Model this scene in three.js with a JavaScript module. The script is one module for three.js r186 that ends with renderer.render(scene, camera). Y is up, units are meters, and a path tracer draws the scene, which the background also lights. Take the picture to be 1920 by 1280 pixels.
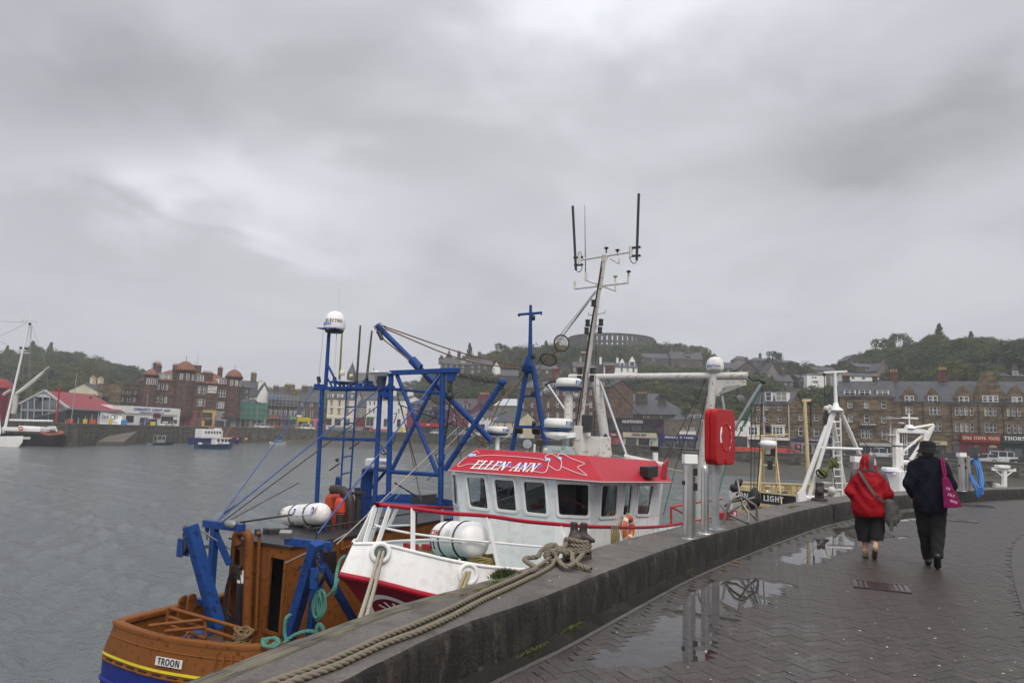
import * as THREE from 'three';
import { mergeGeometries } from 'three/addons/utils/BufferGeometryUtils.js';
import { RoundedBoxGeometry } from 'three/addons/geometries/RoundedBoxGeometry.js';
import { FontLoader } from 'three/addons/loaders/FontLoader.js';

// ---------------------------------------------------------------- camera, sky, sun, exposure
const scene = new THREE.Scene();
const camera = new THREE.PerspectiveCamera(53.13,1024 / 682,0.1,4000);
camera.position.set(0,1.7,0);
camera.rotation.order = 'YXZ';
camera.rotation.set(THREE.MathUtils.degToRad(7.48),0,THREE.MathUtils.degToRad(2.0));
camera.updateMatrixWorld();
const renderer = new THREE.WebGLRenderer({ antialias: true });
renderer.toneMapping = THREE.LinearToneMapping;
renderer.toneMappingExposure = 1.5;
renderer.shadowMap.enabled = true;

function rng(seed) { let a = seed >>> 0; return ()=>{ a = (a + 0x6D2B79F5) | 0; let t = Math.imul(a ^ (a >>> 15),1 | a); t = (t + Math.imul(t ^ (t >>> 7),61 | t)) ^ t; return ((t ^ (t >>> 14)) >>> 0) / 4294967296; }; }
const clamp = (x,a = 0,b = 1)=>Math.min(b,Math.max(a,x));
const lerp = (a,b,t)=>a + (b - a) * t;
const smooth = (a,b,x)=>{ const t = clamp((x - a) / (b - a)); return t * t * (3 - 2 * t); };
function hash2(x,y,s = 0) { let h = Math.imul(x | 0,374761393) ^ Math.imul(y | 0,668265263) ^ Math.imul(s + 11,1274126177); h = Math.imul(h ^ (h >>> 13),1274126177); return ((h ^ (h >>> 16)) >>> 0) / 4294967296; }
function vnoise(x,y,per = 0,s = 0) {                       // value noise, tiling with period per when given
  const xi = Math.floor(x),yi = Math.floor(y),fx = x - xi,fy = y - yi,u = fx * fx * (3 - 2 * fx),v = fy * fy * (3 - 2 * fy);
  const w = (i)=>per ? ((i % per) + per) % per : i;
  const a = hash2(w(xi),w(yi),s),b = hash2(w(xi + 1),w(yi),s),c = hash2(w(xi),w(yi + 1),s),d = hash2(w(xi + 1),w(yi + 1),s);
  return lerp(lerp(a,b,u),lerp(c,d,u),v);
}
function fbm(x,y,oct = 4,per = 0,s = 0) { let r = 0,a = 0.5,n = 0; for (let i = 0; i < oct; i++) { r += a * vnoise(x,y,per,s + i * 7); n += a; a *= 0.5; x *= 2; y *= 2; per *= 2; } return r / n; }
const V = (x,y,z)=>new THREE.Vector3(x,y,z);

// the ray of a place seen in the photograph (1920 x 1280), used to survey where things stand
const camM = new THREE.Matrix3().setFromMatrix4(camera.matrixWorld);
const ray = (px,py)=>V((px - 960) / 1280,(640 - py) / 1280,-1).applyMatrix3(camM);
const at = (px,py,D)=>{ const d = ray(px,py); return d.multiplyScalar(D / -d.z).add(camera.position); };
const onY = (px,py,y)=>{ const d = ray(px,py); return d.multiplyScalar((y - 1.7) / d.y).add(camera.position); };
const onPlane = (px,py,p0,n)=>{ const d = ray(px,py); const t = p0.clone().sub(camera.position).dot(n) / d.dot(n); return d.multiplyScalar(t).add(camera.position); };
const project = (p)=>{ const v = p.clone().sub(camera.position).applyMatrix3(camM.clone().transpose()); return [960 + 1280 * v.x / -v.z,640 - 1280 * v.y / -v.z]; };

// overcast sky: a computed dome of air and cloud, brighter towards the zenith as under thick cloud
{
  const W = 2048,H = 1024,data = new Float32Array(W * H * 4);
  // broad cloud masses surveyed from the photograph: px, py, radius x, radius y (px), change in brightness
  const masses = [[470,360,210,85,.17],[400,395,120,40,.06],[660,305,70,40,.05],[300,190,360,85,-.09],[740,240,230,90,-.07],[1640,270,270,85,-.115],[1560,345,220,60,-.05],[340,470,320,45,-.05],[1200,-10,460,100,.15],[1060,-40,220,100,.10],[1280,280,120,50,.05],[1250,190,160,50,-.03],[1000,200,160,50,.03],[1000,480,300,60,.02]]
    .map(([x,y,rx,ry,a])=>{ const d = ray(x,y).normalize(); return { az: Math.atan2(d.x,-d.z),el: Math.asin(d.y),rx: rx / 1280,ry: ry / 1280,a }; });
  for (let j = 0; j < H; j++) {
    const el = ((j + .5) / H - .5) * Math.PI,sy = Math.sin(el),cy = Math.cos(el);
    for (let i = 0; i < W; i++) {
      const th = ((i + .5) / W - .5) * 2 * Math.PI,dx = Math.cos(th) * cy,dz = Math.sin(th) * cy;
      let L,tint = 0;
      if (sy < -0.02) L = .4;
      else {
        const k = 1 / (Math.max(sy,0) + .22),X = dx * k * 1.6,Z = dz * k * 1.6;
        const wx = fbm(X * 1.1 + 4,Z * 1.1,3,0,31) - .5,wz = fbm(X * 1.1,Z * 1.1 + 9,3,0,57) - .5;
        const n = fbm(X * 1.2 + 9.3 + wx * 1.4,Z * 1.2 + 3.1 + wz * 1.4,6,0,3) - .5,n2 = fbm(X * 4 + 2.3 + wx * 2,Z * 4 + 7.1 + wz * 2,5,0,13) - .5;
        const vis = smooth(.02,.3,sy);
        const az = Math.atan2(dx,-dz);
        let m = 0;
        for (const q of masses) { const ex = (az - q.az + n2 * .14 + wx * .12) / q.rx,ey = (el - q.el + n2 * .09 + wz * .08) / q.ry; m += q.a * Math.exp(-(ex * ex + ey * ey)); }
        const base = .405 - .01 * smooth(.12,.42,sy) + .60 * smooth(.5,.98,sy);
        L = base * (1 + (n * .42 + n2 * .2) * (.2 + .7 * vis)) + m * .95 * (1 + n2 * .5);
        L = Math.max(L,.25);
        tint = (n + m * .4) * .5;
      }
      const o = (j * W + i) * 4;
      data[o] = L * (.975 + .02 * tint); data[o + 1] = L * (.99 - .004 * tint); data[o + 2] = L * (1.065 - .06 * tint); data[o + 3] = 1;
    }
  }
  const sky = new THREE.DataTexture(data,W,H,THREE.RGBAFormat,THREE.FloatType);
  sky.mapping = THREE.EquirectangularReflectionMapping; sky.magFilter = sky.minFilter = THREE.LinearFilter; sky.wrapS = THREE.RepeatWrapping; sky.needsUpdate = true;
  scene.background = sky; scene.environment = sky;
}
const sun = new THREE.DirectionalLight(new THREE.Color(1,.94,.86),1.5);   // the sun behind thick cloud: weak, very soft
sun.position.set(30,85,60); sun.target.position.set(5,0,-15);
sun.castShadow = true; sun.shadow.radius = 60; sun.shadow.mapSize.set(2048,2048);
Object.assign(sun.shadow.camera,{ left: -60,right: 60,top: 60,bottom: -60,near: 1,far: 300 });
scene.add(sun,sun.target);
scene.fog = new THREE.FogExp2(new THREE.Color(.80,.81,.84),0.0005);

// ---------------------------------------------------------------- builders
const fonts = {};
for (const f of ['sans_bold','sans_regular','serif_bold','serif_regular']) fonts[f] = await new FontLoader().loadAsync(`fonts/droid/droid_${f}.typeface.json`);
const taken = new Map();
const numbered = (n)=>{ const k = taken.get(n) || 0; taken.set(n,k + 1); return k ? `${n}_${String(k).padStart(3, '0')}` : n; };
const origins = new Map();
function thing(name,label,category,pos = V(0,0,0),group) {
  const o = new THREE.Group(); o.name = numbered(name); o.position.copy(pos); scene.add(o);
  o.userData = { label,category }; if (group) o.userData.group = group;
  origins.set(o,pos.clone()); return o;
}
function tag(o,label,category,group,kind) { o.userData.label = label; if (category) o.userData.category = category; if (group) o.userData.group = group; if (kind) o.userData.kind = kind; return o; }
function dup(root,pos,turn = 0,label,group,scale = 1) {
  const r = root.clone(); r.name = numbered(root.name.replace(/_\d{3}$/,'')); scene.add(r); r.position.copy(pos); r.rotation.y = turn;
  if (Array.isArray(scale)) r.scale.set(...scale); else r.scale.setScalar(scale);
  r.userData = { ...root.userData }; if (label) r.userData.label = label; if (group) r.userData.group = group;
  return r;
}
function boxUV(g) {
  const p = g.attributes.position,n = g.attributes.normal,uv = new Float32Array(p.count * 2);
  for (let i = 0; i < p.count; i++) {
    const ax = Math.abs(n.getX(i)),ay = Math.abs(n.getY(i)),az = Math.abs(n.getZ(i));
    if (ay > ax && ay > az) { uv[2 * i] = p.getX(i); uv[2 * i + 1] = p.getZ(i); } else if (ax > az) { uv[2 * i] = p.getZ(i); uv[2 * i + 1] = p.getY(i); } else { uv[2 * i] = p.getX(i); uv[2 * i + 1] = p.getY(i); }
  }
  g.setAttribute('uv',new THREE.BufferAttribute(uv,2));
}
const UPV = V(0,1,0),MX = new THREE.Matrix4();
class MB {
  constructor() { this.g = []; }
  add(geo,m) {
    let n = geo.index ? geo.toNonIndexed() : geo.clone();
    for (const k of Object.keys(n.attributes)) if (!['position','normal','uv'].includes(k)) n.deleteAttribute(k);
    if (!n.attributes.normal) n.computeVertexNormals();
    if (!n.attributes.uv) n.setAttribute('uv',new THREE.BufferAttribute(new Float32Array(n.attributes.position.count * 2),2));
    if (m) n.applyMatrix4(m);
    this.g.push(n); return this;
  }
  box(x,y,z,sx,sy,sz,ry = 0,bevel = 0) {
    const g = bevel ? new RoundedBoxGeometry(sx,sy,sz,1,bevel) : new THREE.BoxGeometry(sx,sy,sz);
    if (ry) g.rotateY(ry); g.translate(x,y,z); return this.add(g);
  }
  bar(p,q,w,h = w,up = UPV,bevel = 0) {                       // rectangular beam from p to q
    const L = p.distanceTo(q); if (L < 1e-6) return this;
    const g = bevel ? new RoundedBoxGeometry(w,h,L,1,bevel) : new THREE.BoxGeometry(w,h,L);
    const z = q.clone().sub(p).normalize(); let u = up; if (Math.abs(z.dot(u)) > .98) u = V(.3,0,1).normalize();
    const x = u.clone().cross(z).normalize(),y = z.clone().cross(x);
    MX.makeBasis(x,y,z).setPosition(p.clone().add(q).multiplyScalar(.5)); return this.add(g,MX);
  }
  cyl(p,q,r,r2 = r,seg = 10,open = false) {
    const L = p.distanceTo(q); if (L < 1e-6) return this;
    const g = new THREE.CylinderGeometry(r2,r,L,seg,1,open);
    const y = q.clone().sub(p).normalize(),u = Math.abs(y.y) > .9 ? V(1,0,0) : UPV,x = u.clone().cross(y).normalize(),z = x.clone().cross(y);
    MX.makeBasis(x,y,z).setPosition(p.clone().add(q).multiplyScalar(.5)); return this.add(g,MX);
  }
  tube(pts,r,seg = 0,rad = 8,closed = false,tension = .5) {
    const c = new THREE.CatmullRomCurve3(pts,closed,'catmullrom',tension);
    return this.add(new THREE.TubeGeometry(c,seg || pts.length * 6,r,rad,closed));
  }
  poly(pts,r,rad = 8) { for (let i = 0; i + 1 < pts.length; i++) { this.cyl(pts[i],pts[i + 1],r,r,rad); if (i) this.ball(pts[i],r * 1.01,8,6); } return this; }
  ball(p,r,w = 12,h = 8) { return this.add(new THREE.SphereGeometry(r,w,h).translate(p.x,p.y,p.z)); }
  lathe(prof,p,axis = UPV,seg = 20) {                            // profile [[r, y], ...] turned about axis at p
    const g = new THREE.LatheGeometry(prof.map(([r,y])=>new THREE.Vector2(Math.max(r,1e-4),y)),seg);
    const m = new THREE.Matrix4().makeRotationFromQuaternion(new THREE.Quaternion().setFromUnitVectors(UPV,axis.clone().normalize())).setPosition(p);
    return this.add(g,m);
  }
  torus(p,R,r,axis,seg = 28,rad = 8,arc = Math.PI * 2) {
    const m = new THREE.Matrix4().makeRotationFromQuaternion(new THREE.Quaternion().setFromUnitVectors(V(0,0,1),axis.clone().normalize())).setPosition(p);
    return this.add(new THREE.TorusGeometry(R,r,rad,seg,arc),m);
  }
  grid(rows,flip = false,uvs = null) {                                   // rows of Vector3: a surface with smooth normals
    const nr = rows.length,nc = rows[0].length,pos = [],idx = [];
    for (const r of rows) for (const p of r) pos.push(p.x,p.y,p.z);
    for (let i = 0; i + 1 < nr; i++) for (let j = 0; j + 1 < nc; j++) { const a = i * nc + j,b = a + 1,c = a + nc,d = c + 1; flip ? idx.push(a,c,b,b,c,d) : idx.push(a,b,c,b,d,c); }
    const g = new THREE.BufferGeometry(); g.setAttribute('position',new THREE.Float32BufferAttribute(pos,3)); if (uvs) g.setAttribute('uv',new THREE.Float32BufferAttribute(uvs.flat(2),2)); g.setIndex(idx); g.computeVertexNormals();
    return this.add(g);
  }
  face(pts) {                                                       // flat polygon, fan
    const pos = []; for (let i = 1; i + 1 < pts.length; i++) for (const p of [pts[0],pts[i],pts[i + 1]]) pos.push(p.x,p.y,p.z);
    const g = new THREE.BufferGeometry(); g.setAttribute('position',new THREE.Float32BufferAttribute(pos,3)); g.computeVertexNormals(); return this.add(g);
  }
  slab(pts,t) {                                                    // flat polygon with thickness t along minus its normal
    const n = pts[1].clone().sub(pts[0]).cross(pts[2].clone().sub(pts[0])).normalize().multiplyScalar(-t),q = pts.map((p)=>p.clone().add(n));
    this.face(pts); this.face([...q].reverse());
    for (let i = 0; i < pts.length; i++) { const j = (i + 1) % pts.length; this.face([pts[i],q[i],q[j],pts[j]]); } return this;
  }
  ext(shape,depth,m,bevel = 0) {                                 // extruded outline
    const g = new THREE.ExtrudeGeometry(shape,{ depth,bevelEnabled: bevel > 0,bevelSize: bevel,bevelThickness: bevel,bevelSegments: 2,curveSegments: 8 });
    return this.add(g,m);
  }
  rope(pts,r,opt = {}) {                                          // three strands laid round each other
    const { strands = 3,pitch = r * 7,tension = .5,closed = false } = opt,c = new THREE.CatmullRomCurve3(pts,closed,'catmullrom',tension),L = c.getLength();
    const n = Math.max(8,Math.ceil(L / (pitch / 8))),fr = c.computeFrenetFrames(n,closed),P = c.getSpacedPoints(n);
    for (let k = 0; k < strands; k++) {
      const q = P.map((p,i)=>{ const a = k * 2 * Math.PI / strands + i / n * L / pitch * 2 * Math.PI; return p.clone().addScaledVector(fr.normals[i],Math.cos(a) * r * .48).addScaledVector(fr.binormals[i],Math.sin(a) * r * .48); });
      const cc = new THREE.CatmullRomCurve3(q,closed); this.add(new THREE.TubeGeometry(cc,n,r * .56,5,closed));
    }
    return this;
  }
  build(name,mat,parent,opt = {}) {
    if (!this.g.length) return null;
    const g = mergeGeometries(this.g,false);
    let root = parent; while (root && root.parent && root.parent !== scene) root = root.parent;
    const o = root ? origins.get(root) : null; if (o) g.translate(-o.x,-o.y,-o.z);
    if (!opt.keepUV) boxUV(g);
    const m = new THREE.Mesh(g,mat); m.name = name; m.castShadow = m.receiveShadow = true;
    (parent || scene).add(m); if (!parent) m.name = numbered(name);
    if (opt.label) m.userData.label = opt.label;
    if (opt.kind) m.userData.kind = opt.kind;
    return m;
  }
}
const part = (name,mat,parent,fn,opt)=>{ const m = new MB(); fn(m); return m.build(name,mat,parent,opt); };
function struct(name,mat,fn,opt) { const m = new MB(); fn(m); const o = m.build(name,mat,null,opt); o.userData.kind = 'structure'; return o; }
class Frame {                                                       // a boat's or a facade's own axes: s along a, t along q, height y
  constructor(o,a) { this.o = o; this.a = V(a[0],0,a[1]).normalize(); this.q = V(-this.a.z,0,this.a.x); }
  w(s,t,y) { return V(this.o.x + this.a.x * s + this.q.x * t,y,this.o.z + this.a.z * s + this.q.z * t); }
  onS(px,py,s) { return onPlane(px,py,this.w(s,0,0),this.a); }
  onT(px,py,t) { return onPlane(px,py,this.w(0,t,0),this.q); }
  st(p) { const d = p.clone().sub(this.o); return [d.dot(this.a),d.dot(this.q),p.y]; }
}
function letters(str,size,font = 'sans_bold',depth = .004,shear = 0,sx = 1) {   // flat letters centred on the origin, facing +z
  const g = new THREE.ExtrudeGeometry(fonts[font].generateShapes(str,size),{ depth,bevelEnabled: false,curveSegments: 4 });
  g.computeBoundingBox(); const b = g.boundingBox; g.translate(-(b.min.x + b.max.x) / 2,-size * .36,0);
  if (shear) g.applyMatrix4(new THREE.Matrix4().makeShear(0,0,shear,0,0,0));
  if (sx !== 1) g.scale(sx,1,1); return g;
}
const basisAt = (p,x,n)=>{ const X = x.clone().normalize(),N = n.clone().normalize(),Y = N.clone().cross(X).normalize(); return new THREE.Matrix4().makeBasis(X,Y,N).setPosition(p); };

// ---------------------------------------------------------------- textures and materials
function tex(size,fn,{ srgb = true,rep = 1,w = size } = {}) {
  const d = new Uint8Array(w * size * 4);
  for (let j = 0; j < size; j++) for (let i = 0; i < w; i++) { const c = fn(i / w,j / size),o = (j * w + i) * 4; for (let k = 0; k < 3; k++) d[o + k] = clamp(Array.isArray(c) ? c[k] : c) * 255; d[o + 3] = 255; }
  const t = new THREE.DataTexture(d,w,size); t.wrapS = t.wrapT = THREE.RepeatWrapping; t.magFilter = THREE.LinearFilter; t.minFilter = THREE.LinearMipmapLinearFilter; t.generateMipmaps = true;
  if (srgb) t.colorSpace = THREE.SRGBColorSpace; t.repeat.set(rep,rep); t.needsUpdate = true; return t;
}
const N = (u,v,f,o = 4,s = 0)=>fbm(u * f,v * f,o,f,s);
const reRep = (t,r,r2 = r)=>{ const c = t.clone(); c.repeat.set(r,r2); c.needsUpdate = true; return c; };
const TX = {
  grime: tex(512,(u,v)=>{ const a = N(u,v,6,5,1),st = fbm(u * 40,v * 3,3,0,9) ,b = smooth(.55,.75,N(u,v,16,4,2)); const k = 1 - .09 * (a - .3) - .03 * b - .04 * st; return [k,k * (1 - .015 * b),k * (1 - .03 * b)]; },{ rep: .5 }),
  grimeB: tex(256,(u,v)=>N(u,v,8,5,4),{ srgb: false,rep: 1 }),
  rust: tex(512,(u,v)=>{ const s = smooth(.60,.78,N(u,v,16,5,21)) * .55,k = 1 - .14 * (N(u,v,5,5,23) - .3); return [lerp(k,.62,s),lerp(k,.45,s),lerp(k,.34,s)]; },{ rep: .7 }),
  concrete: tex(512,(u,v)=>{ const a = N(u,v,5,6,5),f = N(u,v,128,3,6),b = smooth(.5,.72,N(u,v,12,5,8)); const sp = hash2(u * 512,v * 512,3) > .9985 ? .35 : 0; const k = .80 + .25 * (a - .5) + .30 * (f - .5) - .12 * b + sp; return [k,k * (.985 - .01 * b),k * (.965 - .025 * b)]; },{ rep: .5 }),
  concreteB: tex(512,(u,v)=>.5 * N(u,v,160,3,6) + .35 * N(u,v,24,4,7) + .15 * N(u,v,5,3,17),{ srgb: false,rep: .5 }),
  wood: tex(512,(u,v)=>{ const g = fbm(u * 90 + 3 * N(u,v,4,3,2),v * 5,4,0,41),a = N(u,v,6,4,43),c = smooth(.62,.8,fbm(u * 130,v * 3,3,0,44)); const k = .72 + .5 * (g - .5) + .3 * (a - .5) - .35 * c; return [k,k * .97,k * .9]; },{ rep: 1 }),
  woodB: tex(512,(u,v)=>fbm(u * 90 + 3 * N(u,v,4,3,2),v * 5,4,0,41),{ srgb: false }),
  stone: tex(512,(u,v)=>{ const row = Math.floor(v * 24),off = hash2(row,5) * 8,col = Math.floor((u * 8 + off) % 8),h = hash2(col,row,77),j = ((v * 24) % 1 < .1 || ((u * 8 + off) % 1) < .05) ? .12 : 0; const k = .78 + .34 * (h - .5) + .25 * (N(u,v,20,4,5) - .5) - j - .15 * smooth(.5,.75,N(u,v,4,5,8)); return [k,k * (.97 + .03 * hash2(col,row,9)),k * .95]; },{ rep: .12 }),
  slate: tex(256,(u,v)=>{ const r = Math.floor(v * 24),c = Math.floor((u * 16 + (r % 2) * .5) % 16),h = hash2(c,r,3),j = (v * 24) % 1 < .14 ? .15 : 0; const k = .8 + .3 * (h - .5) - j + .25 * (N(u,v,6,4,4) - .5); return [k,k,k * 1.02]; },{ rep: .2 }),
  paver: tex(512,(u,v)=>{ const a = N(u,v,6,5,71),f = N(u,v,128,2,72),sp = hash2(u * 512,v * 512,5) > .985 ? .3 : 0; const k = .72 + .25 * (a - .5) + .5 * (f - .5) + sp; return [k,k * .97,k * .96]; },{ rep: 1 }),
  paverB: tex(512,(u,v)=>.6 * N(u,v,128,2,72) + .4 * N(u,v,20,4,73),{ srgb: false }),
  wetR: tex(512,(u,v)=>{ const a = smooth(.38,.62,N(u,v,4,5,91)); const k = .23 + .22 * a + .2 * (N(u,v,90,2,92) - .5); return [k,k,k]; },{ srgb: false,rep: .4 }),
  wallDirt: tex(512,(u,v)=>{ const st = fbm(u * 70,v * 4,4,0,51),a = N(u,v,6,6,53),f = N(u,v,128,3,54),lime = smooth(.66,.8,fbm(u * 26,v * 9,5,0,56)),dk = smooth(.5,.7,fbm(u * 34,v * 5,4,0,58)); const k = .66 + .4 * (a - .5) + .4 * (f - .5) + .25 * (st - .5) - .22 * dk + .35 * lime; return [k,k * .97,k * .92]; },{ rep: .5 }),
  fabric: tex(256,(u,v)=>{ const w = .5 + .25 * Math.sin(u * 256 * Math.PI / 2) + .25 * Math.sin(v * 256 * Math.PI / 2); return .85 + .1 * (N(u,v,16,4,61) - .5) + .08 * (w - .5); },{ rep: 3 }),
  seawall: tex(512,(u,v)=>{ const row = Math.floor(v * 16),off = hash2(row,15) * 8,col = Math.floor((u * 10 + off) % 10),h = hash2(col,row,177),j = ((v * 16) % 1 < .16 || ((u * 10 + off) % 1) < .08) ? .2 : 0; const k = .72 + .4 * (h - .5) + .5 * (N(u,v,10,5,5) - .5) - j; return [k,k * .99,k * .93]; },{ rep: .14 }),
};
const mats = new Map();
function M(c,r = .6,o = {}) {                                      // c: '#hex' or linear [r, g, b]
  const { t,b,bs = .002,rep,...rest } = o,key = JSON.stringify([c,r,t,b,bs,rep,rest]); if (mats.has(key)) return mats.get(key);
  const phys = 'transmission' in rest || 'clearcoat' in rest || 'sheen' in rest || 'specularIntensity' in rest;
  const m = new (phys ? THREE.MeshPhysicalMaterial : THREE.MeshStandardMaterial)({ roughness: r,...rest });
  Array.isArray(c) ? m.color.setRGB(...c) : m.color.set(c);
  if (t) m.map = rep ? reRep(TX[t],rep) : TX[t];
  if (b) { m.bumpMap = rep ? reRep(TX[b],rep) : TX[b]; m.bumpScale = bs; }
  m.side = THREE.DoubleSide; mats.set(key,m); return m;
}
const paint = (c,r = .45,o = {})=>M(c,r,{ t: 'grime',b: 'grimeB',bs: .0008,specularIntensity: .4,...o });
const WHITE = paint([.80,.80,.79],.38),WHITE2 = paint([.56,.55,.52],.5,{ t: 'rust' }),BLACK = M([.012,.012,.014],.5),DARK = M([.03,.03,.032],.55,{ t: 'grime' });
const GLASS = M([.95,.97,.97],.03,{ transmission: 1,thickness: 0,ior: 1.5 });
const STEEL = M([.62,.61,.59],.28,{ metalness: 1,t: 'grime' }),GALV = M([.42,.44,.45],.5,{ metalness: .7,t: 'grime' });
// smooth-joined solids: bones with radii, joined by a smooth minimum and meshed by surface nets
function capsule(a,b,ra,rb) { const ab = b.clone().sub(a),L2 = Math.max(ab.lengthSq(),1e-9); return (x,y,z)=>{ const px = x - a.x,py = y - a.y,pz = z - a.z,t = clamp((px * ab.x + py * ab.y + pz * ab.z) / L2),dx = px - ab.x * t,dy = py - ab.y * t,dz = pz - ab.z * t; return Math.sqrt(dx * dx + dy * dy + dz * dz) - lerp(ra,rb,t); }; }
function ellipsoid(c,r) { const m = Math.min(r.x,r.y,r.z); return (x,y,z)=>{ const X = (x - c.x) / r.x,Y = (y - c.y) / r.y,Z = (z - c.z) / r.z,k = Math.sqrt(X * X + Y * Y + Z * Z); return (k - 1) * m; }; }
const smin = (a,b,k)=>{ const h = clamp(.5 + .5 * (b - a) / k); return lerp(b,a,h) - k * h * (1 - h); };
const union = (fs,k = .03)=>(x,y,z)=>{ let d = fs[0](x,y,z); for (let i = 1; i < fs.length; i++) d = smin(d,fs[i](x,y,z),k); return d; };
function netMesh(f,lo,hi,cell,color) {
  const nx = Math.ceil((hi.x - lo.x) / cell) + 1,ny = Math.ceil((hi.y - lo.y) / cell) + 1,nz = Math.ceil((hi.z - lo.z) / cell) + 1;
  const F = new Float32Array(nx * ny * nz),id = (i,j,k)=>(k * ny + j) * nx + i;
  for (let k = 0; k < nz; k++) for (let j = 0; j < ny; j++) for (let i = 0; i < nx; i++) F[id(i,j,k)] = f(lo.x + i * cell,lo.y + j * cell,lo.z + k * cell);
  const vid = new Int32Array(nx * ny * nz).fill(-1),pos = [],idx = [];
  for (let k = 0; k < nz - 1; k++) for (let j = 0; j < ny - 1; j++) for (let i = 0; i < nx - 1; i++) {
    let sx = 0,sy = 0,sz = 0,n = 0;
    const v = []; for (let c = 0; c < 8; c++) v.push(F[id(i + (c & 1),j + ((c >> 1) & 1),k + (c >> 2))]);
    for (let c = 0; c < 8; c++) for (const b of [1,2,4]) if (!(c & b)) { const d = c | b; if ((v[c] < 0) !== (v[d] < 0)) { const t = v[c] / (v[c] - v[d]); sx += (c & 1) + (b === 1 ? t : 0); sy += ((c >> 1) & 1) + (b === 2 ? t : 0); sz += (c >> 2) + (b === 4 ? t : 0); n++; } }
    if (n) { vid[id(i,j,k)] = pos.length / 3; pos.push(lo.x + (i + sx / n) * cell,lo.y + (j + sy / n) * cell,lo.z + (k + sz / n) * cell); }
  }
  const quad = (a,b,c,d,fl)=>{ if (a < 0 || b < 0 || c < 0 || d < 0) return; fl ? idx.push(a,b,c,a,c,d) : idx.push(a,c,b,a,d,c); };
  for (let k = 1; k < nz - 1; k++) for (let j = 1; j < ny - 1; j++) for (let i = 1; i < nx - 1; i++) {
    const a = F[id(i,j,k)] < 0;
    if (a !== (F[id(i + 1,j,k)] < 0)) quad(vid[id(i,j - 1,k - 1)],vid[id(i,j,k - 1)],vid[id(i,j,k)],vid[id(i,j - 1,k)],a);
    if (a !== (F[id(i,j + 1,k)] < 0)) quad(vid[id(i - 1,j,k - 1)],vid[id(i - 1,j,k)],vid[id(i,j,k)],vid[id(i,j,k - 1)],a);
    if (a !== (F[id(i,j,k + 1)] < 0)) quad(vid[id(i - 1,j - 1,k)],vid[id(i,j - 1,k)],vid[id(i,j,k)],vid[id(i - 1,j,k)],a);
  }
  const g = new THREE.BufferGeometry(); g.setAttribute('position',new THREE.Float32BufferAttribute(pos,3)); g.setIndex(idx); g.computeVertexNormals();
  if (color) { const c = []; for (let i = 0; i < pos.length; i += 3) c.push(...color(pos[i],pos[i + 1],pos[i + 2])); g.setAttribute('color',new THREE.Float32BufferAttribute(c,3)); }
  return g;
}
// ---------------------------------------------------------------- the quay: sea, parapet, gutter, paving
const SEA = -4.9;
const waves = []; { const r = rng(5); for (let i = 0; i < 26; i++) { const l = .55 * Math.pow(1.13,i),a = -.6 + (r() - .5) * 1.5; waves.push([Math.cos(a) * 6.283 / l,Math.sin(a) * 6.283 / l,r() * 6.28,l * (i > 13 ? .0022 : .0105)]); } }
struct('sea',(()=>{
  const b = tex(1024,(u,v)=>{ const wx = N(u,v,6,3,5); return .6 * N(u + wx * .04,v,11,4,33) + .4 * N(u,v + wx * .03,30,3,35); },{ srgb: false });
  b.repeat.set(.26,.5); const m = new THREE.MeshPhysicalMaterial({ roughness: .13,ior: 1.33 }); m.color.setRGB(.092,.106,.108); m.bumpMap = b; m.bumpScale = .10; m.side = THREE.DoubleSide; return m;
})(),(m)=>{
  const rows = [],nr = 560,nc = 420;
  for (let i = 0; i <= nr; i++) {
    const R = i === nr ? 2600 : 5 * Math.pow(330 / 5,i / (nr - 1)),row = [];
    for (let j = 0; j <= nc; j++) {
      const th = -1.25 + 2.5 * j / nc,x = Math.sin(th) * R,z = -Math.cos(th) * R,cell = R * 2.5 / nc; let y = 0;
      for (const [kx,kz,p,a] of waves) { const l = 6.283 / Math.hypot(kx,kz); if (l > cell * 2.6) y += a * Math.sin(kx * x + kz * z + p) * smooth(2.6,4,l / cell); }
      row.push(V(x,SEA + y * smooth(400,200,R) * (.8 + .4 * vnoise(x * .03,z * .03,0,8)),z));
    }
    rows.push(row);
  }
  m.grid(rows,true);
});

// landward foot of the parapet, surveyed along its bottom edge
const quayPath = new THREE.CatmullRomCurve3([[-3.2,9],[-2.2,2],[-1.78,-.5],[-1.32,-2.6],[-1.0,-3.48],[-.68,-4.22],[-.31,-4.97],[.27,-5.83],[.94,-6.92],[1.87,-8.42],[2.42,-9.24],[3.66,-10.95],[4.47,-12.02],[5.98,-14.0],[8.41,-16.75],[11,-19.2],[14.2,-21.7],[18.3,-24.3],[25,-27.2],[40,-31.5],[70,-38]].map(([x,z])=>V(x,0,z)),false,'centripetal');
const qp = quayPath.getSpacedPoints(1400),qlen = quayPath.getLength(),qn = qp.map((p,i)=>{ const a = qp[Math.max(0,i - 3)],b = qp[Math.min(qp.length - 1,i + 3)],d = b.clone().sub(a).normalize(); return V(d.z,0,-d.x); });
const quayAt = (L,d,y)=>{ const i = clamp(Math.round(L / qlen * 1400),0,1400); return qp[i].clone().addScaledVector(qn[i],d).setY(y); };
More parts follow.
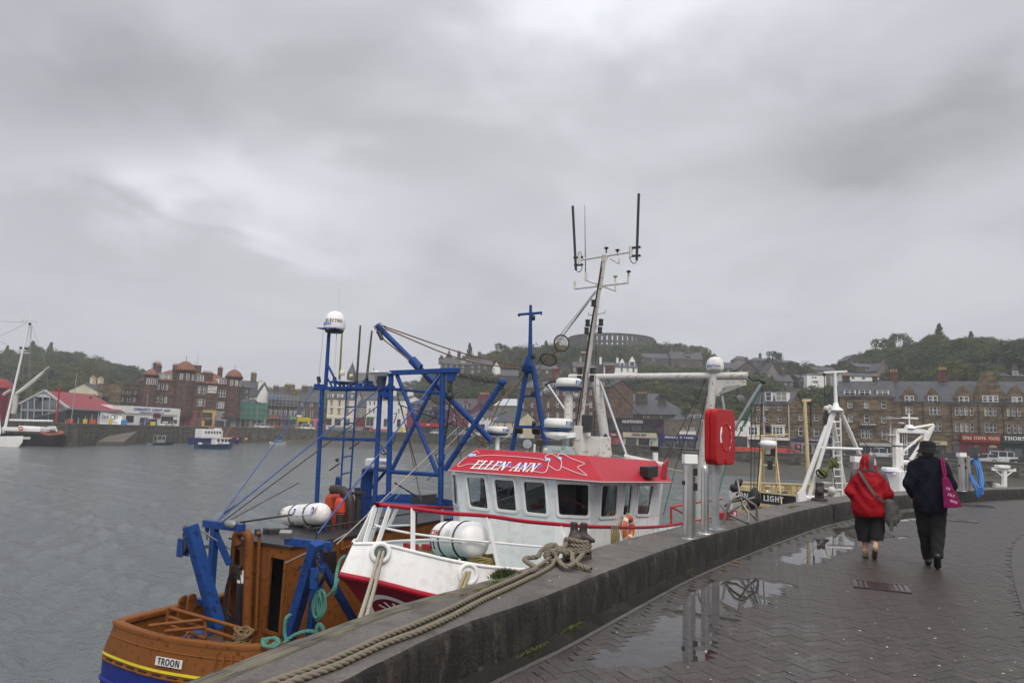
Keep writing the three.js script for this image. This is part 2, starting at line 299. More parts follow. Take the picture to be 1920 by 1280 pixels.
const quayNear = (x,z)=>{ let bi = 0,bd = 1e9; for (let i = 0; i < qp.length; i += 4) { const d = (qp[i].x - x) ** 2 + (qp[i].z - z) ** 2; if (d < bd) { bd = d; bi = i; } } for (let i = Math.max(0,bi - 4); i <= Math.min(1400,bi + 4); i++) { const d = (qp[i].x - x) ** 2 + (qp[i].z - z) ** 2; if (d < bd) { bd = d; bi = i; } } const s = (x - qp[bi].x) * qn[bi].x + (z - qp[bi].z) * qn[bi].z; return [bi / 1400 * qlen,s]; };
const PH = .33,PW = .74;
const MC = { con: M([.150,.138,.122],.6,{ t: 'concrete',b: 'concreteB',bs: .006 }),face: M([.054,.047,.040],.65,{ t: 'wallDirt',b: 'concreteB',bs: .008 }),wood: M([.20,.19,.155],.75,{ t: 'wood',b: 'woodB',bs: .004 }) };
function sweep(m,L0,L1,prof,step = .12,jig = 0,seed = 1) {      // a profile [[d, y]...] along the quay path, closed at both ends
  const n = Math.max(1,Math.round((L1 - L0) / step)),rows = [];
  for (let i = 0; i <= n; i++) { const L = lerp(L0,L1,i / n); rows.push(prof.map(([d,y,j],k)=>quayAt(L,d + (j ? jig * (fbm(L * 3,k * 3.7,3,0,seed) - .5) : 0),y + (j ? jig * (fbm(L * 4 + 50,k * 2.1,3,0,seed + 3) - .5) : 0)))); }
  m.grid(rows,false,rows.map((_,i)=>prof.map((q,k)=>[k * .11 + seed * .37,lerp(L0,L1,i / n)]))); m.face([...rows[0]].reverse()); m.face(rows[n]);
}
const parapet = thing('quay_parapet','wide low grey concrete parapet running along the edge of the quay','parapet');
const LB = [quayNear(-.9,-4.2)[0],quayNear(.05,-5.45)[0]];
{
  const Lr = quayNear(1.05,-7.1)[0];                               // timber capping ends near the first bollard
  const joints = [0,6,9.2,quayNear(-.3,-5)[0] - 1.4,Lr + .35,quayNear(2.75,-9.75)[0],quayNear(4.05,-11.5)[0]]; for (let L = joints[6] + 2.6; L < qlen - 3; L += 2.6) joints.push(L); joints.push(qlen);
  for (let k = 0; k + 1 < joints.length; k++) {
    const a = joints[k] + .004,b = joints[k + 1] - .004,near = b < Lr + .4,W = near ? PW - .175 : PW - .10;
    const sec = part('concrete_section',MC.con,parapet,(m)=>{
      const far = a > Lr + 14,st = far ? .5 : .05;
      sweep(m,a,b,[[.035,PH - .006,1],[.06,PH,1],[W * .5,PH + .004],[W,PH]],st,.012,k);
      sweep(m,a,b,[[W,PH],[W,-.3]],st);
    });
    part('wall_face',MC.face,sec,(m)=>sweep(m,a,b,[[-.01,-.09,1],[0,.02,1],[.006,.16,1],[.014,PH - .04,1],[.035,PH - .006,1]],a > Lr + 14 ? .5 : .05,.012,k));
  }
  let cuts = [LB[0] - 9,LB[0] - 5.2,LB[0] - 1.6,quayNear(-.62,-4.6)[0] - .25,Lr];
  for (let k = 0; k + 1 < cuts.length; k++) part('timber_beam',MC.wood,parapet,(m)=>{ const a = cuts[k] + .005,b = cuts[k + 1] - .005; sweep(m,a,b,[[PW - .168,-.28],[PW - .168,PH - .012,1],[PW - .155,PH + .004,1],[PW - .02,PH + .002,1],[PW,PH - .02,1],[PW,-.28]],.06,.012,k + 30); },{ keepUV: true });
  for (let L = Lr + .05,k = 0; L < Lr + 24; k++) { const l = .55 + .35 * hash2(k,3),b = Math.min(L + l,Lr + 24); part('edge_stone',MC.con,parapet,(m)=>sweep(m,L + .006,b - .006,[[PW - .095,-.28],[PW - .095,PH - .012,1],[PW - .085,PH - .002,1],[PW - .02,PH - .004,1],[PW,PH - .03,1],[PW,-.28]],.06,.016,k + 60)); L = b; }
  part('edge_stone',MC.con,parapet,(m)=>sweep(m,Lr + 24.01,qlen,[[PW - .095,-.28],[PW - .095,PH - .004],[PW,PH - .02],[PW,-.28]],.5));
}
{
  const qw = struct('quay_wall',M([.09,.088,.075],.7,{ t: 'seawall',b: 'concreteB',bs: .02 }),(m)=>sweep(m,0,qlen,[[-6,-.35],[PW - .005,-.3],[PW - .01,-2],[PW + .05,-6.5]],.4));
  qw.name = 'quay_wall';
}
const gutter = struct('gutter',M([.045,.043,.040],.22,{ t: 'concrete',b: 'concreteB',bs: .006 }),(m)=>sweep(m,0,qlen,[[-.235,-.006],[-.21,-.034],[-.12,-.046],[-.03,-.03],[.02,-.02]],.1));
struct('kerb',M([.115,.11,.10],.5,{ t: 'concrete',b: 'concreteB',bs: .006 }),(m)=>{ let L = LB[0] - 8,k = 0; while (L < qlen - 2) { const l = .9 + .1 * hash2(k,8); const dy = (hash2(k,4) - .5) * .008; sweep(m,L + .004,L + l - .004,[[-.285,-.06],[-.285,.002 + dy,1],[-.28,.005 + dy,1],[-.24,.004 + dy,1],[-.232,-.002 + dy,1],[-.232,-.06]],.15,.006,k); L += l; k++; } });

// paving: herringbone blocks, each a piece, sagging where rain has gathered
const apron = [[2010,975],[1960,990],[1925,1002],[1906,1015],[1898,1035],[1897,1060],[1904,1100],[1916,1140],[1945,1215],[1990,1310],[2060,1420]].map(([x,y])=>onY(x,y,0));
const beyondApron = (x,z)=>{ for (let i = 0; i + 1 < apron.length; i++) { const a = apron[i],b = apron[i + 1]; if ((z - a.z) * (z - b.z) <= 0) return x > lerp(a.x,b.x,(z - a.z) / (b.z - a.z || 1)); } return false; };
const puddles = [
  [[1105,1245],[1150,1205],[1215,1165],[1270,1120],[1340,1088],[1420,1082],[1480,1096],[1440,1130],[1395,1150],[1372,1185],[1352,1205],[1335,1235],[1290,1243],[1200,1250],[1150,1250]],
  [[1448,1052],[1500,1028],[1500,1016],[1555,1005],[1560,990],[1590,984],[1640,986],[1668,1002],[1650,1018],[1625,1026],[1570,1038],[1545,1056],[1500,1062]],
  [[1672,972],[1690,960],[1725,957],[1790,962],[1780,969],[1730,972],[1700,979]],
  [[1655,1005],[1700,1003],[1706,1008],[1665,1010]],
].map((p)=>p.map(([x,y])=>onY(x,y,0)));
const inside = (P,x,z)=>{ let d = 1e9,s = false; for (let i = 0,j = P.length - 1; i < P.length; j = i++) { const a = P[i],b = P[j]; if ((a.z > z) !== (b.z > z) && x < (b.x - a.x) * (z - a.z) / (b.z - a.z) + a.x) s = !s; const ex = b.x - a.x,ez = b.z - a.z,t = clamp(((x - a.x) * ex + (z - a.z) * ez) / (ex * ex + ez * ez)); d = Math.min(d,Math.hypot(x - a.x - ex * t,z - a.z - ez * t)); } return s ? d : -d; };
const dish = (x,z)=>{ let m = -9; for (const P of puddles) { const c = P[0]; if (Math.abs(x - c.x) < 6 && Math.abs(z - c.z) < 6) m = Math.max(m,inside(P,x,z)); } return m < -.8 ? 0 : -.013 * smooth(-.10,.30,m + .22 * (fbm(x * 2.6,z * 2.6,3,0,4) - .5)); };
const groundY = (x,z)=>dish(x,z);
const MP = M([.074,.064,.054],.4,{ t: 'paver',b: 'paverB',bs: .0025 }); MP.roughness = 1; MP.roughnessMap = TX.wetR;
const promenade = struct('promenade',M([.055,.049,.043],.6,{ t: 'paver' }),(m)=>{ const r = []; for (let i = 0; i <= 60; i++) { const L = lerp(0,qlen,i / 60); r.push([quayAt(L,-.22,-.022),quayAt(L,-.9,-.022),quayAt(L,-6,-.022),quayAt(L,-60,-.022)]); } m.grid(r); });
struct('footway',M([.07,.066,.062],.45,{ t: 'paver',b: 'paverB',bs: .003 }),(m)=>{ const o = apron.slice(2).map((p)=>p.clone().setY(.006)); m.face([o[0].clone().add(V(60,0,-14)),...o,V(60,.006,2)].map((p)=>p).reverse()); });
{
  const A = .42,ca = Math.cos(A),sa = Math.sin(A),cand = [],w = .1,h = .2;
  for (let i = -520; i < 520; i++) for (let j = -260; j < 260; j++) {
    // herringbone: a horizontal and an upright block per cell of the diagonal lattice
    for (const k of [0,1]) {
      const bx = (i + 0) * w + j * 2 * w,bz = -i * w + j * 2 * w,u = k ? bx + .15 - .05 : bx,v = k ? bz + .1 : bz + .05 - .0;
      const cu = k ? bx + .15 + .1 : bx + .1,cv = k ? bz + .1 : bz + .05;
      const x = 8 + cu * ca + cv * sa,z = -14 - cu * sa + cv * ca;
      if (z > -3.6 || z < -34 || x < -2 || x > 34) continue;
      if (x > -z * .80 + .6) continue;
      const [,s] = quayNear(x,z); if (s > -.36) continue;
      if (beyondApron(x,z)) continue;
      cand.push([x,z,k,Math.hypot(x,z)]);
    }
  }
  const seen = new Set(),list = []; for (const c of cand) { const key = Math.round(c[0] * 50) + '_' + Math.round(c[1] * 50); if (!seen.has(key)) { seen.add(key); list.push(c); } }
  list.sort((a,b)=>a[3] - b[3]);
  const r = rng(77),bg = new RoundedBoxGeometry(h - .0028,.06,w - .0028,1,.0022); bg.translate(0,-.03,0); boxUV(bg);
  const variants = [0,1,2,3].map((k)=>{ const g = bg.clone(),uv = g.attributes.uv; for (let i = 0; i < uv.count; i++) uv.setXY(i,uv.getX(i) + k * .27 + .1,uv.getY(i) + k * .41); return g; });
  const tones = [0,1,2,3,4].map((k)=>{ const m = MP.clone(); m.color.multiplyScalar(.88 + k * .06); if (k === 3) m.color.r *= 1.05; return m; });
  const place = (c)=>{ const [x,z,k] = c,y = groundY(x,z) + (r() - .5) * .003; return new THREE.Matrix4().makeRotationFromEuler(new THREE.Euler((r() - .5) * .012,A + (k ? Math.PI / 2 : 0) + (r() - .5) * .02,(r() - .5) * .012)).setPosition(x,y,z); };
  const inView = list.filter((c)=>{ const [px,py] = project(V(c[0],0,c[1])); return px > -20 && px < 1940 && py < 1300; });
  const first = new Set(inView.slice(0,296));
  for (const c of first) { const m = new THREE.Mesh(variants[Math.floor(r() * 4)],tones[Math.floor(r() * 5)]); m.applyMatrix4(place(c)); m.name = 'paver'; m.castShadow = m.receiveShadow = true; promenade.add(m); }
  const rest = list.filter((c)=>!first.has(c));
  const im = new THREE.InstancedMesh(bg,MP,rest.length); im.name = 'distant_pavers'; im.castShadow = im.receiveShadow = true; im.userData.kind = 'stuff';
  const col = new THREE.Color(); rest.forEach((c,i)=>{ im.setMatrixAt(i,place(c)); const k = .84 + .32 * r() * r() + .1 * fbm(c[0] * .9,c[1] * .9,3,0,8); im.setColorAt(i,col.setRGB(k * (1 + .04 * r()),k,k)); }); promenade.add(im);
  struct('far_paving',MP,(m)=>{ const o = []; for (let i = 0; i <= 30; i++) { const L = lerp(quayNear(24,-27)[0] - 1,qlen,i / 30); o.push([quayAt(L,-.3,-.004),quayAt(L,-30,-.004)]); } m.grid(o); });
}
const MW = M([.9,.92,.92],.015,{ transmission: 1,thickness: .01,ior: 1.33 });
struct('paving_edge',MP,(m)=>{ const L0 = LB[0] - 8; m.grid(Array.from({ length: 241 },(_,i)=>{ const L = lerp(L0,qlen - 1,i / 240); return [quayAt(L,-.288,-.007),quayAt(L,-.5,-.007)]; })); m.grid(apron.map((p)=>[p.clone().setY(-.007),p.clone().add(V(-.16,0,0)).setY(-.007)])); });
puddles.forEach((P,i)=>{
  const names = ['large rain puddle beside the gutter mirroring the steel posts','shallow rain puddle near the walking pair','long thin puddle beyond the person in dark clothes','small thin puddle between the two walkers'];
  const m = new MB(),c = P.reduce((a,p)=>a.add(p),V(0,0,0)).divideScalar(P.length);
  m.face([...P.map((p)=>p.clone().sub(c).multiplyScalar(1.12).add(c).setY(-.0045))].reverse()); const o = m.build('puddle',MW); tag(o,names[i],'puddle','rain puddles on the paving');
});

// drain covers
function drainCover(px,py,ang,label,k = 1) {
  const p = onY(px,py,0),t = thing('drain_cover',label,'drain cover',V(0,0,0)); const iron = M([.045,.030,.028],.3,{ t: 'rust' }),w = .78 * k,d = .56 * k;
  part('frame',iron,t,(m)=>{ m.box(0,-.004,d / 2,w,.03,.03,0,.004).box(0,-.004,-d / 2,w,.03,.03,0,.004).box(w / 2 - .015,-.004,0,.03,.03,d - .04,0,.004).box(-w / 2 + .015,-.004,0,.03,.03,d - .04,0,.004); });
  part('plate',M([.03,.016,.016],.35,{ t: 'rust' }),t,(m)=>{ m.box(0,-.006,0,w - .06,.02,d - .06); for (let i = -4; i <= 4; i++) for (let j = -3; j <= 3; j++) if (Math.abs(i) < 3) m.box(i * .055 * k,.006,j * .066 * k,.036,.006,.03,0,.002); });
  for (const x of [-.34,-.27,-.2,.2,.27,.34]) part('slat',M([.17,.165,.16],.3,{ metalness: .6,t: 'grime' }),t,(m)=>m.box(x * k,.004,0,.032 * k,.014,d - .08,0,.004));
  t.position.set(p.x,.006,p.z); t.rotation.y = ang; return t;
}
drainCover(1652,1100,-.42,'rusty rectangular drain cover with pale bars set in the paving',.78); drainCover(1806,977,-.42,'worn low iron cover in the paving past the person in black',.7);
{ const p = onY(1834,949,0); const t = thing('dark_drain','dark oval drain recess in the far paving beside the blue hose','drain',p); part('rim',M([.05,.05,.05],.4,{ t: 'concrete' }),t,(m)=>m.torus(p.clone().setY(.004),.42,.02,UPV,28,6)); part('grate',M([.012,.013,.016],.15),t,(m)=>{ m.lathe([[0,.004],[.41,.004],[.41,-.02]],p,UPV,28); }); }
// faded yellow paint beside the gutter
{ const t = thing('yellow_markings','faded yellow paint dashes on the paving by the gutter','road marking',V(0,0,0)); for (const [a,b] of [[[1346,1072],[1355,1072.5]],[[1352,1067],[1365,1067]],[[1366,1058],[1387,1060]],[[1376,1053],[1390,1053]]]) part('dash',M([.30,.22,.05],.5,{ t: 'paver' }),t,(m)=>{ const p = onY(...a,.003),q = onY(...b,.003); m.bar(p,q,.035,.004); }); }
// litter: tiny pale scraps and grit
{ const r = rng(9),m = new MB(); for (let i = 0; i < 90; i++) { const px = 1000 + r() * 920,py = 1010 + r() * 270,p = onY(px,py,0),[,s] = quayNear(p.x,p.z); if (s > -.4 || groundY(p.x,p.z) < -.003) continue; const k = .006 + .012 * r() * r(); m.add(new THREE.BoxGeometry(k * (1 + r()),.003,k).rotateY(r() * 6).translate(p.x,.004,p.z)); } for (let i = 0; i < 40; i++) { const p = quayAt(LB[0] + r() * 14,.1 + r() * .5,PH + .006),k = .006 + .01 * r(); m.add(new THREE.BoxGeometry(k * (1 + r()),.003,k).rotateY(r() * 6).translate(p.x,p.y,p.z)); } tag(m.build('litter_scraps',M([.5,.48,.44],.8)),'tiny pale scraps and chips scattered over the wet paving','litter',null,'stuff'); }
// grass and moss
function tuft(px,py,y,n,hgt,spread,label,col = [.06,.085,.02],squash = .5) {
  const p = onY(px,py,y),r = rng(px),m = new MB(),pos = []; const ax = quayAt(quayNear(p.x,p.z)[0] + .1,0,0).sub(quayAt(quayNear(p.x,p.z)[0],0,0)).normalize();
  for (let i = 0; i < n; i++) { const u = (r() + r() - 1) * spread,v = (r() - .5) * spread * squash,b = p.clone().addScaledVector(ax,u).add(V(-ax.z * v,-.006,ax.x * v)),h = hgt * (.4 + r() * .6) * (1 - .5 * Math.abs(u) / spread),a = r() * 6.28,l = V(Math.cos(a),0,Math.sin(a)),tip = b.clone().addScaledVector(l,h * (.3 + .7 * r())).add(V(0,h,0)),sd = V(-l.z,0,l.x).multiplyScalar(.0025 + .002 * r()); const mid = b.clone().lerp(tip,.55).add(V(0,h * .14,0)); for (const q of [b.clone().sub(sd),b.clone().add(sd),mid.clone().add(sd),b.clone().sub(sd),mid.clone().add(sd),mid.clone().sub(sd),mid.clone().sub(sd),mid.clone().add(sd),tip]) pos.push(q.x,q.y,q.z); }
  const g = new THREE.BufferGeometry(); g.setAttribute('position',new THREE.Float32BufferAttribute(pos,3)); g.computeVertexNormals(); m.add(g);
  return tag(m.build('grass_tuft',M(col,.7,{ transmission: .25,thickness: 0 })),label,'grass tuft','weeds along the parapet');
}
tuft(943,1079,PH,900,.085,.22,'tall dark green grass tuft against the timber capping beside the mooring ropes'); tuft(933,1092,PH,420,.03,.16,'low bright green weeds just in front of the tall tuft',[.11,.15,.02]);
tuft(900,1106,PH,300,.025,.1,'small yellowing weeds in the joint of the timber capping',[.16,.15,.03]); tuft(870,1115,PH,200,.022,.07,'orange tinged weeds low in the capping joint',[.20,.13,.04]);
tuft(658,1180,PH,160,.012,.08,'small yellow moss patch on the timber beam',[.22,.20,.02]); tuft(1486,951,PH,500,.04,.5,'yellow green grass strip on the outer edge beside the far bollard',[.13,.15,.03],.25);
tuft(1068,1176,-.02,700,.03,.26,'bright moss at the foot of the parapet beside the gutter',[.10,.14,.015],.2); tuft(1108,1152,-.02,400,.03,.16,'moss cushion further along the foot of the parapet',[.10,.14,.015],.2); tuft(1000,1217,-.02,260,.018,.3,'thin moss line low on the parapet face',[.09,.11,.02],.12); tuft(1292,1068,-.02,300,.02,.2,'thin moss under the steel pedestal along the gutter',[.09,.12,.02],.15); tuft(1186,1021,PH,160,.012,.08,'little green moss spot on the parapet top near the orange lifebuoy',[.12,.16,.02]);
// ---------------------------------------------------------------- the white and red fishing boat moored at the quay
const REDP = paint([.42,.020,.036],.4),RAILR = paint([.36,.010,.026],.35),HULLR = paint([.24,.008,.022],.3);
function panel(A,B,C,D,holes,thick) {                           // a flat wall with rounded openings; corners seen from outside: bottom left, bottom right, top right, top left
  const x = B.clone().sub(A).normalize(),n = x.clone().cross(D.clone().sub(A)).normalize(),y = n.clone().cross(x),to = (p)=>{ const d = p.clone().sub(A); return new THREE.Vector2(d.dot(x),d.dot(y)); };
  const sh = new THREE.Shape([A,B,C,D].map(to)),rings = [];
  const rounded = (pts,r)=>{ const p = new THREE.Path(); pts.forEach((c,i)=>{ const a = pts[(i + 3) % 4],b = pts[(i + 1) % 4],p1 = c.clone().add(a.clone().sub(c).setLength(r)),p2 = c.clone().add(b.clone().sub(c).setLength(r)); i ? p.lineTo(p1.x,p1.y) : p.moveTo(p1.x,p1.y); p.quadraticCurveTo(c.x,c.y,p2.x,p2.y); }); p.closePath(); return p; };
  const grow = (pts,k)=>{ const c = pts.reduce((s,p)=>s.add(p),new THREE.Vector2()).divideScalar(4); return pts.map((p)=>{ const d = p.clone().sub(c); return new THREE.Vector2(c.x + d.x + Math.sign(d.x) * k,c.y + d.y + Math.sign(d.y) * k); }); };
  for (const h of holes) { const pts = h.map(to); sh.holes.push(rounded(pts,.07)); rings.push(pts); }
  return { m: new THREE.Matrix4().makeBasis(x,y,n).setPosition(A.clone().addScaledVector(n,-thick)),sh,rings,rounded,grow,n };
}
function glazedPanel(t,A,B,C,D,holes,thick,wallMat,frameMat) {
  const P = panel(A,B,C,D,holes,thick);
  part('wall',wallMat,t,(m)=>m.ext(P.sh,thick,P.m));
  P.rings.forEach((r)=>{
    const o = new THREE.Shape(P.rounded(P.grow(r,.035),.09).getPoints(4)); o.holes.push(P.rounded(P.grow(r,-.012),.065));
    const w = part('window_frame',frameMat,t,(m)=>m.ext(o,.03,P.m.clone().multiply(new THREE.Matrix4().makeTranslation(0,0,thick - .008)),.004));
    part('pane',M([.9,.94,.95],.02,{ transmission: 1,thickness: 0,ior: 1.5 }),w,(m)=>m.ext(new THREE.Shape(P.rounded(r,.065).getPoints(3)),.006,P.m.clone().multiply(new THREE.Matrix4().makeTranslation(0,0,thick * .4))));
    part('gasket',BLACK,w,(m)=>{ const g = new THREE.Shape(P.rounded(P.grow(r,-.004),.065).getPoints(4)); g.holes.push(P.rounded(P.grow(r,-.022),.055)); m.ext(g,.01,P.m.clone().multiply(new THREE.Matrix4().makeTranslation(0,0,thick * .4 + .008))); });
  });
  return P;
}
const EF = new Frame(at(635,1077,10.5),[.53,-.848]);
const trim = (s)=>-.045 * (s - 4.6),EW = (s,t,y)=>EF.w(s,t,y + trim(s));
const halfBeam = (s)=>s <= 0 ? 0 : s < 4 ? 2.35 * (1 - Math.pow(1 - s / 4,1.65)) : s < 10.5 ? 2.35 : 2.35 - .25 * ((s - 10.5) / 4.5) ** 2;
const onSide = (px,py,inset = 0,s0 = 0)=>{ const f = (D)=>{ const [s,t] = EF.st(at(px,py,D)); return t - Math.max(0,halfBeam(s - s0) - inset); }; let lo = 8,hi = 24,fl = f(lo); for (let D = lo; D < hi; D += .05) { if (f(D) * fl <= 0) { hi = D; lo = D - .05; break; } } for (let i = 0; i < 30; i++) { const mid = (lo + hi) / 2; f(mid) * fl > 0 ? lo = mid : hi = mid; } return at(px,py,(lo + hi) / 2); };
const curveOf = (pts)=>{ const k = pts.map((p)=>EF.st(p)).map(([s,,y])=>[s,y]).sort((a,b)=>a[0] - b[0]); return (s)=>{ if (s <= k[0][0]) return k[0][1]; for (let i = 0; i + 1 < k.length; i++) if (s <= k[i + 1][0]) { const u = (s - k[i][0]) / (k[i + 1][0] - k[i][0]); return lerp(k[i][1],k[i + 1][1],u); } return k[k.length - 1][1]; }; };
const ellen = thing('fishing_boat','white fishing boat with red roof and rails lettered on the visor, moored at the quay','fishing boat',EF.w(7,0,SEA));
{
  const tail = (y0)=>[[3,y0 - .1],[5,y0 - .28],[8,y0 - .52],[15,y0 - .72]].map(([s,y])=>EF.w(s,0,y));
  const lipY = curveOf([EF.o.clone(),onSide(700,1090),onSide(760,1105),onSide(815,1120),...tail(-1.25)]),topY = curveOf([at(672,1018,10.8),onSide(760,1037,.1,.25),onSide(850,1055,.1,.25),onSide(940,1064,.1,.25),...tail(-.52)]);
  const ss = []; for (let i = 0; i <= 46; i++) ss.push(15 * Math.pow(i / 46,1.6));
  const row = (fn,sd)=>ss.map((s)=>fn(s,sd));
  const lip = (s,sd)=>EF.w(s,sd * halfBeam(s),lipY(s)),topP = (s,sd)=>EF.w(s + .26 * Math.max(0,1 - s / 2),sd * Math.max(0,halfBeam(s) - .12 * smooth(0,.6,s)),topY(s));
  const below = (k)=>(s,sd)=>EF.w(s + 2.0 * (1 - Math.exp(-k * 3)) * Math.max(0,1 - s / 6),sd * halfBeam(s) * (1 - .38 * (1 - Math.exp(-k * 2.2)) * (1.25 - smooth(0,6,s))),lerp(lipY(s),SEA - .6,k));
  for (const [nm,mat,fns] of [['hull',HULLR,[below(1),below(.66),below(.33),below(.12),lip]],['bulwark',WHITE,[lip,(s,d)=>lip(s,d).lerp(topP(s,d),.5),topP]]])
    part(nm,mat,ellen,(m)=>{ for (const sd of [1,-1]) m.grid(fns.map((f)=>row(f,sd)),sd > 0); m.grid(fns.map((f)=>[f(15,-1),f(15,1)])); });
  part('rubbing_strake',RAILR,ellen,(m)=>{ for (const sd of [1,-1]) m.tube(ss.filter((_,i)=>i % 2 === 0).map((s)=>lip(s,sd * 1.004)),.045,90,8); });
  part('bulwark_cap',WHITE,ellen,(m)=>{ for (const sd of [1,-1]) m.tube(ss.filter((_,i)=>i % 2 === 0).map((s)=>topP(s,sd)),.028,90,8); });
  part('deck',paint([.22,.36,.36],.5),ellen,(m)=>m.grid(ss.filter((s)=>s > .5).map((s)=>[-1,-.5,0,.5,1].map((k)=>EF.w(s,k * (halfBeam(s) - .08),topY(s) - .42 + .05 * (1 - k * k))))));
  // hawse rings on the near bow
  const hullOff = (px,py)=>{ const p = onSide(px,py,.06,.12),[s] = EF.st(p),d = .05,n = EF.q.clone().multiplyScalar(1).addScaledVector(EF.a,-(halfBeam(s + d) - halfBeam(s)) / d).normalize(); n.y = .22; return [p,n.normalize()]; };
  for (const [x,y,r] of [[713,1036,.13],[877,1076,.145]]) {
    const [p,n] = hullOff(x,y); const h = part('hawse_ring',WHITE,ellen,(m)=>m.torus(p.clone().addScaledVector(n,.02),r,.038,n,28,10));
    part('hawse_opening',M([.06,.10,.11],.5),h,(m)=>m.lathe([[0,0],[r * .96,0],[r * .96,-.02]],p.clone().addScaledVector(n,.012),n,24));
  }
  // white emblem ring on the red bow
  part('bow_emblem',WHITE,ellen,(m)=>{
    const surf = (s,k)=>{ const p = below(k)(s,1),[,t] = EF.st(p); return p.addScaledVector(EF.q,.03).addScaledVector(EF.a,-.03); };
    const pt = (u,v)=>surf(.42 + u * .8,.045 + v * .62);
    const ringr = (r0,r1,a0,a1)=>{ const A = [],B = []; for (let i = 0; i <= 40; i++) { const a = lerp(a0,a1,i / 40); A.push(pt(Math.cos(a) * r0 * .62,.12 + Math.sin(a) * r0 * .15)); B.push(pt(Math.cos(a) * r1 * .62,.12 + Math.sin(a) * r1 * .15)); } m.grid([A,B]); };
    ringr(.62,.78,0,6.2832); for (const a of [.9,1.4,1.9,2.4]) { m.grid([[pt(0,.12),pt(.03,.12)],[pt(Math.cos(a) * .3,.12 - Math.sin(a) * .075),pt(Math.cos(a + .16) * .3,.12 - Math.sin(a + .16) * .075)]]); }
    m.grid([[pt(-.34,.20),pt(.34,.20)],[pt(-.34,.175),pt(.34,.175)]]);
  });
  // rails
  const railIn = .16,R = [[704,946],[740,949],[774,953],[840,962],[914,967],[983,977],[1050,983],[1100,987],[1145,988],[1185,989],[1222,988],[1255,985],[1281,980]].map(([x,y])=>onSide(x,y,railIn,.55));
  const railY = curveOf(R),rs = R.map((p)=>EF.st(p)[0]),mirror = (p)=>{ const [s,t,y] = EF.st(p); return EF.w(s,-t,y); };
  const apex = [EF.w(rs[0] - .1,-.2,railY(0) + .02),EF.w(rs[0] - .1,.2,railY(0) + .02)];
  part('top_rail',RAILR,ellen,(m)=>{ m.tube([...R.map(mirror).reverse(),...R],.034,140,10); });
  const midPts = [[700,984],[735,993],[778,1001],[850,1010],[916,1016],[980,1022],[1047,1027],[1110,1030]].map(([x,y])=>onSide(x,y,railIn - .02,.5));
  part('mid_rail',WHITE,ellen,(m)=>{ m.tube([...midPts.map(mirror).reverse(),...midPts],.019,120,8); });
  for (const [x,y,x2,y2,w] of [[704,948,684,1017,.09],[731,950,708,1019,.085],[774,953,774,1032,.095],[914,969,934,1063,.09],[1054,985,1063,1030,.09],[1160,989,1168,1030,.08],[1226,989,1232,1020,.08]]) {
    const a = onSide(x,y,railIn,.55),b = onSide(x2,y2,.1,.25); for (const f of [(p)=>p,mirror]) part('stanchion',WHITE,ellen,(m)=>m.bar(f(b),f(a),w,.02,EF.a.clone().cross(UPV)));
  }
  // aft rails in lighter red
  part('aft_rail',paint([.46,.05,.035],.4),ellen,(m)=>{ const a = R[R.length - 1],[s,t,y] = EF.st(a); m.poly([a,EF.w(s + 2.5,t - .02,y - .1),EF.w(s + 5,t - .1,y - .2)],.03); m.poly([EF.w(s - .6,t - .1,y + .02),EF.w(s - .6,t - .1,y + .42),EF.w(s + 1.6,t - .1,y + .38),EF.w(s + 4,t - .1,y + .32)],.028); m.poly([EF.w(s - .6,t - .1,y + .42),EF.w(s + .9,t - .1,y + .05)],.026); m.poly([EF.w(s + .2,-t,y + .4),EF.w(s + 4.5,-t,y + .3)],.028); m.poly([EF.w(s - 2.4,-t,y + .55),EF.w(s + 4.5,-t,y + .3)],.026); for (let k = 0; k < 4; k++) m.cyl(EF.w(s + k * 1.4,-t,y - .4),EF.w(s + k * 1.4,-t,y + .4),.02); });
  part('aft_rail_post',WHITE2,ellen,(m)=>{ const [s,t,y] = EF.st(R[R.length - 1]); for (const d of [.1,1.7,3.3,4.9]) m.bar(EF.w(s + d,t - .05,y - .75),EF.w(s + d,t - .05,y + (d < 1 ? .0 : .35)),.07,.02); }); part('pipe_rail',WHITE2,ellen,(m)=>{ const [s,t,y] = EF.st(R[R.length - 1]); for (const d of [0,.5,1.2]) m.cyl(EF.w(s - .4,t - .25,y - .5 + d * .3),EF.w(s + 2.6,t - .25,y - .55 + d * .3),.014); });

  // wheelhouse: raked upper walls with windows, sides to the deck
  const wl = (pts)=>pts,W0 = [[4.66,-1.2],[4.66,1.12],[5.08,1.68],[9.0,1.72],[9.0,-1.72],[5.08,-1.68]],off = [[-.1,-.11],[-.1,.05],[-.03,.08],[.05,.06],[.05,-.06],[-.03,-.08]];
  const lowP = (i,y)=>EW(W0[i % 6][0],W0[i % 6][1],y),hiP = (i)=>EW(W0[i % 6][0] + off[i % 6][0],W0[i % 6][1] + off[i % 6][1],.84);
  const wallW = paint([.74,.76,.78],.4),px4 = (pts,A,n)=>pts.map(([x,y])=>onPlane(x,y,A,n));
  const upper = (i,wins)=>{ const j = i + 1,A = lowP(i,-.06),B = lowP(j,-.06),C = hiP(j),D = hiP(i),n = B.clone().sub(A).cross(D.clone().sub(A)).normalize(); const hs = typeof wins === 'number' ? Array.from({ length: wins },(_,k)=>{ const a = (k + .14) / wins,b = (k + .86) / wins,f = (u,v)=>A.clone().lerp(B,u).lerp(D.clone().lerp(C,u),v); return [f(a,.13),f(b,.13),f(b,.86),f(a,.86)]; }) : wins.map((w)=>px4(w,A,n)); glazedPanel(ellen,A,B,C,D,hs,.05,wallW,WHITE); };
  upper(0,[[[881,950],[917,955],[910,894],[874.5,893]],[[932,955],[970,959],[965,899.5],[926,897]],[[986,961],[1027,965],[1023,903],[981,901]]]);
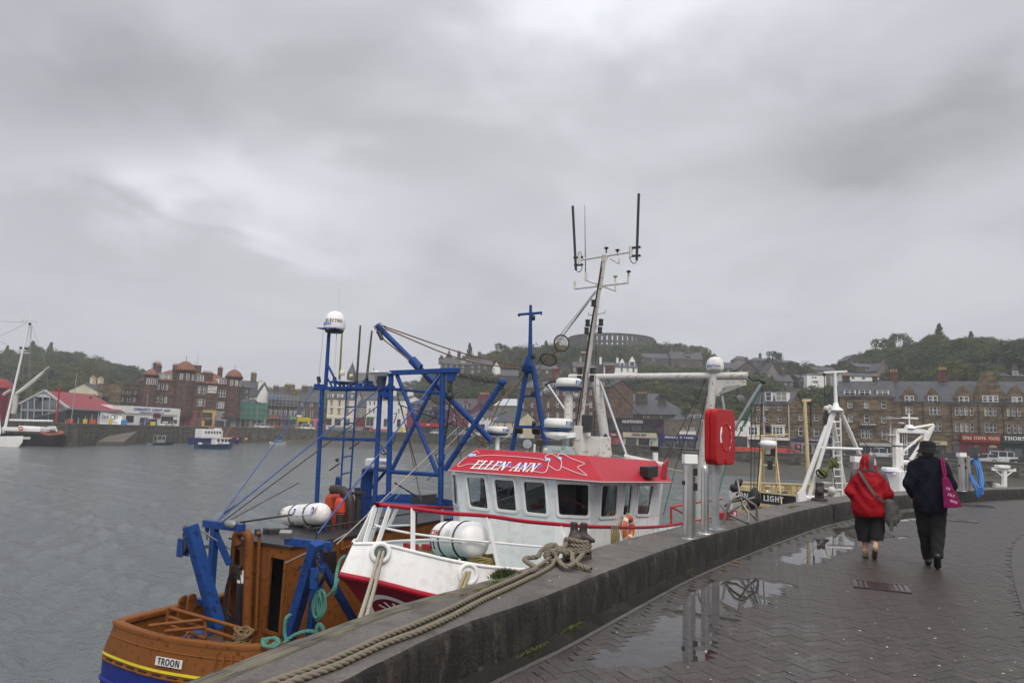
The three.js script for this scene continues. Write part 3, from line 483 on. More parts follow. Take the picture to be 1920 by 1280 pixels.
  upper(1,[[[1047,966],[1104,968.5],[1105,907.5],[1043,905]]]);
  upper(2,[[[1124,970],[1155,968.5],[1159,909],[1128,909]],[[1166,967],[1181,966],[1186,909],[1172,909]],[[1193,965],[1217,965],[1225,910],[1197,909]]]);
  upper(3,2); upper(4,3); upper(5,1);
  part('lower_house',WHITE,ellen,(m)=>{ for (let i = 0; i < 6; i++) m.slab([lowP(i,-1.5),lowP(i + 1,-1.5),lowP(i + 1,-.06),lowP(i,-.06)],.05); });
  part('cabin_floor',DARK,ellen,(m)=>m.face([0,1,2,3,4,5].map((i)=>lowP(i,-.35))));
  part('console',M([.05,.035,.03],.5),ellen,(m)=>{ m.bar(EW(5.15,-1.0,.02),EW(5.15,.95,.02),.5,.32); m.bar(EW(5.0,-.9,.2),EW(5.0,-.4,.2),.08,.22); m.bar(EW(5.05,.1,.22),EW(5.05,.55,.22),.08,.25); m.bar(EW(8.7,-1.5,.1),EW(8.7,.6,.1),.4,1.2); m.bar(EW(7.3,1.5,-.05),EW(8.6,1.5,-.05),.4,.5); });
  part('helm_seat',M([.16,.15,.15],.8,{ t: 'fabric' }),ellen,(m)=>{ m.add(new RoundedBoxGeometry(.5,.7,.22,3,.1),basisAt(EW(6.3,.5,.3),EF.q,EF.a.clone().negate())); m.add(new RoundedBoxGeometry(.5,.16,.5,3,.06),basisAt(EW(6.05,.5,-.02),EF.q,EF.a.clone().negate())); });
  part('dark_locker',M([.02,.018,.02],.6),ellen,(m)=>{ m.bar(EW(6.2,-1.2,.25),EW(6.2,-.55,.25),.3,1.0); m.bar(EW(7.7,-1.5,.2),EW(7.7,.3,.2),.3,1.3); });
  // roof: red visor
  const E0 = EF.onS(840,882,4.42),E1 = EF.onS(1131,904,4.42),E2 = EF.onT(1260,904,2.15),T0 = EF.onS(893,841,5.0),T1 = EF.onS(1100,854,5.0);
  const [s1,t1,y1] = EF.st(T1),T2 = EF.w(9.0,t1,y1 - .19),T3 = EF.w(9.0,-t1 - .1,y1 - .15),[e2s,,e2y] = EF.st(E2),E3 = EF.w(e2s,-2.1,e2y);
  const roof = part('roof_visor',REDP,ellen,(m)=>{ m.slab([E0,E1,T1,T0],.03).slab([E1,E2,T2,T1],.03).slab([E3,E0,T0,T3],.03).slab([E2,E3,T3,T2],.03); });
  part('roof_top',paint([.42,.42,.41],.5),roof,(m)=>m.slab([T0,T1,T2,T3].map((p)=>p.clone().add(V(0,.004,0))),.04));
  part('ceiling',paint([.6,.6,.6],.6),roof,(m)=>m.slab([E0,E3,E2,E1].map((p)=>p.clone().add(V(0,-.006,0))),.02));
  // name on the visor
  { const n = E1.clone().sub(E0).cross(T0.clone().sub(E0)).normalize(),P = (x,y,o = .006)=>onPlane(x,y,E0,n).addScaledVector(n,o);
    const a = P(884,873),b = P(1008,880),c = a.clone().lerp(b,.5),X = b.clone().sub(a),w = X.length(),up = P(946,862).sub(P(944,884)); const size = up.length() * .70;
    const g = letters('ELLEN  ANN',size,'serif_bold',.004,.42); g.computeBoundingBox(); const gw = g.boundingBox.max.x - g.boundingBox.min.x;
    const mt = basisAt(c,X,n),sc = new THREE.Matrix4().makeScale(w / gw,1,1);
    part('name_shadow',M([.05,.14,.60],.4),roof,(m)=>m.add(g,mt.clone().setPosition(c.clone().addScaledVector(X.clone().normalize(),.035).add(V(0,-.03,.02)).addScaledVector(n,-.003)).multiply(sc)));
    part('name_lettering',WHITE,roof,(m)=>m.add(g,mt.clone().setPosition(c.clone().addScaledVector(n,.002)).multiply(sc)));
    part('ribbon_outline',WHITE,roof,(m)=>{
      const L = (pts,close)=>{ const w = pts.map(([x,y])=>P(840 + x / 3.765,780 + y / 3.765,.008)); m.tube(close ? [...w,w[0]] : w,.0065,w.length * 6,5,false,.3); };
      L([[220,262],[205,246],[175,258],[150,276],[110,305],[66,350],[85,357],[150,340],[300,345],[450,362],[600,390],[672,402],[698,385],[715,320]]); L([[190,285],[300,277],[480,287],[640,302],[700,320]]);
      L([[685,293],[700,275],[740,272],[790,305],[803,330],[795,375],[772,386],[745,372],[712,350]]); L([[775,285],[785,268],[820,272],[870,300],[968,338],[915,362],[985,422],[900,398],[802,358]]); });
    part('ribbon_fold',M([.25,.50,.75],.45),roof,(m)=>{ for (const q of [[[148,268],[200,265],[196,280],[150,288]],[[686,292],[724,300],[722,318],[690,310]],[[778,285],[805,293],[800,310],[780,303]]]) m.face(q.map(([x,y])=>P(840 + x / 3.765,780 + y / 3.765,.004))); }); }
  // on the roof
  const roofY = (x,y,s)=>EF.onS(x,y,s);
  const radome = (x0,x1,yt,yb,s,label)=>{ const a = EF.onS(x0,(yt + yb) / 2,s),b = EF.onS(x1,(yt + yb) / 2,s),c = a.clone().lerp(b,.5),tp = EF.onS((x0 + x1) / 2,yt,s),r = a.distanceTo(b) / 2 * .88,h = tp.y - EF.onS((x0 + x1) / 2,yb,s).y; c.y = tp.y - h;
    const rd = part('radome',paint([.74,.74,.71],.4),ellen,(m)=>m.lathe([[0,h],[r * .8,h * .98],[r * .96,h * .86],[r,h * .6],[r * .98,h * .3],[0,h * .3]],c,UPV,28),{ label });
    part('radome_base',paint([.03,.07,.18],.45),rd,(m)=>m.lathe([[r * .97,h * .3],[r * .92,h * .12],[r * .6,0],[0,0]],c,UPV,28));
    part('maker_lettering',M([.04,.08,.35],.5),rd,(m)=>{ const g = letters('FURUNO',h * .32,'sans_bold',.003),ga = Math.atan2(EF.q.x + .35,EF.q.z + .2); const p = g.attributes.position; for (let i = 0; i < p.count; i++) { const an = ga + .25 + p.getX(i) / r; const rr = r * 1.005 + p.getZ(i); p.setXYZ(i,c.x + Math.sin(an) * rr,c.y + h * .58 + p.getY(i),c.z + Math.cos(an) * rr); } g.computeVertexNormals(); m.add(g); }); return [c,r,h]; };
  const [rc] = radome(1042,1093,709,733,7.6,'grey white radome high on its own post'),[rc2,rr2] = radome(1020,1075,784,809,7.2),[rc3] = radome(914,953,799,817,6.2);
  part('radar_post',WHITE2,ellen,(m)=>{ m.cyl(V(rc.x,EW(7.6,0,1.1).y,rc.z),rc,.13,.10,14); }); part('radar_post',WHITE,ellen,(m)=>{ m.cyl(V(rc3.x,EW(6.2,0,1.1).y,rc3.z),rc3,.06,.05,12); });
  part('radar_shelf',WHITE,ellen,(m)=>{ m.lathe([[0,0],[rr2 * 1.05,0],[rr2 * .8,-.13],[0,-.2]],rc2.clone().add(V(0,-.01,0)),UPV,20); m.bar(rc2.clone().add(V(0,-.12,0)),EF.onS(1080,815,7.3),.3,.12); m.cyl(rc2.clone().add(V(.25,-.1,-.1)),rc2.clone().add(V(.25,-.75,-.1)),.05); });
  // searchlight
  { const p = EF.onS(989,832,6.0),n = V(-.25,.05,1).normalize(); const sl = part('searchlight',WHITE2,ellen,(m)=>{ m.lathe([[.001,-.16],[.08,-.14],[.125,-.02],[.13,.0]],p,n,20); m.cyl(p.clone().add(V(.16,0,0)),p.clone().add(V(.16,-.25,0)),.03); m.cyl(p.clone().add(V(-.0,-.1,-.05)),p.clone().add(V(0,-.28,-.05)),.03); m.ball(p.clone().add(V(.42,-.12,0)),.05); }); part('lens',M([.3,.34,.36],.08,{ metalness: .4 }),sl,(m)=>m.lathe([[0,.015],[.118,.0]],p,n,20)); part('lens_ring',DARK,sl,(m)=>m.torus(p,.122,.013,n,24,6)); }
  part('floodlight',BLACK,ellen,(m)=>{ const p = EF.onS(1014,830,6.2); m.add(new RoundedBoxGeometry(.2,.14,.1,1,.01).translate(p.x,p.y,p.z)); m.cyl(p,p.clone().add(V(0,-.3,0)),.02); });
  // casing and mast
  part('casing',WHITE2,ellen,(m)=>{ const b = (x0,x1,y0,y1,s,d)=>{ const p = EF.onS((x0 + x1) / 2,y1,s),q = EF.onS((x0 + x1) / 2,y0,s),w = EF.onS(x0,y0,s).distanceTo(EF.onS(x1,y0,s)); m.bar(p.clone().setX(q.x).setZ(q.z).addScaledVector(EF.a,d / 2).add(V(0,-.1,0)),q.clone().addScaledVector(EF.a,d / 2),w,d,EF.a,.02); }; b(1075,1092,798,850,7.3,.5); b(1094,1127,818,860,7.5,.6); });
  part('winch_box',paint([.35,.45,.45],.6,{ t: 'rust' }),ellen,(m)=>{ const p = EF.onS(1048,845,7.0); m.bar(p.clone().addScaledVector(EF.q,-.32),p.clone().addScaledVector(EF.q,.32),.4,.22); });
  part('exhaust_guard',DARK,ellen,(m)=>{ const p = EF.onS(1101,794,7.4); m.add(new RoundedBoxGeometry(.24,.42,.16,1,.02),basisAt(p,EF.q,EF.a.clone().negate())); m.slab([EF.onS(1122,845,8.2),EF.onS(1126,838,8.2),EF.onS(1140,818,8.2),EF.onS(1136,812,8.2),EF.onS(1123,830,8.2)],.03); });
  const sm = 8.0,mp = (x,y,s = sm)=>EF.onS(x,y,s);
  part('mast',paint([.48,.46,.43],.5,{ t: 'rust' }),ellen,(m)=>{ m.cyl(mp(1082,850),mp(1098,705),.085,.08,12).cyl(mp(1098,705),mp(1133,478),.08,.045,12); m.cyl(mp(1125,541),mp(1133,478),.06,.06,12); });
  const arm = (a,b,r = .022)=>part('cross_arm',WHITE2,ellen,(m)=>{ m.cyl(mp(...a),mp(...b),r,r,8); });
  arm([1089,487],[1184,472],.028); arm([1078,541],[1178,530],.028); arm([1099,525],[1154,545],.024); arm([1144,484],[1161,494],.022); arm([1104,591],[1135,586],.014); arm([1095,612],[1130,610],.012); arm([1095,627],[1129,626],.012); arm([1090,660],[1100,661],.014); arm([1107,689],[1118,687],.014); arm([1094,760],[1106,757],.014); arm([1108,573],[1124,574],.014);
  part('arm_stub',WHITE2,ellen,(m)=>{ for (const [x,y,y2,r] of [[1078,542,527,.03],[1099,526,510,.035],[1178,531,512,.025],[1154,546,522,.022],[1183,482,462,.045],[1087,496,475,.05],[1161,494,484,.02],[1104,592,586,.014],[1135,587,581,.014]]) m.cyl(mp(x,y),mp(x,y2),r); m.face([mp(1122,541),mp(1133,537),mp(1128,530)]); m.slab([mp(1128,484),mp(1142,480),mp(1134,494)],.02); });
  for (const [x,y,x2,y2,r] of [[1080,506,1074,386,.034],[1194,488,1198,363,.034],[1098,512,1096.5,384,.014]]) part('antenna',BLACK,ellen,(m)=>{ m.cyl(mp(x,y),mp(x2,y2),r,r * (r < .02 ? .35 : 1),8); });
  part('antenna_bracket',BLACK,ellen,(m)=>{ for (const [a,b] of [[[1076,483],[1093,482]],[[1077,497],[1093,496]],[[1183,465],[1201,463]],[[1183,480],[1201,479]]]) m.bar(mp(...a),mp(...b),.05,.05); m.tube([mp(1080,506),mp(1086,510),mp(1091,503),mp(1091,496)],.011,16,6); m.tube([mp(1194,490),mp(1188,494),mp(1182,487),mp(1181,477)],.011,16,6); m.tube([mp(1083,478),mp(1087,472),mp(1091,478)],.011,12,6); });
  for (const [x,y] of [[1137,467],[1179,511],[1154,520],[1158,471]]) part('gps_unit',x === 1154 ? M([.3,.33,.10],.5) : BLACK,ellen,(m)=>{ const p = mp(x,y); m.cyl(p.clone().add(V(0,-.1,0)),p,.018); m.lathe([[0,.06],[.05,.05],[.06,.02],[.03,0]],p,UPV,12); });
  for (const [x,y] of [[1113,568],[1102,605],[1100,620],[1127,604],[1125,619],[1087,696],[1086,710],[1111,695],[1110,709]]) part('navigation_lamp',BLACK,ellen,(m)=>{ const p = mp(x,y,sm - .1); m.lathe([[0,.08],[.06,.08],[.066,.06],[.055,.05],[.055,-.05],[.066,-.06],[.06,-.08],[0,-.08]],p,UPV,12); m.cyl(p,p.clone().addScaledVector(EF.a,.1),.012); });
  part('mast_cable',BLACK,ellen,(m)=>{ m.tube([mp(1128,490,7.9),mp(1120,545,7.9),mp(1108,610,7.9),mp(1096,690,7.9),mp(1080,800,7.9)],.014,60,5); m.tube([mp(1129,500,7.88),mp(1113,590,7.88),mp(1101,670,7.88),mp(1086,790,7.88)],.011,60,5); m.tube([mp(1118,570,7.9),mp(1117,700,7.9),mp(1116,740,7.9)],.006,20,4); m.tube([mp(1115,770),mp(1114,850)],.012,8,5); });
  part('mast_stay',DARK,ellen,(m)=>{ for (const [a,b] of [[[1117,545],[1000,690]],[[1118,548],[1004,700]],[[1116,551],[1030,660]],[[1118,545],[1060,622]]]) m.cyl(mp(...a),mp(...b,7.4),.007,.007,4); m.cyl(mp(1115,700),mp(1075,800,7.4),.006,.006,4); });
  // day shape: two netted cones tip to tip
  for (const [x,y,tx,ty] of [[1053,643,1041,660],[1028,674,1041,660]]) { const c = mp(x,y,7.5),tip = mp(tx,ty,7.5),n = c.clone().sub(tip).normalize().multiplyScalar(.45).add(V(.1,-.35,.75)).normalize(),r = .205; const ds = part('day_shape_hoop',BLACK,ellen,(m)=>m.torus(c,r,.018,n,28,6)); part('netting',M([.18,.16,.09],.8),ds,(m)=>{ const u = V(1,0,0).sub(n.clone().multiplyScalar(n.x)).normalize(),v = n.clone().cross(u); for (let k = 0; k < 16; k++) { const a = k * Math.PI / 8,e = c.clone().addScaledVector(u,Math.cos(a) * r).addScaledVector(v,Math.sin(a) * r); m.cyl(e,tip,.0055,.0055,4); } for (const h of [.35,.6,.8]) m.torus(c.clone().lerp(tip,1 - h),r * h,.0045,n,20,4); for (let k = -3; k <= 3; k++) { const w = Math.sqrt(1 - (k / 4) ** 2) * r,o = c.clone().addScaledVector(u,k * r / 4); m.cyl(o.clone().addScaledVector(v,-w),o.clone().addScaledVector(v,w),.004,.004,4); const o2 = c.clone().addScaledVector(v,k * r / 4); m.cyl(o2.clone().addScaledVector(u,-w),o2.clone().addScaledVector(u,w),.004,.004,4); } }); }
  // boxes and lamps at the aft edge of the roof
  const la = part('sidelight_board',RAILR,ellen,(m)=>{ const p = EF.onT(1215,884,2.0); m.bar(p.clone().addScaledVector(EF.a,-.34),p.clone().addScaledVector(EF.a,.55),.05,.26); m.slab([EF.onT(1242,897,2.1),EF.onT(1250,898,2.1),EF.onT(1254,860,2.1),EF.onT(1246,870,2.1)],.05); });
  part('sidelight',BLACK,la,(m)=>{ const p = EF.onT(1218,884,2.12); m.bar(p.clone().addScaledVector(EF.a,-.35),p.clone().addScaledVector(EF.a,.3),.2,.24,UPV,.015); });
  part('aft_lamp_post',WHITE,ellen,(m)=>{ const a = EF.onT(1229,878,1.2),b = EF.onT(1229,848,1.2); m.cyl(a.clone().add(V(0,-.2,0)),b,.075,.075,12); });
  part('aft_floodlight',BLACK,ellen,(m)=>{ const p = EF.onT(1229,841,1.2); m.add(new RoundedBoxGeometry(.22,.12,.16,1,.015),basisAt(p,EF.q,EF.a.clone().negate())); });
  part('stowed_boom',WHITE2,ellen,(m)=>{ m.cyl(EF.onS(1170,857,9.5),EF.onS(1245,873,9.9),.085,.085,12); m.slab([EF.onS(1120,858,9.2),EF.onS(1215,888,9.4),EF.onS(1215,872,9.4),EF.onS(1150,852,9.2)],.05); });
  part('aft_fitting',STEEL,ellen,(m)=>{ m.cyl(EF.onT(1245,878,.8),EF.onT(1262,882,.8),.05,.05,10); m.cyl(EF.onT(1262,882,.8),EF.onT(1280,884,.8),.035,.035,10); });
  // stern gantry
  const G = 13.6,gp = (x,y,s = G)=>EF.onS(x,y,s);
  part('gantry_beam',WHITE2,ellen,(m)=>m.cyl(gp(1068,707),gp(1402,704),.108,.108,18));
  part('gantry_leg',WHITE2,ellen,(m)=>{ m.cyl(gp(1118,709),gp(1142,872),.15,.16,14).cyl(gp(1142,872),gp(1144,960),.16,.16,14); });
  part('gantry_leg',WHITE2,ellen,(m)=>{ m.cyl(gp(1339,704),gp(1318,872),.13,.16,14).cyl(gp(1318,872),gp(1312,1010),.16,.16,14); m.slab([gp(1344,712),gp(1400,712),gp(1400,722),gp(1362,724),gp(1350,742),gp(1344,742)],.05); });
  for (const [a,b,r] of [[[1125,713],[1178,862,12.2],.045],[[1025,718,12.9],[1060,770,12.9],.05],[[1354,742],[1362,790],.04],[[1428,720,13],[1372,812,13],.05],[[1372,812,13],[1345,930,13],.045]]) part('gantry_brace',GALV,ellen,(m)=>{ m.cyl(gp(...a),gp(...b),r,r,8); });
  { const c = gp(1341,684); const r = c.distanceTo(gp(1325,684)),dm = part('satellite_dome',paint([.70,.69,.67],.4),ellen,(m)=>{ m.lathe([[0,r * 1.0],[r * .5,r * .88],[r * .85,r * .55],[r,r * .1],[r,-r * .45],[r * .8,-r * .75],[0,-r * .8]],c,UPV,28); m.cyl(c.clone().add(V(0,-r * .7,0)),c.clone().add(V(0,-r * 1.4,0)),r * .3,r * .25); }); part('dome_lettering',M([.03,.06,.3],.5),dm,(m)=>{ const g = letters('intellian',r * .32,'sans_bold',.003),p = g.attributes.position; for (let i = 0; i < p.count; i++) { const an = -.55 + p.getX(i) / r,rr = r * 1.006 + p.getZ(i); p.setXYZ(i,c.x + Math.sin(an) * rr,c.y + r * -.22 + p.getY(i),c.z + Math.cos(an) * rr); } g.computeVertexNormals(); m.add(g); }); }
  part('gantry_rope',BLACK,ellen,(m)=>{ for (const [a,b,k] of [[[1137,711],[1290,875],12],[[1325,710],[1246,862],12.5],[[1322,710],[1266,880],12.5],[[1331,716],[1300,850],13],[[1431,715],[1420,930],13],[[1427,722],[1396,800],13.2],[[1433,716],[1412,780],13.1],[[1266,880],[1244,965],12],[[1410,745],[1408,930],13]]) m.cyl(gp(...a),gp(...b,k),.014,.014,5); for (let k = 0; k < 5; k++) m.torus(gp(1334 + k * 2,706 + k * 3),.06 + .02 * k,.012,V(.6,.3,1),14,5); m.tube([gp(1403,705),gp(1413,713),gp(1422,712),gp(1431,716)],.03,14,6); m.ball(gp(1431,716),.08,8,6); });
  part('green_rope',M([.02,.16,.10],.8),ellen,(m)=>{ m.tube([gp(1431,720,13),gp(1398,790,13),gp(1370,850,13),gp(1345,930,12.6)],.014,20,5); m.tube([gp(1430,718,13.1),gp(1392,800,13.1),gp(1379,830,13)],.012,20,5); });
  for (const [x,y,r] of [[1389,748,.13]]) { const p = gp(x,y); const bl = part('hanging_block',M([.20,.20,.19],.5,{ metalness: .5,t: 'rust' }),ellen,(m)=>{ m.lathe([[0,.05],[r,.04],[r,.01],[r * .7,0],[r,-.01],[r,-.04],[0,-.05]],p,V(.5,0,1),20); for (let k = 0; k < 5; k++) m.torus(p.clone().add(V(0,.2 + k * .07,0)),.04,.012,k % 2 ? V(1,0,.2) : V(0,0,1),12,5); }); }
  for (const [x,y] of [[1025,735],[1082,745]]) part('small_block',M([.25,.25,.24],.45,{ metalness: .6,t: 'rust' }),ellen,(m)=>{ const p = mp(x,y,9); m.lathe([[0,.04],[.12,.04],[.12,-.04],[0,-.04]],p,V(.4,0,1),18); }); part('block_strop',DARK,ellen,(m)=>{ m.tube([mp(1022,722,9),mp(1032,716,9),mp(1044,714,9)],.03,12,6); });
  part('black_fender',M([.008,.008,.009],.7),ellen,(m)=>{ const p = gp(1414,938,11); m.lathe([[.0,.34],[.06,.30],[.14,.18],[.17,.02],[.15,-.12],[.06,-.2],[0,-.2]],p,V(.1,1,0),16); m.ball(p.clone().add(V(0,-.22,0)),.09,10,8); m.cyl(p.clone().add(V(0,.3,0)),gp(1418,760,13),.01); const q = gp(1385,905,11); m.ball(q,.1,10,8); m.ball(q.clone().add(V(-.12,-.14,0)),.11,10,8); m.ball(q.clone().add(V(.06,.05,0)),.06,8,6); });
  // mooring lines from the hawse rings to the quay
  for (const [a,d,b,hue,nm] of [[[714,1040],.0,onY(662,1168,PH - .03),[.30,.27,.21],'mooring_line'],[[877,1078],.0,onY(832,1112,PH - .03),[.30,.25,.12],'mooring_line']]) {
    const p = onSide(...a,.02,.12),q = b.clone().addScaledVector(b.clone().sub(p).normalize(),.15).add(V(0,-.25,0)); part(nm,M(hue,.9),ellen,(m)=>{ for (const o of [-.028,.028]) m.rope([p.clone().add(V(o,.04,-.05)),p.clone().lerp(q,.5).add(V(o,-.03,0)),q.clone().add(V(o,0,0))],.024,{ pitch: .14 }); }); }
  // foredeck gear
  part('deck_gear',M([.30,.02,.03],.5,{ t: 'rust' }),ellen,(m)=>{ for (const [x,y] of [[805,1026],[770,1024],[905,1046],[918,1046]]) { const p = EF.onS(x,y,2.7); m.bar(p.clone().addScaledVector(EF.q,-.14),p.clone().addScaledVector(EF.q,.14),.12,.1); } });
  part('coiled_rope',M([.24,.19,.07],.9),ellen,(m)=>{ const c = EF.onS(903,1050,2.2); for (let k = 0; k < 6; k++) m.rope(Array.from({ length: 12 },(_,i)=>{ const a = i * Math.PI / 6; return c.clone().addScaledVector(EF.q,Math.cos(a) * (.30 - .015 * k)).addScaledVector(EF.a,Math.sin(a) * .2).add(V(0,-.06 + k * .025 + .02 * Math.sin(a * 3 + k),0)); }),.018,{ closed: true,pitch: .1 }); const d = EF.onS(790,1035,2.9); for (let k = 0; k < 4; k++) m.rope([d.clone().add(V(-.3,k * .03,0)),d.clone().add(V(0,.05 + k * .02,.1)),d.clone().add(V(.35,k * .03 - .04,0))],.022); });
}
// life raft canister on the foredeck, and things hung on the rail and wall
function raft(a,b,r,label,mark,markCol,parentName) {
  const ax = b.clone().sub(a),L = ax.length(),n = ax.clone().normalize(),up = UPV.clone().addScaledVector(n,-n.y).normalize(),t = thing('life_raft',label,'life raft',a.clone().lerp(b,.5).add(V(0,-r,0)));
  const c = a.clone().lerp(b,.5),h = L / 2,prof = [[0,-h],[r * .35,-h * .985],[r * .72,-h * .93],[r * .93,-h * .82],[r,-h * .68],[r,-h * .28],[r * 1.03,-h * .26],[r * 1.03,-h * .2],[r,-h * .18],[r,h * .18],[r * 1.03,h * .2],[r * 1.03,h * .26],[r,h * .28],[r,h * .68],[r * .93,h * .82],[r * .72,h * .93],[r * .35,h * .985],[0,h]];
  const sh = part('canister',paint([.80,.80,.78],.32),t,(m)=>m.lathe(prof,c,n,36));
  part('seam',WHITE,t,(m)=>{ const s = n.clone().cross(up); const w = r * 1.04; m.bar(c.clone().addScaledVector(n,-h * .8),c.clone().addScaledVector(n,h * .8),w * 2,.022,up); });
  for (const k of [-.34,.36]) part('strap',BLACK,t,(m)=>{ m.torus(c.clone().addScaledVector(n,h * k),r * 1.01,.012,n,36,5); m.torus(c.clone().addScaledVector(n,h * (k + .05)),r * 1.01,.007,n,36,5); });
  part('cradle',DARK,t,(m)=>{ for (const k of [-.5,.5]) { const p = c.clone().addScaledVector(n,h * k); m.bar(p.clone().addScaledVector(up,-r * .75),p.clone().addScaledVector(up,-r * 1.4),.08,r * 1.1,n.clone().cross(up)); } m.bar(c.clone().addScaledVector(n,-h * .6).addScaledVector(up,-r * 1.35),c.clone().addScaledVector(n,h * .6).addScaledVector(up,-r * 1.35),.3,.05,up); });
  return { t,c,n,up,r,h,wrap: (g,along,ang)=>{ const s = n.clone().cross(up),p = g.attributes.position; for (let i = 0; i < p.count; i++) { const A = ang + p.getY(i) / r,rr = r * 1.012 + p.getZ(i),q = c.clone().addScaledVector(n,along + p.getX(i)).addScaledVector(up,Math.sin(A) * rr).addScaledVector(s,Math.cos(A) * rr); p.setXYZ(i,q.x,q.y,q.z); } g.computeVertexNormals(); return g; } };
}
{
  const R = raft(EF.onS(823,1010,2.45),EF.onS(901,1013,2.1),.305,'white life raft canister with small red lettering on the white foredeck','CSM');
  const s = R.n.clone().cross(R.up).dot(camera.position.clone().sub(R.c)) > 0 ? 0 : Math.PI;
  part('lettering',M([.35,.02,.04],.5),R.t,(m)=>m.add(R.wrap(letters('CSM',.085,'sans_bold',.003),-R.h * .55,s + .42)));
  part('handle',BLACK,R.t,(m)=>{ for (const k of [-.06,.03]) { const g = new THREE.BoxGeometry(.035,.15,.012); m.add(R.wrap(g,-R.h * .62 + k,s - .22)); } });
  part('label_plate',M([.55,.55,.55],.6),R.t,(m)=>{ for (let k = 0; k < 5; k++) m.add(R.wrap(new THREE.BoxGeometry(.14,.006,.002),R.h * .1,s + .6 - k * .07)); });
  const lb = thing('lifebuoy','orange lifebuoy with pale bands on the white boat wheelhouse wall','lifebuoy',EF.onT(1177,993,1.85)); const c = EF.onT(1177,992,1.86);
  part('ring',M([.62,.14,.02],.5,{ t: 'grime' }),lb,(m)=>m.torus(c,.24,.065,EF.q,36,12)); part('band',M([.75,.72,.66],.5),lb,(m)=>{ for (let k = 0; k < 4; k++) { const g = new THREE.TorusGeometry(.24,.0675,10,6,.32); g.rotateZ(k * Math.PI / 2 + .5); m.add(g,basisAt(c,EF.a.clone().negate(),EF.q)); } }); part('grab_line',M([.7,.68,.6],.8),lb,(m)=>m.torus(c,.325,.008,EF.q,36,5));
  const yl = thing('yellow_line_bag','yellow throw line hanging by the orange lifebuoy','rope bag',EF.onT(1152,1010,2.2)); part('bag',M([.62,.48,.03],.8,{ t: 'fabric' }),yl,(m)=>{ const p = EF.onT(1153,1002,2.2); m.lathe([[.0,.12],[.04,.1],[.055,-.05],[.06,-.28],[0,-.3]],p,UPV,10); }); part('line',M([.25,.2,.12],.9),yl,(m)=>{ for (let k = 0; k < 4; k++) { const p = EF.onT(1147 + k * 3,985,2.24),q = EF.onT(1146 + k * 3,1022,2.22); m.rope([p,p.clone().lerp(q,.5).add(V(.02 * k,0,.02)),q],.014); } });
}
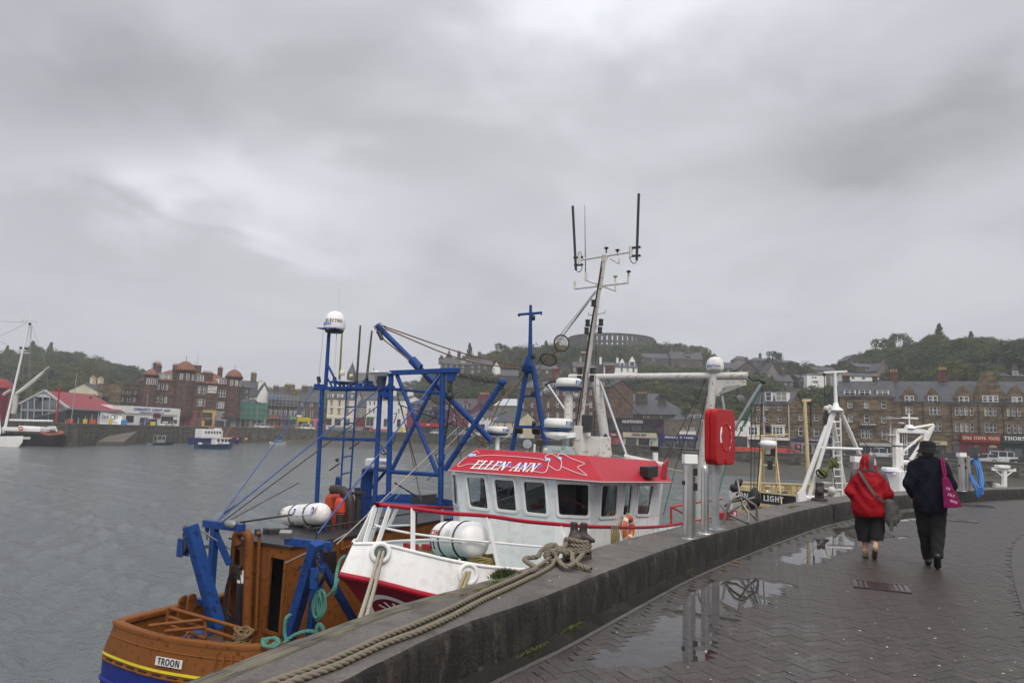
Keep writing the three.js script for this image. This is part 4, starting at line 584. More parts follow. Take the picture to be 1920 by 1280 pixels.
// ---------------------------------------------------------------- the brown trawler with blue gear, rafted outside
const BROWN = paint([.19,.066,.013],.55,{ t: 'rust' }),BLUE = paint([.0115,.052,.205],.5,{ t: 'rust' }),HULLB = paint([.012,.025,.20],.4);
const TF = new Frame(V(-5.3,0,-12.6),[.46,-.888]);
const trawler = thing('trawler','brown and blue trawler with tall blue gantry, seen from its stern','trawler',TF.w(7,0,SEA));
{
  const oc = new THREE.CatmullRomCurve3([[.2,-2.66],[.28,-2.78],[.42,-2.81],[1.4,-2.84],[4,-2.88],[8,-2.85],[12,-2.4],[14.6,-1.4],[15.6,-.3],[14.6,.8],[12,2],[9,2.4],[6,2.4],[3,2.05],[1.6,1.5],[.92,1],[.47,.45],[.19,-.46],[.08,-1.2],[.1,-2]].map(([s,t])=>V(s,0,t)),true,'centripetal'),op = oc.getPoints(200);
  const capY = (s)=>-2.28 + .0 * s + .9 * smooth(6,16,s),ringP = (p,k,y)=>TF.w(p.x - k * .5 * smooth(3,1,p.x),(p.z + .3) * (1 + k * .36) - .3,typeof y === 'function' ? y(p.x) : y),ring = (k,y)=>op.map((p)=>ringP(p,k,y)),stern = op.filter((p)=>p.x < 1.55 && p.z < 1.45 && !(p.x > .3 && p.z < -2.4)).sort((a,b)=>a.z - b.z),onStern = (t,k,y)=>{ let i = stern.findIndex((p)=>p.z > t); if (i < 1) i = 1; const a = stern[i - 1],b = stern[i]; return ringP(a.clone().lerp(b,clamp((t - a.z) / (b.z - a.z))),k,y); };
  part('hull',HULLB,trawler,(m)=>m.grid([ring(.04,SEA - .5),ring(.16,-4.2),ring(.17,-2.94)]));
  part('bulwark',BROWN,trawler,(m)=>{ m.grid([ring(.17,-2.94),ring(.14,-2.72),ring(.0,capY)]); m.grid([ring(-.14,capY),ring(-.14,-2.95)]); });
  part('cap_rail',BROWN,trawler,(m)=>{ m.grid([ring(.04,(s)=>capY(s) - .06),ring(.05,(s)=>capY(s) + .01),ring(.0,(s)=>capY(s) + .035),ring(-.17,(s)=>capY(s) + .035),ring(-.2,(s)=>capY(s)),ring(-.19,(s)=>capY(s) - .07)]); });
  part('deck',M([.10,.055,.035],.5,{ t: 'rust',b: 'concreteB',bs: .004 }),trawler,(m)=>m.face([...ring(-.1,-2.96)].reverse()));
  const strip = (k,y,r)=>(m)=>m.tube(ring(k,y).slice(0,-1).filter((_,i)=>i % 2 === 0),r,260,6,true);
  part('yellow_stripe',M([.75,.62,.02],.5,{ t: 'grime' }),trawler,(m)=>m.grid([ring(.178,-2.86),ring(.172,-2.81)]));
  part('rubbing_band',BROWN,trawler,strip(.165,-2.945,.03)); part('upper_band',BROWN,trawler,strip(.062,-2.5,.018)); part('blue_rib',HULLB,trawler,(m)=>{ strip(.175,-3.3,.04)(m); });
  part('scupper',M([.02,.012,.01],.7),trawler,(m)=>{ for (let i = -7; i <= 2; i++) m.bar(onStern(i * .34 - .1,.185,-2.90),onStern(i * .34 + .1,.185,-2.90),.03,.022); });
  for (const t of [.1,.24,.38,.52]) part('hull_rib',BROWN,trawler,(m)=>m.bar(onStern(t,.16,-2.75),onStern(t,.06,-2.42),.035,.035,TF.a));
  // name plate
  { const a = onStern(-1.1,.13,-2.66),b = onStern(-.48,.13,-2.66),X = b.clone().sub(a),c = a.clone().lerp(b,.5),n = V(-X.z,0,X.x).normalize().setY(.1).normalize(); c.addScaledVector(n,.03); const pl = part('name_plate',M([.68,.66,.62],.6,{ t: 'rust' }),trawler,(m)=>m.add(new THREE.BoxGeometry(.60,.145,.02),basisAt(c,X,n))); part('name_lettering',M([.02,.02,.022],.5),pl,(m)=>m.add(letters('TROON',.115,'sans_bold',.006,0,.92),basisAt(c.clone().addScaledVector(n,.012).add(V(0,-.012,0)),X,n))); }
  const S = (x,y,s)=>TF.onS(x,y,s);
  // stern tube rails
  part('stern_rail',BROWN,trawler,(m)=>{ const c = (a,b,s1,s2 = s1)=>m.cyl(S(...a,s1),S(...b,s2),.034,.034,10); c([316,1139],[456,1179],.55,1.0); c([312,1155],[441,1197],.55,1.0); c([312,1170],[385,1197],.5,.8); c([278,1173],[385,1161],.1,.8); c([308,1183],[385,1176],.1,.8); c([384,1161],[385,1195],.8); c([316,1139],[312,1172],.55); });
  for (const [x,y] of [[343,1126],[359,1122]]) part('lug',BROWN,trawler,(m)=>{ const p = S(x,y,1.2); m.bar(p.clone().add(V(0,-.3,0)),p,.05,.2,TF.a); m.cyl(p.clone().addScaledVector(TF.q,-.025),p.clone().addScaledVector(TF.q,.025),.1,.1,14); }); part('eye_ring',BROWN,trawler,(m)=>{ m.torus(S(352,1191,.25),.05,.018,TF.q,16,6); });
  // gallows: inclined blue legs either side of the stern
  const gal = (nm,fn)=>part(nm,BLUE,trawler,fn);
  gal('gallows',(m)=>{ m.bar(S(409,1178,1.2),S(356,985,.8),.24,.2,TF.q,.015); m.bar(S(389,1176,1.5),S(403,980,1.5),.13,.13,TF.q); m.bar(S(384,981,1.5),S(455,990,1.5),.14,.14); m.bar(S(404,1000,1.5),S(430,1058,1.6),.1,.1); m.bar(S(388,985,1.5),S(388,996,1.5),.08,.08); m.bar(S(385,1130,1.4),S(345,1120,1.4),.1,.1); m.bar(S(350,1188,1.0),S(398,1188,1.2),.5,.02); });
  gal('gallows',(m)=>{ m.bar(S(541,1197,1.1),S(594,1017,.8),.22,.18,TF.q,.015); m.bar(S(581,1196,1.4),S(599,1030,1.4),.13,.13,TF.q); m.bar(S(537,1014,1.3),S(620,1023,1.3),.13,.13); m.bar(S(604,1060,1.4),S(664,1165,2.6),.12,.12); m.bar(S(619,1023,1.3),S(617,1033,1.3),.08,.08); });
  for (const [x,y,s,c] of [[343,1026,.8,BLUE],[594,1083,.75,BLUE]]) { const p = S(x,y,s); const b = part('trawl_block',c,trawler,(m)=>{ for (const k of [-.07,.07]) m.add(new RoundedBoxGeometry(.18,.36,.025,2,.012),basisAt(p.clone().addScaledVector(TF.a,k),TF.q,TF.a)); }); part('sheave',M([.05,.03,.025],.6,{ t: 'rust' }),b,(m)=>{ m.lathe([[0,-.05],[.13,-.05],[.09,0],[.13,.05],[0,.05]],p,TF.a,20); for (let k = 0; k < 4; k++) m.torus(p.clone().add(V(0,.2 + k * .06,0)),.035,.012,k % 2 ? TF.q : TF.a,12,5); }); }
  part('gallows_chain',DARK,trawler,(m)=>{ for (let k = 0; k < 14; k++) m.torus(S(357 + k * 2.6,1028 - k * .3,1.0),.03,.009,k % 2 ? V(0,1,.2) : V(0,.2,1),10,5); for (let k = 0; k < 10; k++) m.torus(S(596,1022 + k * 4.4,.9),.028,.009,k % 2 ? V(1,0,.2) : V(0,.2,1),10,5); for (let k = 0; k < 6; k++) m.torus(S(388,992 + k * 3.4,1.5),.025,.008,k % 2 ? V(1,0,.2) : V(0,.2,1),10,5); });
  part('deck_lamp',M([.25,.25,.25],.4,{ metalness: .4 }),trawler,(m)=>{ m.lathe([[0,-.14],[.08,-.12],[.09,.1],[0,.12]],S(434,983,1.45),TF.q,14); const p = S(536,1002,1.2); m.add(new RoundedBoxGeometry(.24,.16,.1,1,.02).rotateX(.5).translate(p.x,p.y,p.z)); });
  // deckhouse
  const h0 = 2.2,A = TF.st(S(434,1010,h0)),B = TF.st(S(544,1026,h0)),ry = (A[2] + B[2]) / 2,tl = A[1],tr = B[1],house = (s,t,y)=>TF.w(s,t,y);
  { const C = [house(h0,tl,-2.96),house(h0,tr,-2.96),house(h0,tr,ry),house(h0,tl,ry)],n = TF.a.clone().negate();
    const hole = [[496,1182],[526,1191],[537.7,1046],[508,1040]].map(([x,y])=>onPlane(x,y,C[0],n)),P = panel(C[0],C[1],C[2],C[3],[hole,[[424,1176],[447,1178],[449,1030],[440,1026]].map(([x,y])=>onPlane(x,y,C[0],n))],.06);
    part('house_wall',BROWN,trawler,(m)=>{ m.ext(P.sh,.06,P.m); m.slab([house(h0 + .06,tr,-2.96),house(9.5,tr + .5,-2.6),house(9.5,tr + .5,ry + .12),house(h0 + .06,tr,ry)],.06); m.slab([house(h0,tl,-2.96),house(h0,tl,ry),house(9.5,tl,ry + .12),house(9.5,tl,-2.6)],.06); });
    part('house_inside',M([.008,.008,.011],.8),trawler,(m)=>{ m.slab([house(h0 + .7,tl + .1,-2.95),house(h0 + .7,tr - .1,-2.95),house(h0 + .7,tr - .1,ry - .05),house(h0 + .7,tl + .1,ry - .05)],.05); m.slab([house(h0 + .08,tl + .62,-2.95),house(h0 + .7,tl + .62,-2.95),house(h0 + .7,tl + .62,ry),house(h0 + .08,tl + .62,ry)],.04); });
    part('door_frame',BROWN,trawler,(m)=>{ for (let i = 0; i < 4; i++) m.bar(hole[i].clone().addScaledVector(n,.02),hole[(i + 1) % 4].clone().addScaledVector(n,.02),.07,.05,n); });
    part('side_window',M([.02,.02,.022],.15),trawler,(m)=>{ const nn = TF.q,o = house(h0,tr,0).addScaledVector(nn,.02); m.slab([[606,1075],[631,1074],[631,1033],[606,1036]].map(([x,y])=>{ const p = TF.onT(x,y,tr + .1); return p; }),.02); });
    part('side_pipe',BROWN,trawler,(m)=>{ m.poly([TF.onT(642,1012,tr + .2),TF.onT(640,1030,tr + .2),TF.onT(660,1022,tr + .2)],.03); m.bar(TF.onT(549,1062,tr + .06),TF.onT(575,1054,tr + .1),.02,.02); });
    part('house_roof',M([.022,.022,.024],.5,{ t: 'grime',b: 'concreteB',bs: .004 }),trawler,(m)=>m.slab([house(h0 - .05,tl - .05,ry + .03),house(h0 - .05,tr + .05,ry + .03),house(9.5,tr + .55,ry + .15),house(9.5,tl - .05,ry + .15)],.04));
    part('roof_rail',DARK,trawler,(m)=>{ const e = (s,h)=>house(s,tl,ry + .03 + h + .017 * (s - h0)); m.cyl(e(2.4,.3),e(7,.3),.022); for (const s of [2.5,4,5.5,7]) m.cyl(e(s,0),e(s,.3),.02); const f = (s,h)=>house(s,tr + .07 * (s - h0),ry + .03 + h + .017 * (s - h0)); m.cyl(f(2.8,.28),f(8,.28),.02); for (const s of [2.9,4.6,6.3,8]) m.cyl(f(s,0),f(s,.28),.02); });
    for (const [x,y,s,w] of [[515,996,3.1,.3],[482,1000,2.8,.12],[497,999,3,.1]]) part('roof_fitting',DARK,trawler,(m)=>{ const p = S(x,y,s).setY(ry + .1); m.box(p.x,p.y,p.z,w,.12,.15,.5,.02); }); for (const [x,s] of [[637,4.6],[612,4.2]]) part('roof_drum',DARK,trawler,(m)=>{ const p = S(x,985,s).setY(ry + .05); m.cyl(p,p.clone().add(V(0,.34,0)),.11,.11,14); });
  }
  part('vent_pipe',BROWN,trawler,(m)=>m.tube([[462,1182],[464,1120],[466,1060],[467,1020],[465,1005],[458,998],[450,997],[444,1003],[443,1014],[446,1024]].map(([x,y])=>S(x,y,1.95)),.095,60,14));
  part('thin_pipe',BROWN,trawler,(m)=>{ m.poly([S(479,1182,2.1),S(486,1004,2.1),S(484,998,2.0)],.038); });
  const bottle = part('gas_bottle',M([.02,.012,.02],.4),trawler,(m)=>{ m.lathe([[0,0],[.11,0],[.115,.03],[.115,1.02],[.06,1.14],[0,1.15]],S(447,1184,2.05),UPV,16); }); part('bottle_neck',paint([.75,.75,.74],.4),bottle,(m)=>{ const p = S(447,1184,2.05).add(V(0,1.0,0)); m.lathe([[.117,0],[.117,.05],[.07,.13],[.035,.17],[.035,.24],[0,.25]],p,UPV,16); });
  part('hose_coil',M([.09,.03,.028],.5),trawler,(m)=>{ const r = rng(3); for (let k = 0; k < 12; k++) { const c = S(434 + r() * 4,1112 + r() * 12,1.98 + r() * .06),w = .16 + .08 * r(),h = .42 + .2 * r(); m.tube(Array.from({ length: 10 },(_,i)=>{ const a = i * Math.PI / 5; return c.clone().addScaledVector(TF.q,Math.cos(a) * w).add(V(0,Math.sin(a) * h * (a > Math.PI ? .9 : 1),0)).addScaledVector(TF.a,(r() - .5) * .04); }),.011,40,5,true); } });
  part('hose_coil',M([.012,.012,.013],.5),trawler,(m)=>{ const r = rng(8); for (let k = 0; k < 7; k++) { const c = S(434 + r() * 4,1112 + r() * 12,1.95),w = .17 + .08 * r(),h = .45 + .18 * r(); m.tube(Array.from({ length: 10 },(_,i)=>{ const a = i * Math.PI / 5; return c.clone().addScaledVector(TF.q,Math.cos(a) * w).add(V(0,Math.sin(a) * h,0)); }),.011,40,5,true); } m.lathe([[0,0],[.05,.02],[.05,.1],[0,.12]],S(449,1070,2.0),UPV,10); });
  // tall blue gantry across the boat
  const gs = 4.8,g = (x,y,s = gs)=>S(x,y,s),post = (a,b,w = .118,s = gs)=>part('gantry_post',BLUE,trawler,(m)=>m.cyl(g(...a,s),g(...b,s),w / 2,w / 2,12));
  post([604,727],[593,950]); post([713,727],[702,945]); post([733,701],[728,935],.132); post([830,700],[825.6,945],.132);
  part('gantry_beam',BLUE,trawler,(m)=>m.bar(g(590,728),g(738,726),.12,.08,UPV,.008)); part('gantry_beam',BLUE,trawler,(m)=>{ m.bar(g(733,699),g(860,694),.16,.11,UPV,.008); m.slab([g(836,697),g(858,696),g(852,714),g(842,716)],.04); }); part('gantry_beam',BLUE,trawler,(m)=>m.bar(g(602,822),g(705,825),.08,.075));
  part('gantry_brace',BLUE,trawler,(m)=>{ const c = (a,b,r = .055)=>m.cyl(g(...a),g(...b),r,r,10); c([744,703],[820,888],.05); c([823,702],[735,880],.05); c([732,884],[824,890],.05); c([735,729],[826,737],.035); c([735,731],[618,731],.03); c([735,712],[720,740],.05); m.bar(g(722,742),g(728,738),.25,.2); });
  part('ladder',BLUE,trawler,(m)=>{ const a0 = g(650,730),a1 = g(636.5,940),b0 = g(668,730),b1 = g(655,935); m.bar(a0,a1,.045,.045).bar(b0,b1,.045,.045); for (let k = 0; k < 6; k++) { const u = .16 + k * .15; m.cyl(a0.clone().lerp(a1,u),b0.clone().lerp(b1,u),.018); } });
  part('step',BLUE,trawler,(m)=>{ for (const [x,y,d] of [[738,775,6],[736,815,6],[822,775,-6],[833,775,6],[832,818,5],[830,852,5],[821,852,-5]]) { m.poly([g(x,y),g(x + d,y),g(x,y + 18)],.012,5); } });
  part('boom',BLUE,trawler,(m)=>{ m.cyl(g(707,610,4.9),g(922,826,5.3),.07,.075,12); m.cyl(g(772,674,4.85),g(787,690,4.9),.11,.11,12); }); part('boom',BLUE,trawler,(m)=>{ m.cyl(g(834,880),g(942,716),.065,.06,12); m.ball(g(942,716),.09); });
  part('boom_tackle',DARK,trawler,(m)=>{ const ch = (a,b,n,s = gs)=>{ for (let k = 0; k < n; k++) { const u = k / (n - 1),p = g(lerp(a[0],b[0],u),lerp(a[1],b[1],u) + 8 * u * (1 - u),s); m.torus(p,n > 15 ? .058 : .036,n > 15 ? .014 : .011,k % 2 ? V(.3,1,.2) : V(0,.2,1),10,5); } }; ch([860,702],[940,715],17); ch([712,608],[722,612],4); ch([704,613],[715,632],6); ch([846,712],[842,740],10); ch([840,712],[843,735],9); ch([942,722],[944,740],6); m.cyl(g(710,622),g(716,636),.06,.05); m.ball(g(844,742),.09); m.torus(g(720,845),.09,.015,V(.3,.3,1)); m.ball(g(632,862),.05); });
  part('dome_mast',BLUE,trawler,(m)=>{ m.cyl(g(610,727),g(617,616),.055,.045,10); m.cyl(g(612,680),g(630,714),.03); m.cyl(g(610,702),g(622,724),.025); m.slab([g(604,616.5),g(640,617),g(640,618.5),g(610,619)],.25); });
  { const c = g(627.5,604),r = c.distanceTo(g(612.5,604)); const d = part('satellite_dome',WHITE,trawler,(m)=>m.lathe([[0,r * 1.1],[r * .5,r * .97],[r * .86,r * .6],[r,r * .1],[r,-r * .55],[r * .85,-r * .8],[0,-r * .85]],c,UPV,28)); part('dome_base',DARK,d,(m)=>m.lathe([[0,-r * .8],[r * .9,-r * .8],[r * .8,-r],[0,-r * 1.05]],c,UPV,24)); const put = (str,sz,an0,y,mt)=>part('dome_lettering',mt,d,(m)=>{ const q = letters(str,sz,'sans_bold',.003),p = q.attributes.position; for (let i = 0; i < p.count; i++) { const an = an0 + p.getX(i) / r,rr = r * 1.006 + p.getZ(i); p.setXYZ(i,c.x + Math.sin(an) * rr,c.y + y * r + p.getY(i),c.z + Math.cos(an) * rr); } q.computeVertexNormals(); m.add(q); }); put('ELECTRO',r * .30,.15,.0,M([.01,.012,.05],.5)); put('intellian',r * .25,-.75,-.28,M([.02,.12,.45],.5)); }
  for (const [a,b,r,c] of [[[636,712],[641,625],.03,[.16,.14,.05]],[[668,722],[675.5,610],.034,[.05,.05,.035]],[[687,714],[697,620],.034,[.07,.065,.04]],[[626,712],[636,540],.011,[.55,.55,.55]],[[597,712],[606,622],.007,[.4,.4,.4]]]) part('antenna',M(c,.6),trawler,(m)=>m.cyl(g(...a),g(...b),r,r * .7,8));
  for (const [x,y] of [[637,718],[668,720],[688,716],[628,716],[597,722],[644,718],[690,722],[658,719]]) part('antenna_bracket',BLUE,trawler,(m)=>{ m.bar(g(x - 7,y),g(x + 9,y + 1),.07,.07); m.bar(g(x,y - 4),g(x,727),.07,.06); });
  part('antenna_clamp',BLACK,trawler,(m)=>{ for (const [x,y] of [[597,708],[668,716],[687,711],[627,709],[598,713]]) m.cyl(g(x,y - 2),g(x,y + 4),.05,.05,8); });
  part('small_receiver',paint([.68,.62,.45],.5),trawler,(m)=>{ const f = (x,y,r,h)=>m.lathe([[0,h],[r * .7,h * .95],[r,h * .6],[r * .9,0],[0,0]],g(x,y),UPV,14); f(641,704,.07,.14); f(658,707,.05,.08); m.lathe([[0,.05],[.16,.03],[.14,0],[0,-.02]],g(650,716),UPV,16); });
  { const c = g(716,704); const r = part('radar_dish',WHITE,trawler,(m)=>{ m.lathe([[0,.12],[.18,.11],[.36,.07],[.34,.04],[.12,-.02],[.1,-.12],[0,-.12]],c,UPV,28); }); part('maker_lettering',M([.03,.06,.3],.5),r,(m)=>m.add(letters('FURUNO',.05),basisAt(c.clone().add(V(.12,.055,.35)),V(1,0,0),V(0,.2,1)))); part('dish_foot',M([.04,.05,.09],.5),r,(m)=>m.cyl(c.clone().add(V(0,-.02,0)),c.clone().add(V(0,-.35,0)),.13,.09,12)); }
  { const c = S(710,868,6); const r = part('radar',WHITE,trawler,(m)=>{ m.add(new RoundedBoxGeometry(.62,.24,.46,3,.07),basisAt(c,V(1,0,.3),V(-.3,0,1))); }); part('maker_lettering',M([.03,.06,.3],.5),r,(m)=>m.add(letters('FURUNO',.08),basisAt(c.clone().add(V(.09,.01,.27)),V(1,0,.3),V(-.3,0,1)))); part('radar_stand',BLUE,trawler,(m)=>{ m.bar(c.clone().add(V(-.4,-.18,.05)),c.clone().add(V(.35,-.18,-.05)),.5,.06); m.bar(c.clone().add(V(-.28,-.2,0)),c.clone().add(V(-.32,-1.5,0)),.3,.14); m.cyl(c.clone().add(V(.2,-.2,0)),c.clone().add(V(-.2,-.7,0)),.04); }); }
  // forward blue A mast
  part('a_mast',BLUE,trawler,(m)=>{ const f = (x,y)=>S(x,y,12),c = (a,b,r)=>m.cyl(f(...a),f(...b),r,r,10); c([988,690],[957,860],.085); c([1000,690],[1027,860],.085); m.cyl(f(994,700),f(995,572),.085,.05,10); c([973,589.5],[1016,586],.045); c([973,593],[973,588],.04); c([1015,591],[1015,586],.02); c([976,742],[1005,742],.04); c([965,800],[1019,800],.05); m.slab([f(981,685),f(1003,686),f(1001,697),f(996,668),f(992,668),f(983,697)],.2); for (const [x,y] of [[1007,700],[1009,725],[1012,755],[1021,775],[1023,800],[1027,825]]) m.poly([f(x - 3,y),f(x + 4,y + 8),f(x - 1,y + 9)],.012,5); });
  part('mast_lamp',BLACK,trawler,(m)=>{ for (const [x,y,s] of [[1000,596,12],[1000,668,12],[973,807,11.9],[1005,808,11.9],[999,738,12],[1001,795,12]]) { const p = S(x,y,s); y > 800 ? m.add(new RoundedBoxGeometry(.26,.2,.12,1,.02),basisAt(p,TF.q,TF.a.clone().negate().setY(-.4).normalize())) : m.lathe([[0,.11],[.055,.1],[.07,0],[.055,-.08],[0,-.09]],p,UPV,12); } });
  // rigging
  const rig = (mt,list)=>{ for (const [a,s1,b,s2,r = .014,sag = 0] of list) part('rigging_line',mt,trawler,(m)=>{ const p = S(...a,s1),q = S(...b,s2); sag ? m.tube([p,p.clone().lerp(q,.5).add(V(0,-sag,0)),q],r,18,5) : m.cyl(p,q,r,r,5); }); };
  rig(M([.03,.07,.26],.6),[[[409,975],1.5,[712,728],4.7,.016],[[596,1000],1.2,[824,703],4.7,.018],[[590,728],4.8,[409,975],1.5,.012]]);
  rig(M([.02,.02,.02],.6),[[[415,979],1.5,[707,762],4.7,.013],[[560,905],3,[430,975],1.6,.01],[[752,760],5,[860,800],8,.014],[[745,740],5.2,[782,880],5,.013],[[845,745],4.8,[828,870],5,.02],[[846,715],4.8,[870,905],4.6,.011],[[930,800],9,[800,900],6,.012],[[860,900],8,[985,700],12,.012],[[740,905],5,[780,930],6,.02],[[714,835],4.8,[722,850],4.8,.02],[[905,830],9,[1070,830],12,.012],[[700,690],4.8,[712,740],4.8,.01]]);
  rig(M([.16,.08,.035],.8),[[[720,612],4.9,[986,688],12,.018,.12],[[722,616],4.9,[985,692],12,.018,.25],[[716,634],4.9,[786,690],4.8,.018],[[790,700],4.9,[920,850],9,.018],[[800,742],5,[900,820],7,.014],[[945,735],6,[905,830],6,.015],[[985,700],12,[905,790],9,.014],[[752,760],5.2,[790,940],5,.011]]);
  rig(M([.32,.3,.26],.8),[[[631,1020],1.6,[860,800],6,.012],[[360,984],.9,[432,1030],1.8,.014],[[625,1015],1.4,[650,1000],1.6,.012],[[535,1055],1.3,[588,1030],1,.014],[[740,935],5,[905,770],9,.009]]); rig(M([.12,.26,.38],.7),[[[690,960],4,[940,780],9,.008],[[960,815],8,[840,880],6,.008]]);
  part('turnbuckle',DARK,trawler,(m)=>{ for (const [x,y,s] of [[430,955,1.9],[627,875,4],[664,835,4.6],[810,785,6],[842,795,5],[566,1060,1.4]]) { const p = S(x,y,s); m.cyl(p.clone().add(V(-.12,-.09,0)),p.clone().add(V(.12,.09,0)),.017,.017,8); } });
  // forward: white wheelhouse with dark windows and a blue deck edge
  part('wheelhouse',WHITE2,trawler,(m)=>{ const p = (x,y)=>S(x,y,8.2); m.slab([p(722,1030),p(862,1034),p(862,962),p(724,972)].map((v)=>v),.1); m.slab([TF.w(8.2,2.4,-2.9),TF.w(11,2.4,-2.9),TF.w(11,2.4,-.4),TF.w(8.2,2.4,-.4)],.1); });
  part('wheelhouse_window',M([.012,.013,.015],.08),trawler,(m)=>{ const p = (x,y)=>S(x,y,8.1); for (const [x0,x1] of [[737,758],[765,790],[797,822],[828,850]]) m.slab([p(x0,1010),p(x1,1011),p(x1 + 1,978),p(x0 + 2,979)],.02); });
  part('blue_roof',BLUE,trawler,(m)=>{ const p = (x,y,s)=>S(x,y,s); m.slab([p(748,976,7.6),p(846,972,7.6),p(860,950,9.5),p(742,952,9.5)],.06); const c = [p(676,945,8.4),p(690,930,9.2),p(730,925,9.8),p(800,928,9.8),p(848,938,9.2),p(860,952,8.6)]; m.grid([c,c.map((q)=>q.clone().add(V(0,-.5,0)))]); m.slab([p(676,962,7.6),p(760,970,7.6),p(800,945,9.6),p(690,938,9.6)],.05); });
  part('roof_locker',DARK,trawler,(m)=>{ m.slab([S(770,945,8.8),S(805,945,8.8),S(805,927,8.8),S(772,930,8.8)],.4); }); part('winch',DARK,trawler,(m)=>{ m.slab([S(664,930,6),S(676,930,6),S(676,914,6),S(664,914,6)],.2); }); part('vent_stack',DARK,trawler,(m)=>{ m.cyl(S(668,1000,5),S(672,922,5),.08,.08,10); m.bar(S(662,924,5),S(682,924,5),.2,.06); });
  part('exhaust',M([.035,.022,.02],.5,{ t: 'rust' }),trawler,(m)=>m.tube([[656,1000],[657,960],[655,935],[645,921],[632,917],[622,918]].map(([x,y])=>S(x,y,4.7)),.11,40,14));
  part('deck_vent',BLUE,trawler,(m)=>{ const p = S(632,912,6); m.bar(p,p.clone().add(V(0,.18,0)),.12,.12); m.ball(p.clone().add(V(0,.22,0)),.06); });
}
